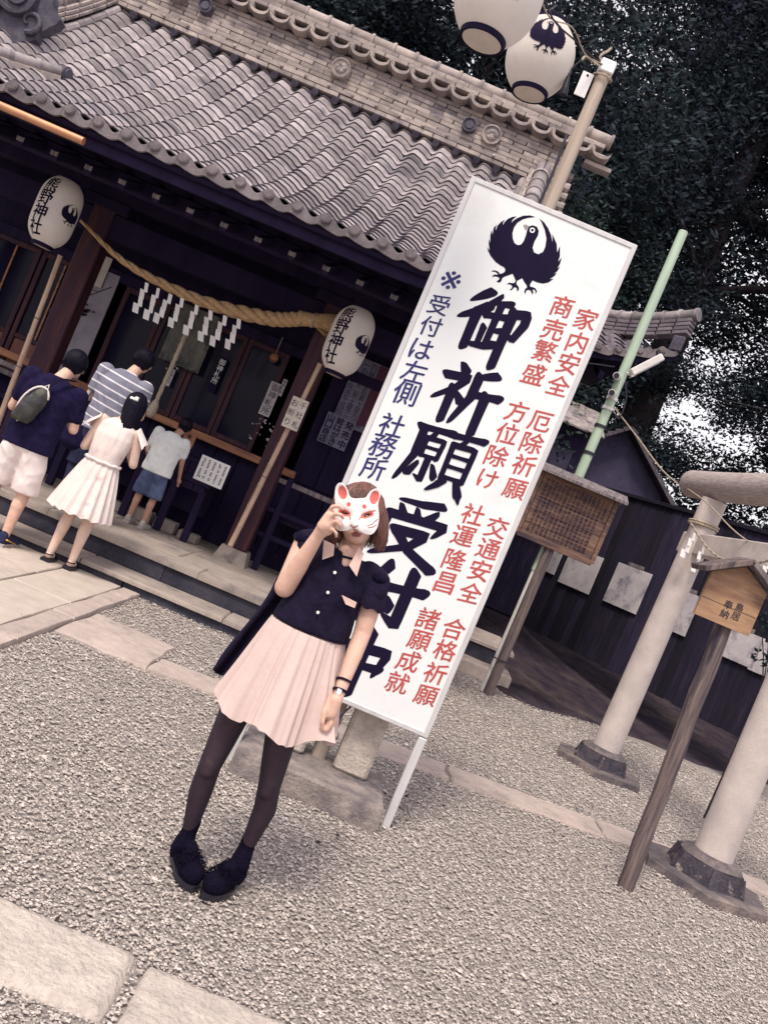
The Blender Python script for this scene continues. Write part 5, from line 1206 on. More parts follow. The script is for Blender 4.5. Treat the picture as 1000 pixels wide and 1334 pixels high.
# ---------------- people materials ----------------
mat('skin', (.66, .44, .35), (.58, .36, .285), rough=.55, scale=22, bump=.12, bscale=160, spec=.35)
mat('skin_pale', (.72, .54, .45), (.63, .45, .38), rough=.55, scale=16, spec=.3)
mat('skin_tan', (.44, .25, .19), (.38, .21, .16), rough=.5, scale=12, spec=.35)
mat('lips', (.30, .09, .10), rough=.35)
mat('black_cloth', (.011, .007, .026), (.007, .005, .018), rough=.85, scale=30, bump=.5, bscale=60, spec=.15)
mat('sequin', (.011, .007, .026), (.007, .005, .018), rough=.38, scale=60, bump=1, bscale=220, spec=.04)
mat('fuzzy_black', (.008, .006, .018), (.005, .004, .011), rough=1, scale=60, bump=1, bscale=120, spec=.05)
mat('pink_cloth', (.67, .53, .50), (.63, .49, .46), rough=.8, scale=9, bump=.2, bscale=30, spec=.15, trans=.12)
mat('pink_collar', (.70, .50, .44), rough=.8, scale=10, spec=.15)
mat('tights', (.052, .030, .040), (.036, .022, .032), rough=.6, scale=30, sheer=(.006, .005, .017), spec=.25)
mat('hair_brown', (.24, .105, .078), (.09, .038, .04), rough=.42, scale=8, stretch=(6, 6, .6), spec=.5, rnd=.35)
mat('hair_black', (.008, .006, .016), (.005, .004, .010), rough=.5, scale=20, stretch=(5, 5, .5), bump=.4, spec=.10)
mat('mask_white', (.84, .82, .82), (.80, .775, .775), rough=.28, scale=6, spec=.5)
mat('mask_red', (.70, .16, .13), (.60, .12, .10), rough=.35, scale=9, spec=.5)
mat('mask_line', (.42, .14, .12), rough=.4)
mat('navy_cloth', (.013, .010, .042), (.008, .006, .027), rough=.9, scale=20, bump=.4, bscale=14, spec=.1)
mat('white_cloth', (.74, .66, .645), (.64, .56, .56), rough=.85, scale=5, bump=.5, bscale=12, spec=.1)
mat('print_cloth', (.74, .66, .63), (.68, .58, .56), rough=.85, scale=5, bump=.5, bscale=12, c3=(.50, .34, .33), s3=9, t3=(.58, .72), spec=.1)
mat('pale_shirt', (.73, .75, .75), (.62, .64, .66), rough=.85, scale=5, bump=.5, bscale=10, spec=.1)
mat('denim', (.11, .145, .26), (.055, .07, .145), rough=.9, scale=9, bump=.4, bscale=60, spec=.1, c3=(.24, .28, .38), s3=5, t3=(.6, .8))
mat('dark_denim', (.03, .032, .075), rough=.9, scale=9, spec=.1)
mat('olive', (.045, .045, .04), (.02, .02, .028), rough=.6, scale=7, bump=.6, bscale=18, c3=(.13, .13, .10), s3=5, t3=(.56, .7))
mat('sneaker', (.45, .41, .38), (.28, .25, .25), rough=.7, scale=30)
mat('yellow', (.70, .37, .07), rough=.5)
def striped(name, base, line, period, width, rough=.85):
    m = mat(name, base, tuple(x * .85 for x in base), rough=rough, scale=6, bump=.4, bscale=10, spec=.1); n = m.node_tree.nodes; l = m.node_tree.links
    b = n['Principled BSDF']; src = b.inputs['Base Color'].links[0].from_socket
    tc = n.new('ShaderNodeTexCoord'); sx = n.new('ShaderNodeSeparateXYZ'); l.new(tc.outputs['Object'], sx.inputs[0])
    a = n.new('ShaderNodeMath'); a.operation = 'MULTIPLY'; a.inputs[1].default_value = .12; l.new(sx.outputs[0], a.inputs[0])
    s = n.new('ShaderNodeMath'); s.operation = 'ADD'; l.new(sx.outputs[2], s.inputs[0]); l.new(a.outputs[0], s.inputs[1])
    d = n.new('ShaderNodeMath'); d.operation = 'PINGPONG'; d.inputs[1].default_value = period / 2; l.new(s.outputs[0], d.inputs[0])
    g = n.new('ShaderNodeMath'); g.operation = 'LESS_THAN'; g.inputs[1].default_value = width / 2; l.new(d.outputs[0], g.inputs[0])
    x = n.new('ShaderNodeMix'); x.data_type = 'RGBA'; l.new(g.outputs[0], x.inputs[0]); l.new(src, x.inputs[6]); x.inputs[7].default_value = (*line, 1); l.new(x.outputs[2], b.inputs['Base Color'])
striped('stripe_shirt', (.22, .22, .29), (.66, .64, .68), .075, .014)

def strands(name, m, parent, org, rot, paths_fn, n, rad=.0016, seed=1, sides=3):
    random.seed(seed); mb = MB()
    for i in range(n):
        pts = paths_fn(i)
        if pts is None: continue
        k = len(pts); mb.tube([org + rot @ Vector(p) for p in pts], [rad * (1 - .6 * (j / (k - 1)) ** 2) for j in range(k)], sides, cap=False)
    return mb.build(name, m, parent, smooth=True)

# ---------------- the girl with the fox mask ----------------
GYY = 3.27
def J(px, py, dy=0.0): return at(px, py, GYY + dy)
gbase = gp(262, 1150, 0)
girl = thing('person', gbase, 'young woman in black blouse, pink pleated skirt and sheer black tights holding up a mask', 'person')
TILT = Matrix.Rotation(R(-21), 3, 'Y')
H = J(466, 671, .01)                     # centre of the skull
def hp(x, y, z): return H + TILT @ Vector((x, y, z))
neckb = J(451, 724, .02)
shR, shL = J(399, 707, .02), J(493, 757, .02)
elR, wrR = J(371, 765, -.06), J(414, 698, -.13)
elL, wrL = J(472, 824, .0), J(442, 903, -.10)
P = [('e', H, (.070, .085, .088), TILT), ('e', hp(0, -.022, -.050), (.055, .062, .060), TILT), ('e', hp(0, -.058, -.085), (.024, .024, .02), TILT),
     ('c', hp(0, -.078, -.01), hp(0, -.098, -.042), .008, .013), ('e', hp(0, -.080, -.066), (.022, .012, .012), TILT),
     ('e', hp(-.071, .0, -.02), (.012, .02, .03), TILT), ('e', hp(.071, .0, -.02), (.012, .02, .03), TILT),
     ('c', hp(0, .015, -.07), neckb + Vector((0, .01, -.03)), .044, .048),
     ('l', [(J(409, 806), .10, .075), (J(424, 780), .11, .080), (J(437, 752), .12, .080), (J(445, 733), .115, .06), (J(448, 722), .07, .05)]),
     ('c', shR, elR, .046, .037), ('c', elR, elR.lerp(wrR, .45), .038, .034), ('c', elR.lerp(wrR, .4), wrR, .034, .0225),
     ('c', shL, elL, .044, .034), ('c', elL, elL.lerp(wrL, .4), .034, .031), ('c', elL.lerp(wrL, .35), wrL, .031, .021)]
# raised hand: back of hand to the camera, fingers closing on the left rim of the mask
def finger(pts, r0, r1): 
    return [('c', a, b, r0 + (r1 - r0) * i / (len(pts) - 1), r0 + (r1 - r0) * (i + 1) / (len(pts) - 1)) for i, (a, b) in enumerate(zip(pts, pts[1:]))]
d = -.15
P += [('c', wrR, J(424, 684, d), .0225, .026), ('c', J(421, 686, d), J(429, 672, d - .003), .024, .019), ('c', J(426, 690, d + .01), J(433, 680, d), .022, .018)]
P += finger([J(427, 669, d), J(433, 660, d - .015), J(441, 659, d - .02), J(446, 663, d - .014)], .0086, .0064)      # index
P += finger([J(430, 675, d - .01), J(437, 669, d - .025), J(444, 671, d - .022), J(447, 675, d - .012)], .0086, .0064)    # middle
P += finger([J(432, 682, d - .01), J(438, 679, d - .022), J(443, 684, d - .018), J(443, 689, d - .008)], .0083, .0062)      # ring
P += finger([J(429, 690, d), J(434, 690, d - .014), J(438, 695, d - .014), J(438, 699, d - .008)], .0075, .0056)            # little
P += finger([J(420, 680, d + .01), J(428, 668, d + .03), J(437, 664, d + .045)], .011, .009)                            # thumb behind the mask
# lowered hand pinching the hem
h0 = wrL; d = -.135
P += [('c', h0, J(434, 921, d + .005), .020, .025), ('c', J(437, 912, d), J(431, 930, d), .022, .022), ('c', J(431, 912, d + .01), J(427, 926, d), .018, .018)]
P += finger([J(432, 930, d), J(431, 943, d - .01), J(426, 951, d - .012), J(421, 953, d - .008)], .0085, .0065)
P += finger([J(429, 931, d + .008), J(427, 944, d - .002), J(422, 951, d - .004), J(416, 949, d)], .0085, .0065)
P += finger([J(434, 928, d + .015), J(434, 942, d + .012), J(430, 951, d + .01), J(425, 956, d + .015)], .0085, .0062)
P += finger([J(436, 926, d + .025), J(437, 938, d + .025), J(434, 947, d + .022), J(431, 953, d + .03)], .0078, .0058)
P += finger([J(428, 916, d - .005), J(422, 928, d - .018), J(420, 940, d - .02), J(420, 949, d - .014)], .011, .008)
# hips and legs
LT, LK, LC, LA = J(311, 918, .0), J(274, 996, -.01), J(261, 1032, .015), J(246, 1084, .035)
RT, RK, RC_, RA = J(367, 955, .0), J(351, 1023, -.01), J(345, 1054, .015), J(321, 1104, .035)
hipL, hipR = J(345, 868, .02), J(381, 884, .02)
legs = []
for T, K, C_, A_ , hp_ in ((LT, LK, LC, LA, hipL), (RT, RK, RC_, RA, hipR)):
    legs += [('c', hp_, T, .080, .060), ('c', T, K, .060, .041), ('c', K, C_, .041, .042), ('c', K + Vector((0, -.012, .01)), K + Vector((0, -.012, -.02)), .034, .032), ('c', C_, A_, .042, .025), ('c', A_, A_ - Vector((0, 0, .03)), .026, .026)]
P += legs + [('e', (hipL + hipR) / 2 + Vector((0, 0, .05)), (.14, .10, .12))]
blob('body', P, 'skin', girl, voxel=.0040, smooth=3)
# face: eyes, brows and lips
for sx in (-1, 1):
    q = MB(); c = hp(sx * .030, -.075, .003); q.lathe([(.001, .0), (.006, .002), (.010, .004)], (0, 0, 0), 14)
    q = MB(); q.tube([c + TILT @ Vector((-.014, .004, -.002)), c + TILT @ Vector((-.005, -.004, .004)), c + TILT @ Vector((.006, -.004, .004)), c + TILT @ Vector((.014, .005, -.001))], [.002, .004, .004, .002], 8); q.build('eyelash', 'hair_black', girl, smooth=True)
    q = MB(); 
    for s_, mm, rr, nm in ((0, 'mask_white', (.012, .008, .006), 'eyeball'), (1, 'hair_black', (.0055, .004, .0055), 'iris')):
        q = MB(); q.lathe([(max(1e-4, math.sin(a) * 1), math.cos(a)) for a in [math.pi * k / 10 for k in range(11)]], n=16); q.v = [tuple(c + Vector((0, -.004 * s_ + .002, -.001)) + TILT @ Vector((v[0] * rr[0], v[1] * rr[1], v[2] * rr[2]))) for v in q.v]; q.build(nm, mm, girl, smooth=True)
blob('lips', [('c', hp(-.017, -.084, -.0665), hp(0, -.091, -.0645), .0035, .0058), ('c', hp(.017, -.084, -.0665), hp(0, -.091, -.0645), .0035, .0058), ('c', hp(-.010, -.085, -.0725), hp(.010, -.085, -.0725), .0055, .0055)], 'lips', girl, voxel=.002, smooth=2)
# tights, socks, shoes
tg = [(p[0], p[1], p[2], p[3] + .002, p[4] + .002) for p in legs]
blob('tights', tg + [('e', (hipL + hipR) / 2 + Vector((0, 0, .05)), (.142, .102, .122))], 'tights', girl, voxel=.006, smooth=3)
for nm, A_, toe in (('sock', LA, Vector((-.045, 0, 0))), ('sock', RA, Vector((.045, 0, 0)))):
    blob('sock', [('c', A_ + Vector((0, -.002, .05)), A_ - Vector((0, .0, .01)), .0305, .031), ('c', A_, A_ - Vector((0, .02, .06)), .031, .040)], 'fuzzy_black', girl, voxel=.006, smooth=2)
for A_, toe in ((LA, gp(258, 1158, .04)), (RA, gp(268, 1160, .04))):
    heel = Vector((A_.x, A_.y + .012, .045)); toe = Vector((toe.x, min(toe.y, A_.y - .12), .038)); v = (toe - heel); v.z = 0; v = v.normalized(); L = .172
    toe = heel + v * L
    s = blob('shoe', [('c', heel + Vector((0, 0, .03)), heel + Vector((0, 0, -.012)), .040, .041), ('c', heel, heel + v * L * .55, .044, .042), ('c', heel + v * L * .4 + Vector((0, 0, .005)), toe, .047, .040), ('e', toe - v * .02 + Vector((0, 0, .004)), (.052, .052, .036)), ('c', heel + v * L * .35 + Vector((0, 0, .045)), heel + v * L * .6 + Vector((0, 0, .03)), .028, .026)], 'fuzzy_black', girl, voxel=.005, smooth=3, post=lambda c: Vector((c.x, c.y, max(c.z, .012))))
    q = MB(); side = Vector((-v.y, v.x, 0)); pl = []
    for k in range(24):
        a = 2 * math.pi * k / 24; c_ = math.cos(a); w_ = .047 if c_ > 0 else .040; pl.append(heel + v * (L * .5 + (L * .5 + .045) * c_) + side * (w_ * math.sin(a) * (1.08 if c_ > 0 else 1))); pl[-1].z = 0
    q.prism(pl, (0, 0, .002), (0, 0, .024)); q.build('sole', 'black_plastic', s, smooth=.6)
    random.seed(int(A_.x * 1000)); q = MB()
    for k in range(700):
        a = random.uniform(0, 6.28); t_ = random.random(); p = heel + v * L * t_ + side * (.046 * math.sin(a)) + Vector((0, 0, .012 + .036 * abs(math.cos(a)))); dn = (side * math.sin(a) + Vector((0, 0, abs(math.cos(a)))) + v * (t_ - .4)).normalized()
        q.tube([p, p + dn * random.uniform(.006, .014) + Vector((random.uniform(-.004, .004),) * 3)], [.0012, .0004], 3, cap=False)
    q.build('fur', 'fuzzy_black', s)
# blouse
bl = [('l', [(J(403, 819), .150, .108), (J(410, 806), .147, .105), (J(422, 782), .131, .100), (J(434, 756), .134, .098), (J(443, 736), .134, .080), (J(447, 724), .10, .062), (J(449, 718), .062, .050)]),
      ('c', J(410, 712, .02), J(402, 708, .02), .056, .056, 1), ('c', J(404, 708, .02), J(399, 716, .01), .056, .053),
      ('c', J(480, 749, .02), J(490, 757, .02), .053, .052), ('c', J(489, 758, .02), J(486, 775, .015), .053, .052)]
def bl_post(c):
    n_ = noise.noise((c.x * 24, c.y * 10, c.z * 5)); n2 = 1 - 2.2 * abs(noise.noise((c.x * 13 + c.z * 6, 4, c.z * 12))); return c + Vector((.005 * n_, -.009 * n_ - .006 * n2, 0))
blob('blouse', bl, 'black_cloth', girl, voxel=.006, smooth=3, post=bl_post)
blob('neckline', [('e', J(451, 731, -.046), (.034, .018, .024)), ('c', J(451, 722, -.03), J(449, 734, -.062), .035, .016)], 'skin', girl, voxel=.005, smooth=3)
for c_, rr in ((J(399, 703, .01), (.052, .052, .028)),):
    blob('shoulder_trim', [('e', c_, rr)], 'sequin', girl, voxel=.006, smooth=1)
blob('shoulder_trim', [('e', J(493, 753, .01), (.040, .050, .026))], 'sequin', girl, voxel=.006, smooth=1)
q = MB(); hemring = []            # flared sleeve over the lowered arm
for k in range(24):
    a = 2 * math.pi * k / 24; hemring.append((math.cos(a), math.sin(a)))
vs = []
for i, (c_, r) in enumerate(((J(487, 760, .015), .044), (J(485, 769, .012), .054), (J(482, 780, .01), .060), (J(479, 790, .01), .063))):
    for k, (x, y) in enumerate(hemring): vs.append(c_ + Vector((x * (r + .005 * math.sin(5 * k) * i / 3), y * r * .95, .006 * math.sin(k * 1.7) * i / 3)))
q.add(vs, [(i * 24 + k, i * 24 + (k + 1) % 24, (i + 1) * 24 + (k + 1) % 24, (i + 1) * 24 + k) for i in range(3) for k in range(24)]); q.build('sleeve', 'black_cloth', girl, smooth=True)
# long back panel of the blouse swinging out behind the skirt
q = MB(); n, m_ = 16, 14; vs = []
top_a, top_b = J(362, 762, .09), J(430, 812, .15); bot_a, bot_b = J(277, 872, .10), J(365, 905, .17)
for j in range(m_ + 1):
    for i in range(n + 1):
        f, g = i / n, j / m_; a = top_a.lerp(bot_a, g); b = top_b.lerp(bot_b, g); p = a.lerp(b, f)
        p += Vector((0, .022 * math.sin(f * 22) * g, -.012 * math.sin(f * 22) * g - .02 * g * math.sin(math.pi * f))); vs.append(p)
nv = len(vs); vs += [p + Vector((0, .005, 0)) for p in vs]
fs = [(j * (n + 1) + i, j * (n + 1) + i + 1, (j + 1) * (n + 1) + i + 1, (j + 1) * (n + 1) + i) for j in range(m_) for i in range(n)]
fs += [tuple(nv + x for x in f[::-1]) for f in fs]; q.add(vs, fs); random.seed(3)
for i in range(n * 3):
    f = i / (n * 3); p = bot_a.lerp(bot_b, f); q.tube([p + Vector((0, .002, .004)), p + Vector((random.uniform(-.012, .004), .0, -random.uniform(.012, .03)))], [.002, .0008], 3)
q.build('back_panel', 'black_cloth', girl, smooth=True)
q = MB(); sl = [J(368, 752, .07), J(356, 775, .08), J(330, 808, .09), J(300, 846, .1), J(280, 873, .1)]; q.tube(cat_rom(sl, 5), [.030 + .012 * math.sin(k * .5) * .4 - .0006 * k for k in range(21)], 10, sq=.6); q.build('back_fold', 'black_cloth', girl, smooth=True)
# collar, buttons, pocket, choker
def zz(x, y, dy): return J(380 + .14 * x, 600 + .14 * y, dy)
for pl in ([(298, 738, -.075), (398, 785, -.088), (388, 885, -.104), (284, 922, -.098)], [(628, 806, -.085), (668, 868, -.092), (604, 1078, -.103), (532, 974, -.110)]):
    q = MB(); q.prism([zz(*p) for p in pl], (0, -.004, .0), (0, .004, 0)); q.build('collar', 'pink_collar', girl)
ck = [zz(396, 840, -.05), zz(430, 880, -.062), zz(500, 912, -.068), zz(570, 915, -.062), zz(612, 880, -.045)]
q = MB(); cc_ = (zz(505, 870, -.012)); pts = []
for k in range(25):
    a = math.pi * 2 * k / 24; v = Matrix.Rotation(R(-8), 3, 'Y') @ Vector((.0520 * math.cos(a), .0560 * math.sin(a), 0)); pts.append(cc_ + v + Vector((0, 0, -.008)))
q.tube(pts, .005, 6); q.build('choker', 'black_cloth', girl, smooth=True)
for x, y, dy in ((436, 746, -.108), (427, 772, -.108), (414, 798, -.112)):
    q = MB(); q.lathe([(.001, -.003), (.0045, -.003), (.006, -.001), (.006, .004)], J(x, y, dy), 12, rot=Matrix.Rotation(R(-90), 3, 'X')); q.build('button', 'mask_white', girl, smooth=.6)
q = MB(); q.prism([J(445, 775, -.092), J(464.5, 785, -.088), J(462, 792, -.088), J(450, 787, -.093)], (0, -.003, 0), (0, .006, 0)); q.build('pocket_flap', 'pink_collar', girl)
# pleated skirt
wc = J(402, 820, .0); hc = J(358, 931, .0); q = MB(); nk = 220; lev = 16; vs = []; random.seed(6)
ph = [random.uniform(-.6, .6) for _ in range(26)]
for j in range(lev + 1):
    g = j / lev; c = wc.lerp(hc, g)
    for k in range(nk):
        a = 2 * math.pi * k / nk; f = a / (2 * math.pi) * 24; i0 = int(f); fr = f - i0; pv = ph[i0 % 24] * (1 - fr) + ph[(i0 + 1) % 24] * fr
        rx = .145 + (.220 - .145) * g ** .9; ry = .108 + (.19 - .108) * g ** .9
        w_ = (math.sin(a * 24 + pv * 4) * .42 * (1 - .5 * g) + .85 * math.sin(a * 8 + 1.3 + 1.7 * math.sin(a * 2)) * g + .30 * math.sin(a * 41 + 2 * pv) * (1 - .6 * g)) * (.005 + .019 * g)
        z = c.z + .017 * g * math.sin(a * 8 + 2.4 + 1.7 * math.sin(a * 2)) + .004 * g * math.sin(a * 24 + pv * 4) - .03 * g * max(0, -math.sin(a))
        x = c.x + (rx + w_) * math.cos(a); y = c.y + (ry + w_) * math.sin(a)
        # gathered up at the hand
        hx = max(0, 1 - ((a - 5.75) / .32) ** 2) * g ** 2; x += hx * .035; y -= hx * .03; z += hx * .035
        vs.append((x, y, z))
fs = [(j * nk + k, j * nk + (k + 1) % nk, (j + 1) * nk + (k + 1) % nk, (j + 1) * nk + k) for j in range(lev) for k in range(nk)]
q.add(vs, fs); q.build('skirt', 'pink_cloth', girl, smooth=True)
# watch and bracelet
def ringat(c, axis, r, rad, nm, m, w_=None):
    axis = axis.normalized(); a = axis.orthogonal().normalized(); b = axis.cross(a); q = MB(); q.tube([c + (a * math.cos(t) + b * math.sin(t)) * r for t in [2 * math.pi * k / 20 for k in range(21)]], rad, 6); return q.build(nm, m, girl, smooth=True)
ax = (wrL - elL); ringat(elL.lerp(wrL, .80), ax, .0275, .0045, 'bracelet', 'black_cloth'); ringat(elL.lerp(wrL, .96), ax, .0255, .005, 'watch_strap', 'black_cloth')
cw = elL.lerp(wrL, .96) + Vector((-.004, -.027, 0)); rw = ax.to_track_quat('Z', 'Y').to_matrix()
q = MB(); q.bbox(cw, (.020, .010, .026), .003, rot=rw); q.build('watch_case', 'chrome', girl)
q = MB(); q.bbox(cw + Vector((0, -.004, 0)), (.013, .006, .018), .002, rot=rw); q.build('watch_face', 'mask_white', girl)
# hair: under-volume plus strands
hv = [('e', hp(0, .012, .018), (.086, .098, .092), TILT), ('c', hp(-.072, .018, -.01), hp(-.076, .012, -.082), .032, .026), ('c', hp(.072, .018, -.01), hp(.076, .012, -.088), .032, .026), ('c', hp(0, .06, -.01), hp(0, .058, -.08), .065, .050)]
blob('hair', hv, 'hair_brown', girl, voxel=.006, smooth=3)
hair = girl.children[-1] if False else [c for c in girl.children if c.name.startswith('hair')][0]
def bob(i):
    phi = random.uniform(0, 2 * math.pi); front = math.cos(phi - 1.5 * math.pi); 
    rr = random.uniform(1.0, 1.07); pts = []; fringe = front > .72
    zend = random.uniform(-.132, -.092) if not fringe else random.uniform(.02, .045)
    ph0 = phi; part = Vector((.018, -.02, 0)) 
    for k in range(11):
        s = k / 10
        if s < .55 or fringe:
            th = (s / .55 if not fringe else s) * (math.pi / 2 if not fringe else 1.15); x = math.sin(th) * math.cos(ph0) * .095; y = math.sin(th) * math.sin(ph0) * .108 + .012; z = math.cos(th) * .098 + .018
            f = max(0, 1 - th * 1.2); x += part.x * f; y += part.y * f
        else:
            g = (s - .55) / .45; bulge = .004 + .010 * math.sin(math.pi * g * .9) - .014 * max(0, g - .75) * 4 * .3
            x = (.095 + bulge) * math.cos(ph0); y = (.108 + bulge) * math.sin(ph0) + .012; z = .018 + g * (zend - .018)
            if front > .3: x *= 1.0; y += (front - .3) * .06 * g
        pts.append((x * rr + .0045 * noise.noise((i, k * .6, 1)) * (.3 + k * .12), y * rr + .0045 * noise.noise((i, k * .6, 5)) * (.3 + k * .12), z * rr if z > 0 else z))
    return pts
strands('strands', 'hair_brown', hair, H, TILT, bob, 2600, rad=.0014, seed=5)

# ---------------- the fox mask ----------------
MK = .000386; UPM = Vector((-math.sin(ROLL), 0, math.cos(ROLL))); RTM = Vector((math.cos(ROLL), 0, math.sin(ROLL)))
mc = zz(590, 520, -.112); mask = thing('fox_mask', mc, 'white fox half mask with red ears and red eye lines', 'mask')
OUT = [(620, 352), (570, 350), (540, 325), (520, 275), (490, 228), (450, 208), (418, 235), (404, 290), (402, 350), (406, 410), (394, 460), (386, 540), (394, 600), (425, 642), (480, 652), (545, 640), (585, 628), (625, 645), (690, 680), (735, 686), (770, 660), (795, 615), (808, 550), (806, 470), (800, 410), (818, 345), (826, 300), (812, 266), (778, 262), (740, 282), (712, 312), (685, 345)]
OUT = [tuple(p)[:2] for p in cat_rom([(x, y, 0) for x, y in OUT] + [(620, 352, 0)], 5)][:-1]
def ell(x, y, cx, cy, a, b, deg):
    c, s = math.cos(R(deg)), math.sin(R(deg)); dx, dy = x - cx, y - cy; u, v = dx * c + dy * s, -dx * s + dy * c; return (u / a) ** 2 + (v / b) ** 2
def inside(x, y, P):
    r = False; j = len(P) - 1
    for i in range(len(P)):
        if (P[i][1] > y) != (P[j][1] > y) and x < (P[j][0] - P[i][0]) * (y - P[i][1]) / (P[j][1] - P[i][1]) + P[i][0]: r = not r
        j = i
    return r
def segd(x, y, pts):
    b = 1e9
    for (x0, y0), (x1, y1) in zip(pts, pts[1:]):
        t = max(0, min(1, ((x - x0) * (x1 - x0) + (y - y0) * (y1 - y0)) / ((x1 - x0) ** 2 + (y1 - y0) ** 2))); b = min(b, math.hypot(x - x0 - t * (x1 - x0), y - y0 - t * (y1 - y0)))
    return b
def mdepth(x, y):      # towards the viewer, metres
    X = (x - 600) / 210; Yv = (y - 520) / 300
    dpt = .034 * (1 - min(1.4, X * X)) ; dpt += .020 * math.exp(-((x - 588) / 42) ** 2 - ((y - 590) / 60) ** 2) + .008 * math.exp(-((x - 590) / 30) ** 2 - ((y - 500) / 90) ** 2)
    dpt += .009 * math.exp(-((x - 490) / 55) ** 2 - ((y - 600) / 45) ** 2) + .009 * math.exp(-((x - 700) / 60) ** 2 - ((y - 625) / 50) ** 2)
    for cx, cy, dg in ((495, 487, 18), (700, 508, -14)): dpt -= .010 * math.exp(-ell(x, y, cx, cy, 62, 34, dg))
    for cx, cy, dg in ((475, 300, -10), (767, 345, 14)): dpt -= .010 * math.exp(-ell(x, y, cx, cy, 46, 66, dg) ** 2)
    return dpt
st = 3.4; q = MB(); grid = {}; nxg = int(460 / st); nyg = int(500 / st)
def mcol(x, y):
    for cx, cy, dg in ((475, 300, -10), (767, 345, 14)):
        if ell(x, y, cx, cy, 44, 66, dg) < 1: return 1
    for cx, cy in ((535, 408), (675, 428)):
        if math.hypot(x - cx, y - cy) < 20: return 1
    for cx, cy, dg in ((495, 487, 18), (700, 508, -14)):
        if ell(x, y, cx, cy, 62, 33, dg) < 1: return 1
    if segd(x, y, [(430, 430), (480, 448), (530, 490), (552, 545)]) < 7 or segd(x, y, [(628, 545), (660, 500), (715, 475), (772, 466)]) < 7: return 1
    if segd(x, y, [(556, 598), (584, 618), (612, 602)]) < 6 or segd(x, y, [(584, 618), (580, 640)]) < 5: return 2
    if segd(x, y, [(700, 608), (745, 590), (795, 545)]) < 5 or segd(x, y, [(712, 622), (750, 618), (782, 600)]) < 5 or segd(x, y, [(470, 590), (430, 570), (400, 540)]) < 5: return 2
    return 0
def mnode(i, j):
    if (i, j) not in grid:
        x, y = 380 + i * st, 200 + j * st; p = RTM * ((x - 590) * MK) - UPM * ((y - 520) * MK) + Vector((0, -mdepth(x, y), 0)); grid[(i, j)] = len(q.v); q.v.append(tuple(p))
    return grid[(i, j)]
for i in range(nxg):
    for j in range(nyg):
        x, y = 380 + (i + .5) * st, 200 + (j + .5) * st
        if not inside(x, y, OUT): continue
        if ell(x, y, 495, 487, 40, 15, 18) < 1 or ell(x, y, 700, 508, 40, 15, -14) < 1: continue
        q.f.append((mnode(i, j), mnode(i, j + 1), mnode(i + 1, j + 1), mnode(i + 1, j))); q.mi.append(mcol(x, y))
ms = q.build('shell', ['mask_white', 'mask_red', 'mask_line'], None, smooth=True); ms.parent = mask; ms.location = (0, 0, 0)
sm_ = ms.modifiers.new('s', 'SMOOTH'); sm_.iterations = 3; so = ms.modifiers.new('t', 'SOLIDIFY'); so.thickness = .0035; so.offset = 0
q = MB()
for s_, x in ((-1, 402), (1, 806)): q.tube([RTM * ((x - 590) * MK) - UPM * ((-60) * MK) * 0 + Vector((0, -.002, 0)), Vector((s_ * .088, .10, .0)) + UPM * .03, Vector((s_ * .085, .22, .02)) + UPM * .03], .0015, 5)
o = q.build('elastic_cord', 'cable', None); o.parent = mask; o.location = (0, 0, 0)

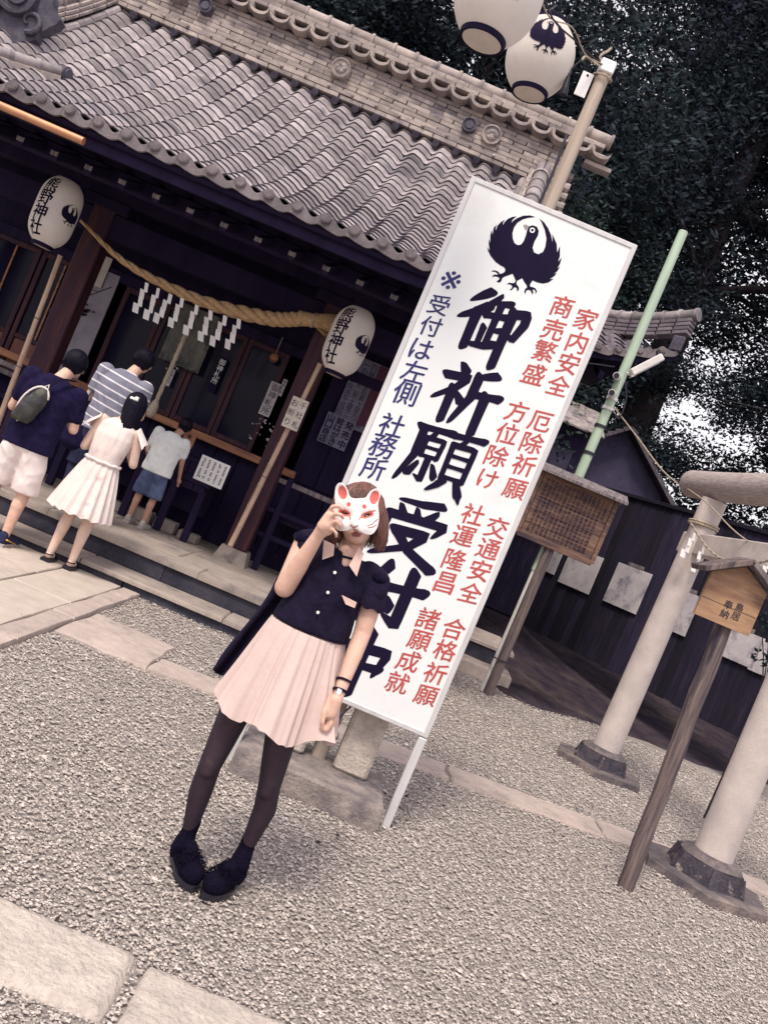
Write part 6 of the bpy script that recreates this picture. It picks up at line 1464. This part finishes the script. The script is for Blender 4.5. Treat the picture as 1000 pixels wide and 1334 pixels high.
# ---------------- worshippers seen from behind ----------------
def worshipper(base, Hh, lab, top_m, bot_m, skin, hair_m='hair_black', kind='shorts', sh=.21, spread=.10, step=(0, 0), shoe='sneaker', head_dx=0.0, head_dy=.06, arms='front', long_hair=False, bulk=1.0, lean=0.0):
    t = thing('person', base, lab, 'person'); b = Vector(base); k = Hh / 1.70; yaw = 0
    def W(x, y, z): return b + Vector((x * k, y * k, z * k))
    hd = W(head_dx + .02, .06 + head_dy, 1.575); nk_ = W(head_dx * .6, .02, 1.40); sL, sR = W(-sh + .02, 0, 1.36), W(sh + .02, 0.02, 1.34)
    eL, eR = W(-sh - .05, .04, 1.07), W(sh + .07, .06, 1.08); hL, hR = W(-.08, .30, 1.16), W(.08, .30, 1.16)
    if arms == 'down': hR = W(sh + .10, .14, .86); hL = W(-sh - .04, .22, .95)
    kx = spread; fL, fR = W(-kx + step[0], step[1], .07), W(kx + .0, -step[1] * .3, .07); knL, knR = W(-kx * .95 + step[0] * .5, .03, .48), W(kx * .95, .03, .48)
    P = [('e', hd, (.078 * k, .095 * k, .105 * k)), ('e', hd + Vector((0, .05, -.05)) * k, (.05 * k, .05 * k, .055 * k)), ('c', hd + Vector((0, .105, -.03)) * k, hd + Vector((0, .115, -.045)) * k, .010 * k, .012 * k), ('e', hd + Vector((-.079 * k, .0, -.02 * k)), (.014 * k, .022 * k, .032 * k)), ('e', hd + Vector((.079 * k, .0, -.02 * k)), (.014 * k, .022 * k, .032 * k)),
         ('c', hd + Vector((0, -.02, -.04)) * k, nk_, .052 * k, .056 * k), ('l', [(W(0, 0, .9), .13 * k, .09 * k), (W(0, 0, 1.2), .13 * k, .09 * k), (W(.01, 0, 1.36), .14 * k, .08 * k), (W(.01, 0, 1.42), .06 * k, .05 * k)]),
         ('c', sL, eL, .050 * k * bulk, .040 * k), ('c', eL, hL, .038 * k, .026 * k), ('c', sR, eR, .050 * k * bulk, .040 * k), ('c', eR, hR, .038 * k, .026 * k)]
    for hh, sgn in ((hL, -1), (hR, 1)):
        dr = (hh - (eL if sgn < 0 else eR)).normalized(); sd_ = dr.cross(Vector((0, 0, 1))).normalized(); P.append(('c', hh, hh + dr * .05 * k, .026 * k, .030 * k))
        for f in range(4): o_ = sd_ * (.013 * (f - 1.5)) * k; a0 = hh + dr * .06 * k + o_; P += [('c', a0, a0 + dr * .04 * k, .0095 * k, .009 * k), ('c', a0 + dr * .04 * k, a0 + dr * .065 * k - Vector((0, 0, .012 * k)), .009 * k, .007 * k)]
        P.append(('c', hh + dr * .02 * k + sd_ * .02 * sgn * k, hh + dr * .06 * k + sd_ * .045 * sgn * k, .011 * k, .009 * k))
    for kn, ft, hx in ((knL, fL, -.08), (knR, fR, .08)):
        P += [('c', W(hx, 0, .86), kn, .085 * k, .056 * k), ('c', kn, kn.lerp(ft, .35) - Vector((0, .015 * k, 0)), .052 * k, .054 * k), ('c', kn.lerp(ft, .3) - Vector((0, .015 * k, 0)), ft, .053 * k, .033 * k)]
    blob('body', P, skin, t, voxel=.008 if Hh > 1.3 else .007, smooth=3)
    for sx in (-1, 1):      # the face is turned away but built
        q = MB(); c = hd + Vector((sx * .032, .088, .0)) * k; q.lathe([(max(1e-4, .010 * k * math.sin(a)), .010 * k * math.cos(a)) for a in [math.pi * i / 8 for i in range(9)]], c, 10); q.build('eye', 'hair_black', t, smooth=True)
    q = MB(); c = hd + Vector((0, .094, -.072)) * k; q.tube([c + Vector((-.022 * k, -.004, 0)), c, c + Vector((.022 * k, -.004, 0))], .005 * k, 6); q.build('lips', 'lips', t, smooth=True)
    def fold(c):
        rg = 1 - abs(noise.noise((c.x * 14 / k + c.z * 5, c.y * 8, c.z * 9 / k))) * 2.4; c = c + Vector((0, -.008 * rg * k, 0))
        n1 = noise.noise((c.x * 9 / k, c.y * 9 / k, c.z * 6 / k)); n2 = noise.noise((c.x * 22, c.y * 22, c.z * 11)); return c + Vector((.007 * n1 + .003 * n2, .010 * n1 + .003 * n2, 0)) * k
    if kind != 'dress':
        tp = [('l', [(W(0, 0, .80), .195 * k * bulk, .135 * k), (W(0, 0, .95), .185 * k * bulk, .13 * k), (W(.01, 0, 1.15), .185 * k * bulk, .13 * k), (W(.015, 0, 1.30), .20 * k * bulk, .12 * k), (W(.02, 0, 1.38), .15 * k * bulk, .09 * k), (W(.02, 0, 1.435), .07 * k, .065 * k)]),
              ('c', sL, sL.lerp(eL, .62), .072 * k * bulk, .066 * k), ('c', sR, sR.lerp(eR, .62), .072 * k * bulk, .066 * k)]
        blob('shirt', tp, top_m, t, voxel=.009, smooth=3, post=fold)
    if kind in ('shorts', 'long'):
        e = .60 if kind == 'shorts' else .96; bt = [('e', W(0, 0, .84), (.165 * k * bulk, .125 * k, .13 * k))]
        for kn, ft, hx in ((knL, fL, -.08), (knR, fR, .08)):
            top_ = W(hx, 0, .84); en = top_.lerp(kn, 1.0 if kind == 'shorts' else 1); bt.append(('l', [(en + Vector((0, 0, -.03 * k)), .098 * k * bulk, .105 * k), (top_.lerp(en, .5), .10 * k * bulk, .11 * k), (top_ + Vector((-hx * .2 * k, 0, 0)), .10 * k * bulk, .12 * k)] ))
            if kind == 'long': bt.append(('c', kn, ft + Vector((0, 0, .02)), .075 * k, .06 * k))
        blob('shorts' if kind == 'shorts' else 'trousers', bt, bot_m, t, voxel=.010, smooth=3, post=fold)
    for ft in (fL, fR):
        h_ = Vector((ft.x, ft.y - .03 * k, b.z + .045 * k)); to = h_ + Vector((.03, .19, -.008)) * k
        if shoe == 'sandal':
            q = MB(); q.prism([h_ + Vector((x * k, y * k, 0)) for x, y in ((-.04, -.04), (.04, -.04), (.048, .1), (.035, .2), (-.035, .2), (-.045, .1))], (0, 0, -.045 * k), (0, 0, -.018 * k)); o_ = q.build('sandal', 'black_plastic', t)
            q = MB(); q.tube([h_ + Vector((.042 * math.cos(a), .042 * math.sin(a), .025)) * k for a in [i * .45 for i in range(15)]], .006 * k, 5); q.build('ankle_strap', 'black_cloth', o_, smooth=True); q = MB(); q.tube([h_ + Vector((-.045, .12, -.02)) * k, h_ + Vector((0, .12, .035)) * k, h_ + Vector((.048, .12, -.02)) * k], .010 * k, 6); q.build('strap', 'black_cloth', o_, smooth=True)
            blob('foot', [('c', h_ + Vector((0, 0, .01)) * k, h_ + Vector((0, .13, -.005)) * k, .030 * k, .028 * k), ('c', h_ + Vector((0, .1, -.003)) * k, h_ + Vector((.0, .17, -.01)) * k, .030 * k, .02 * k)], skin, t, voxel=.006)
        else:
            s_ = blob('shoe', [('c', h_, to, .046 * k, .036 * k), ('e', to, (.046 * k, .055 * k, .034 * k)), ('c', h_ + Vector((0, 0, .035 * k)), h_, .042 * k, .046 * k)], 'dark_denim' if shoe == 'navy' else 'sneaker', t, voxel=.006, smooth=2, post=lambda c: Vector((c.x, c.y, max(c.z, b.z + .02 * k))))
            q = MB(); q.prism([h_ + Vector((x * k, y * k, 0)) for x, y in ((-.047, -.045), (.047, -.045), (.05, .08), (.07, .24), (-.012, .24), (-.042, .1))], (0, 0, -.045 * k), (0, 0, -.022 * k)); q.build('sole', 'sneaker', s_)
            if shoe == 'navy':
                q = MB(); q.tube([h_ + Vector((.048, -.02, .02)) * k, h_ + Vector((.054, .06, .0)) * k, h_ + Vector((.062, .15, -.02)) * k], [.012, .008, .006], 6, sq=.5); q.build('stripe', 'yellow', s_)
    hv = [('e', hd + Vector((0, -.014, .024)) * k, (.100 * k, .104 * k, .108 * k)), ('e', hd + Vector((0, -.045, -.03)) * k, (.075 * k, .055 * k, .065 * k))]
    if long_hair: hv += [('c', hd + Vector((0, -.06, .0)) * k, hd + Vector((.02, -.10, -.22)) * k, .088 * k, .070 * k), ('c', hd + Vector((.02, -.10, -.18)) * k, hd + Vector((.05, -.125, -.37)) * k, .062 * k, .020 * k), ('c', hd + Vector((.07, -.03, -.02)) * k, hd + Vector((.075, -.05, -.20)) * k, .035 * k, .02 * k)]
    ho = blob('hair', hv, hair_m, t, voxel=.009, smooth=2, post=lambda c: c + Vector((.004 * noise.noise((c.x * 60, c.y * 60, c.z * 14)), .006 * noise.noise((c.x * 60, 3, c.z * 14)), 0)))
    def tuft(i):
        a = random.uniform(0, 6.28); th = random.uniform(.1, 1.9); x = math.sin(th) * math.cos(a) * .092 * k; y = math.sin(th) * math.sin(a) * .098 * k - .014 * k; z = math.cos(th) * .104 * k + .022 * k
        if y > .05 * k and z < .04 * k: return None
        return [(x, y, z), (x * 1.06 + .004, y * 1.06, z - .02 * k), (x * 1.07, y * 1.08, z - (.05 if not long_hair else .09) * k)]
    strands('strands', hair_m, ho, hd, Matrix.Identity(3), tuft, 500, rad=.0022 * k, seed=int(Hh * 100))
    return t, W, hd, k

pm, W, hd, k = worshipper((-2.86, 7.13, .024), 1.70, 'man in navy T-shirt and white shorts with a small sling backpack, facing the hall', 'navy_cloth', 'white_cloth', 'skin', sh=.20, spread=.12, step=(-.03, .05), shoe='navy', head_dx=.03, head_dy=.08, bulk=1.12)
# sling backpack
bc = W(-.02, -.165, 1.15); bp = thing('sling_backpack', bc, 'small dark olive sling backpack with pale piping on the back of the man in navy', 'backpack'); rb = Matrix.Rotation(R(18), 3, 'Y')
P = [('l', [(bc + rb @ Vector((0, 0, -.165)), .07, .04), (bc + rb @ Vector((0, -.01, -.13)), .085, .06), (bc + rb @ Vector((0, -.01, .02)), .09, .062), (bc + rb @ Vector((0, 0, .12)), .062, .045), (bc + rb @ Vector((0, 0, .165)), .03, .03)]), ('e', bc + rb @ Vector((0, -.05, -.07)), (.075, .035, .075), rb)]
blob('bag', P, 'olive', bp, voxel=.008, smooth=3)
q = MB(); q.tube([bc + rb @ Vector((.095 * math.cos(a), -.015, .168 * math.sin(a))) for a in [.7 + k_ * .25 for k_ in range(17)]], .009, 6); q.build('piping', 'white_cloth', bp, smooth=True)
q = MB(); q.tube(cat_rom([bc + rb @ Vector((.0, 0, .16)), bc + Vector((.12, .03, .27)), bc + Vector((.19, .14, .30))], 5), .014, 6, sq=.4); q.build('strap', 'black_cloth', bp, smooth=True); q = MB(); q.tube(cat_rom([bc + rb @ Vector((0, 0, -.16)), bc + Vector((-.13, .06, -.12)), bc + Vector((-.16, .16, -.04))], 5), .012, 6); q.build('strap', 'black_cloth', bp, smooth=True)
q = MB(); q.tube([bc + rb @ Vector((-.02, -.01, .165)), bc + rb @ Vector((0, -.01, .205)), bc + rb @ Vector((.02, -.01, .165))], .006, 6); q.build('loop', 'white_metal', bp, smooth=True)

pw, W, hd, k = worshipper((-2.29, 7.27, .024), 1.57, 'woman in white dress with dark hair and white hair clip, seen from behind', 'white_cloth', 'white_cloth', 'skin_pale', kind='dress', sh=.17, spread=.085, step=(-.03, -.02), shoe='sandal', head_dx=.03, head_dy=.03, long_hair=True)
blob('bodice', [('l', [(W(0, 0, .99), .142 * k, .105 * k), (W(0, 0, 1.10), .160 * k, .115 * k), (W(.01, 0, 1.25), .178 * k, .115 * k), (W(.015, 0, 1.35), .165 * k, .09 * k), (W(.02, 0, 1.41), .085 * k, .065 * k)])], 'print_cloth', pw, voxel=.009, smooth=3, post=lambda c: c + Vector((0, .008 * noise.noise((c.x * 30, 0, c.z * 8)), 0)))
for sx in (-1, 1):
    q = MB(); vs = []; c = W(sx * .165 + .02, .0, 1.37); n = 16
    for j in range(5):
        for i in range(n + 1):
            a = math.pi * (i / n) - math.pi / 2; r = .052 + .026 * j / 4 + .008 * math.sin(i * 2.2) * j / 4; vs.append(c + Vector((sx * (.01 + .028 * j), r * math.sin(a) * 1.25, r * math.cos(a) * .8 - .034 * j)) * k)
    q.add(vs, [(j * (n + 1) + i, j * (n + 1) + i + 1, (j + 1) * (n + 1) + i + 1, (j + 1) * (n + 1) + i) for j in range(4) for i in range(n)]); q.build('ruffle', 'white_cloth', pw, smooth=True)
def pleated(parent, c0, c1, r0, r1, np_, m, nm, amp=.014):
    q = MB(); n = np_ * 8; vs = []; L = 12
    for j in range(L + 1):
        g = j / L; c = c0.lerp(c1, g)
        for i in range(n): a = 2 * math.pi * i / n; r_ = 1 + 0; w_ = amp * (.3 + .7 * g) * (math.sin(a * np_) + .5 * math.sin(a * 7 + 1)); vs.append(c + Vector(((r0[0] + (r1[0] - r0[0]) * g ** .85 + w_) * math.cos(a), (r0[1] + (r1[1] - r0[1]) * g ** .85 + w_) * math.sin(a), .010 * g * math.sin(a * np_))))
    q.add(vs, [(j * n + i, j * n + (i + 1) % n, (j + 1) * n + (i + 1) % n, (j + 1) * n + i) for j in range(L) for i in range(n)]); return q.build(nm, m, parent, smooth=True)
pleated(pw, W(0, 0, 1.0), W(-.02, -.01, .50), (.148 * k, .112 * k), (.285 * k, .24 * k), 17, 'print_cloth', 'skirt')
q = MB(); q.tube([W(.158 * math.cos(a), .122 * math.sin(a), 1.005 + .004 * math.sin(a * 9)) for a in [2 * math.pi * i / 40 for i in range(41)]], .014, 8); q.build('waistband', 'white_cloth', pw, smooth=True)
q = MB(); c = hd + Vector((.0, -.125, .055)) * k; q.bbox(c, (.07, .02, .022), .006); q.bbox(c + Vector((.02, -.004, .01)), (.03, .02, .03), .006); q.build('hair_clip', 'mask_white', pw)

ps, W, hd, k = worshipper((-2.66, 8.05, .338), 1.66, 'man in grey shirt with thin pale stripes standing highest on the steps', 'stripe_shirt', 'dark_denim', 'skin', kind='long', sh=.195, spread=.10, head_dx=.06, head_dy=.05, bulk=1.08)
bc = W(-.18, -.02, .72); bg_ = thing('shoulder_bag', bc, 'dark blue shoulder bag hanging at the hip of the man in the striped shirt', 'bag')
blob('bag', [('e', bc, (.15, .09, .16)), ('e', bc + Vector((0, 0, -.08)), (.16, .09, .09))], 'navy_cloth', bg_, voxel=.012, smooth=2)
q = MB(); q.tube(cat_rom([bc + Vector((-.08, -.02, .1)), W(-.22, -.03, 1.1), W(-.17, -.02, 1.40)], 6), .014, 6, sq=.5); q.build('strap', 'denim', bg_, smooth=True)
worshipper((-2.29, 8.98, .338), 1.22, 'small child in pale T-shirt and blue denim shorts standing on the platform', 'pale_shirt', 'denim', 'skin_tan', sh=.20, spread=.11, arms='down', head_dx=.08, head_dy=.06, bulk=1.18)
# ---------------- trees ----------------
def leaf_mesh(name, centres, per, spread, size, m, seed, flat=.6):
    rs = np.random.RandomState(seed); C = np.repeat(np.array(centres), per, 0); n = len(C)
    off = rs.normal(0, 1, (n, 3)) * spread; off[:, 2] *= flat
    P = C + off; s = size * (.6 + .8 * rs.rand(n)); a = rs.rand(n) * 2 * np.pi; el = rs.uniform(-.9, .9, n); az = rs.rand(n) * 2 * np.pi
    u = np.stack([np.cos(a) * np.cos(el), np.sin(a) * np.cos(el), np.sin(el)], -1); r = np.stack([np.cos(az), np.sin(az), rs.uniform(-.6, .6, n)], -1); v = np.cross(u, r); v /= np.linalg.norm(v, axis=1)[:, None] + 1e-6
    w_ = np.cross(u, v); k = .42
    V = np.stack([P - u * s[:, None], P + v * s[:, None] * k - w_ * s[:, None] * .12, P + u * s[:, None], P - v * s[:, None] * k - w_ * s[:, None] * .12], 1).reshape(-1, 3)
    F_ = np.arange(4 * n).reshape(-1, 4); me = bpy.data.meshes.new(name); me.vertices.add(4 * n); me.vertices.foreach_set('co', V.ravel().astype('f')); me.loops.add(4 * n); me.loops.foreach_set('vertex_index', F_.ravel().astype('i')); me.polygons.add(n)
    me.polygons.foreach_set('loop_start', (np.arange(n) * 4).astype('i')); me.update(); me.materials.append(MATS[m]); return me
def tree_proto(seed, Ht, rad, nb, per, size, m='leaf', low=.18):
    random.seed(seed); mb = MB(); cen = []
    trunk = [Vector((.25 * noise.noise((i * .5, seed, 0)), .25 * noise.noise((seed, i * .5, 0)), Ht * .85 * i / 8)) for i in range(9)]; mb.tube(trunk, [.30 * (1 - i / 9.5) + .03 for i in range(9)], 10)
    for b in range(nb):
        f = low + (1 - low) * (b + random.random()) / nb; s = trunk[min(8, int(f * 8))]; a = b * 2.4 + random.uniform(-.4, .4); L = rad * (1 - .55 * abs(f - .45) * 1.6) * random.uniform(.65, 1.1)
        pts = [s]; p = s.copy()
        for j in range(4):
            p = p + Vector((math.cos(a) * L / 4, math.sin(a) * L / 4, random.uniform(.02, .28) * L / 4 - (.06 * j))); a += random.uniform(-.3, .3); pts.append(p.copy())
            for t_ in range(3 + j): cen.append(tuple(p + Vector((random.gauss(0, .34), random.gauss(0, .34), random.gauss(0, .26)))))
        mb.tube(pts, [.09, .06, .04, .025, .012], 6)
    return mb.mesh('trunk', 'bark', smooth=True), leaf_mesh('crown', cen, per, .225, size, m, seed)
T1 = tree_proto(3, 11.5, 3.3, 34, 165, .043); T2 = tree_proto(9, 9.5, 2.9, 30, 165, .043); T4 = tree_proto(21, 11.5, 3.5, 24, 165, .040, low=.53); T3 = tree_proto(15, 9.0, 2.4, 26, 150, .045, 'leaf_light')
TREES = [
 (T4, (3.6, 25.0), 2.15, 3.9, 'farthest dark crown showing between the lantern pole and the green pole'),
 (T4, (4.8, 21.5), 1.8, 1.2, 'tallest dark tree, rising behind the sheds into the upper right corner'),
 (T1, (-7.5, 17.0), 1.3, 2.0, 'tall dark tree behind the left end of the shrine ridge'),
 (T1, (-4.2, 17.5), 1.25, 0, 'dark tree rising behind the left half of the shrine ridge'),
 (T2, (-1.6, 18.0), 1.5, 1, 'dark broadleaf tree behind the middle of the shrine ridge'),
 (T3, (.2, 17.2), 1.15, 2, 'lighter green tree just behind the ridge, below the hanging lanterns'),
 (T1, (1.9, 20.5), 1.25, 3, 'tall dark tree behind the top of the lantern pole'),
 (T3, (3.6, 22.5), 1.0, 4, 'dark tree behind the upper end of the green pole'),
 (T1, (9.6, 19.2), 1.2, 5, 'tall dark tree filling the upper right corner'),
 (T2, (9.6, 15.6), 1.05, 2.2, 'dark tree at the right edge above the torii beam'),
 (T1, (11.5, 22), 1.5, 3.3, 'farther dark tree at the far right'),
]
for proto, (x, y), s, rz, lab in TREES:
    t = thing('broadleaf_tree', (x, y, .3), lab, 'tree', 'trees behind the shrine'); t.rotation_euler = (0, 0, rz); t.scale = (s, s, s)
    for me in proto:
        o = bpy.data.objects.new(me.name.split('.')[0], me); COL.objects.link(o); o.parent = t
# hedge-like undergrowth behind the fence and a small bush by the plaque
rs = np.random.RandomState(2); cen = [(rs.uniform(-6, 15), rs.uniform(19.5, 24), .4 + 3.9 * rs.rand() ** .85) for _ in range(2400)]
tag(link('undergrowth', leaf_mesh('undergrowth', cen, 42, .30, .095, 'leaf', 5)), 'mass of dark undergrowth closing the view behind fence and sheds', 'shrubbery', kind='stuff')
c = at(978, 825, 7.6); random.seed(5)
t = thing('leafy_shrub', (c.x + .1, c.y, .3), 'dark leafy twigs beside the small roofed plaque', 'shrub')
mb = MB(); cc_ = []
for k in range(9):
    e = Vector((c.x + random.uniform(-.12, .35), c.y + random.uniform(-.2, .2), c.z + random.uniform(-.28, .22))); mb.tube(cat_rom([Vector((c.x + .3, c.y + .1, .1)), Vector((c.x + .28, c.y, c.z - .5)), e], 4), [.010 - .0008 * j for j in range(9)], 5); cc_ += [tuple(e), tuple(e + Vector((random.uniform(-.08, .08), 0, random.uniform(-.1, .02))))]
mb.build('stems', 'bark', t); o = link('leaves', leaf_mesh('leaves', cc_, 16, .065, .032, 'leaf', 8), t)

# a few fallen leaves on the gravel
rs = np.random.RandomState(12); cen = []
while len(cen) < 90:
    X, Y = rs.uniform(-1.5, 4.5), rs.uniform(2.6, 9)
    if Y < earth_front(X): cen.append((X, Y, .012))
tag(link('fallen_leaves', leaf_mesh('fallen_leaves', cen, 1, .01, .016, 'bark', 6, flat=.2)), 'dry fallen leaves scattered over the gravel', 'leaves', kind='stuff')
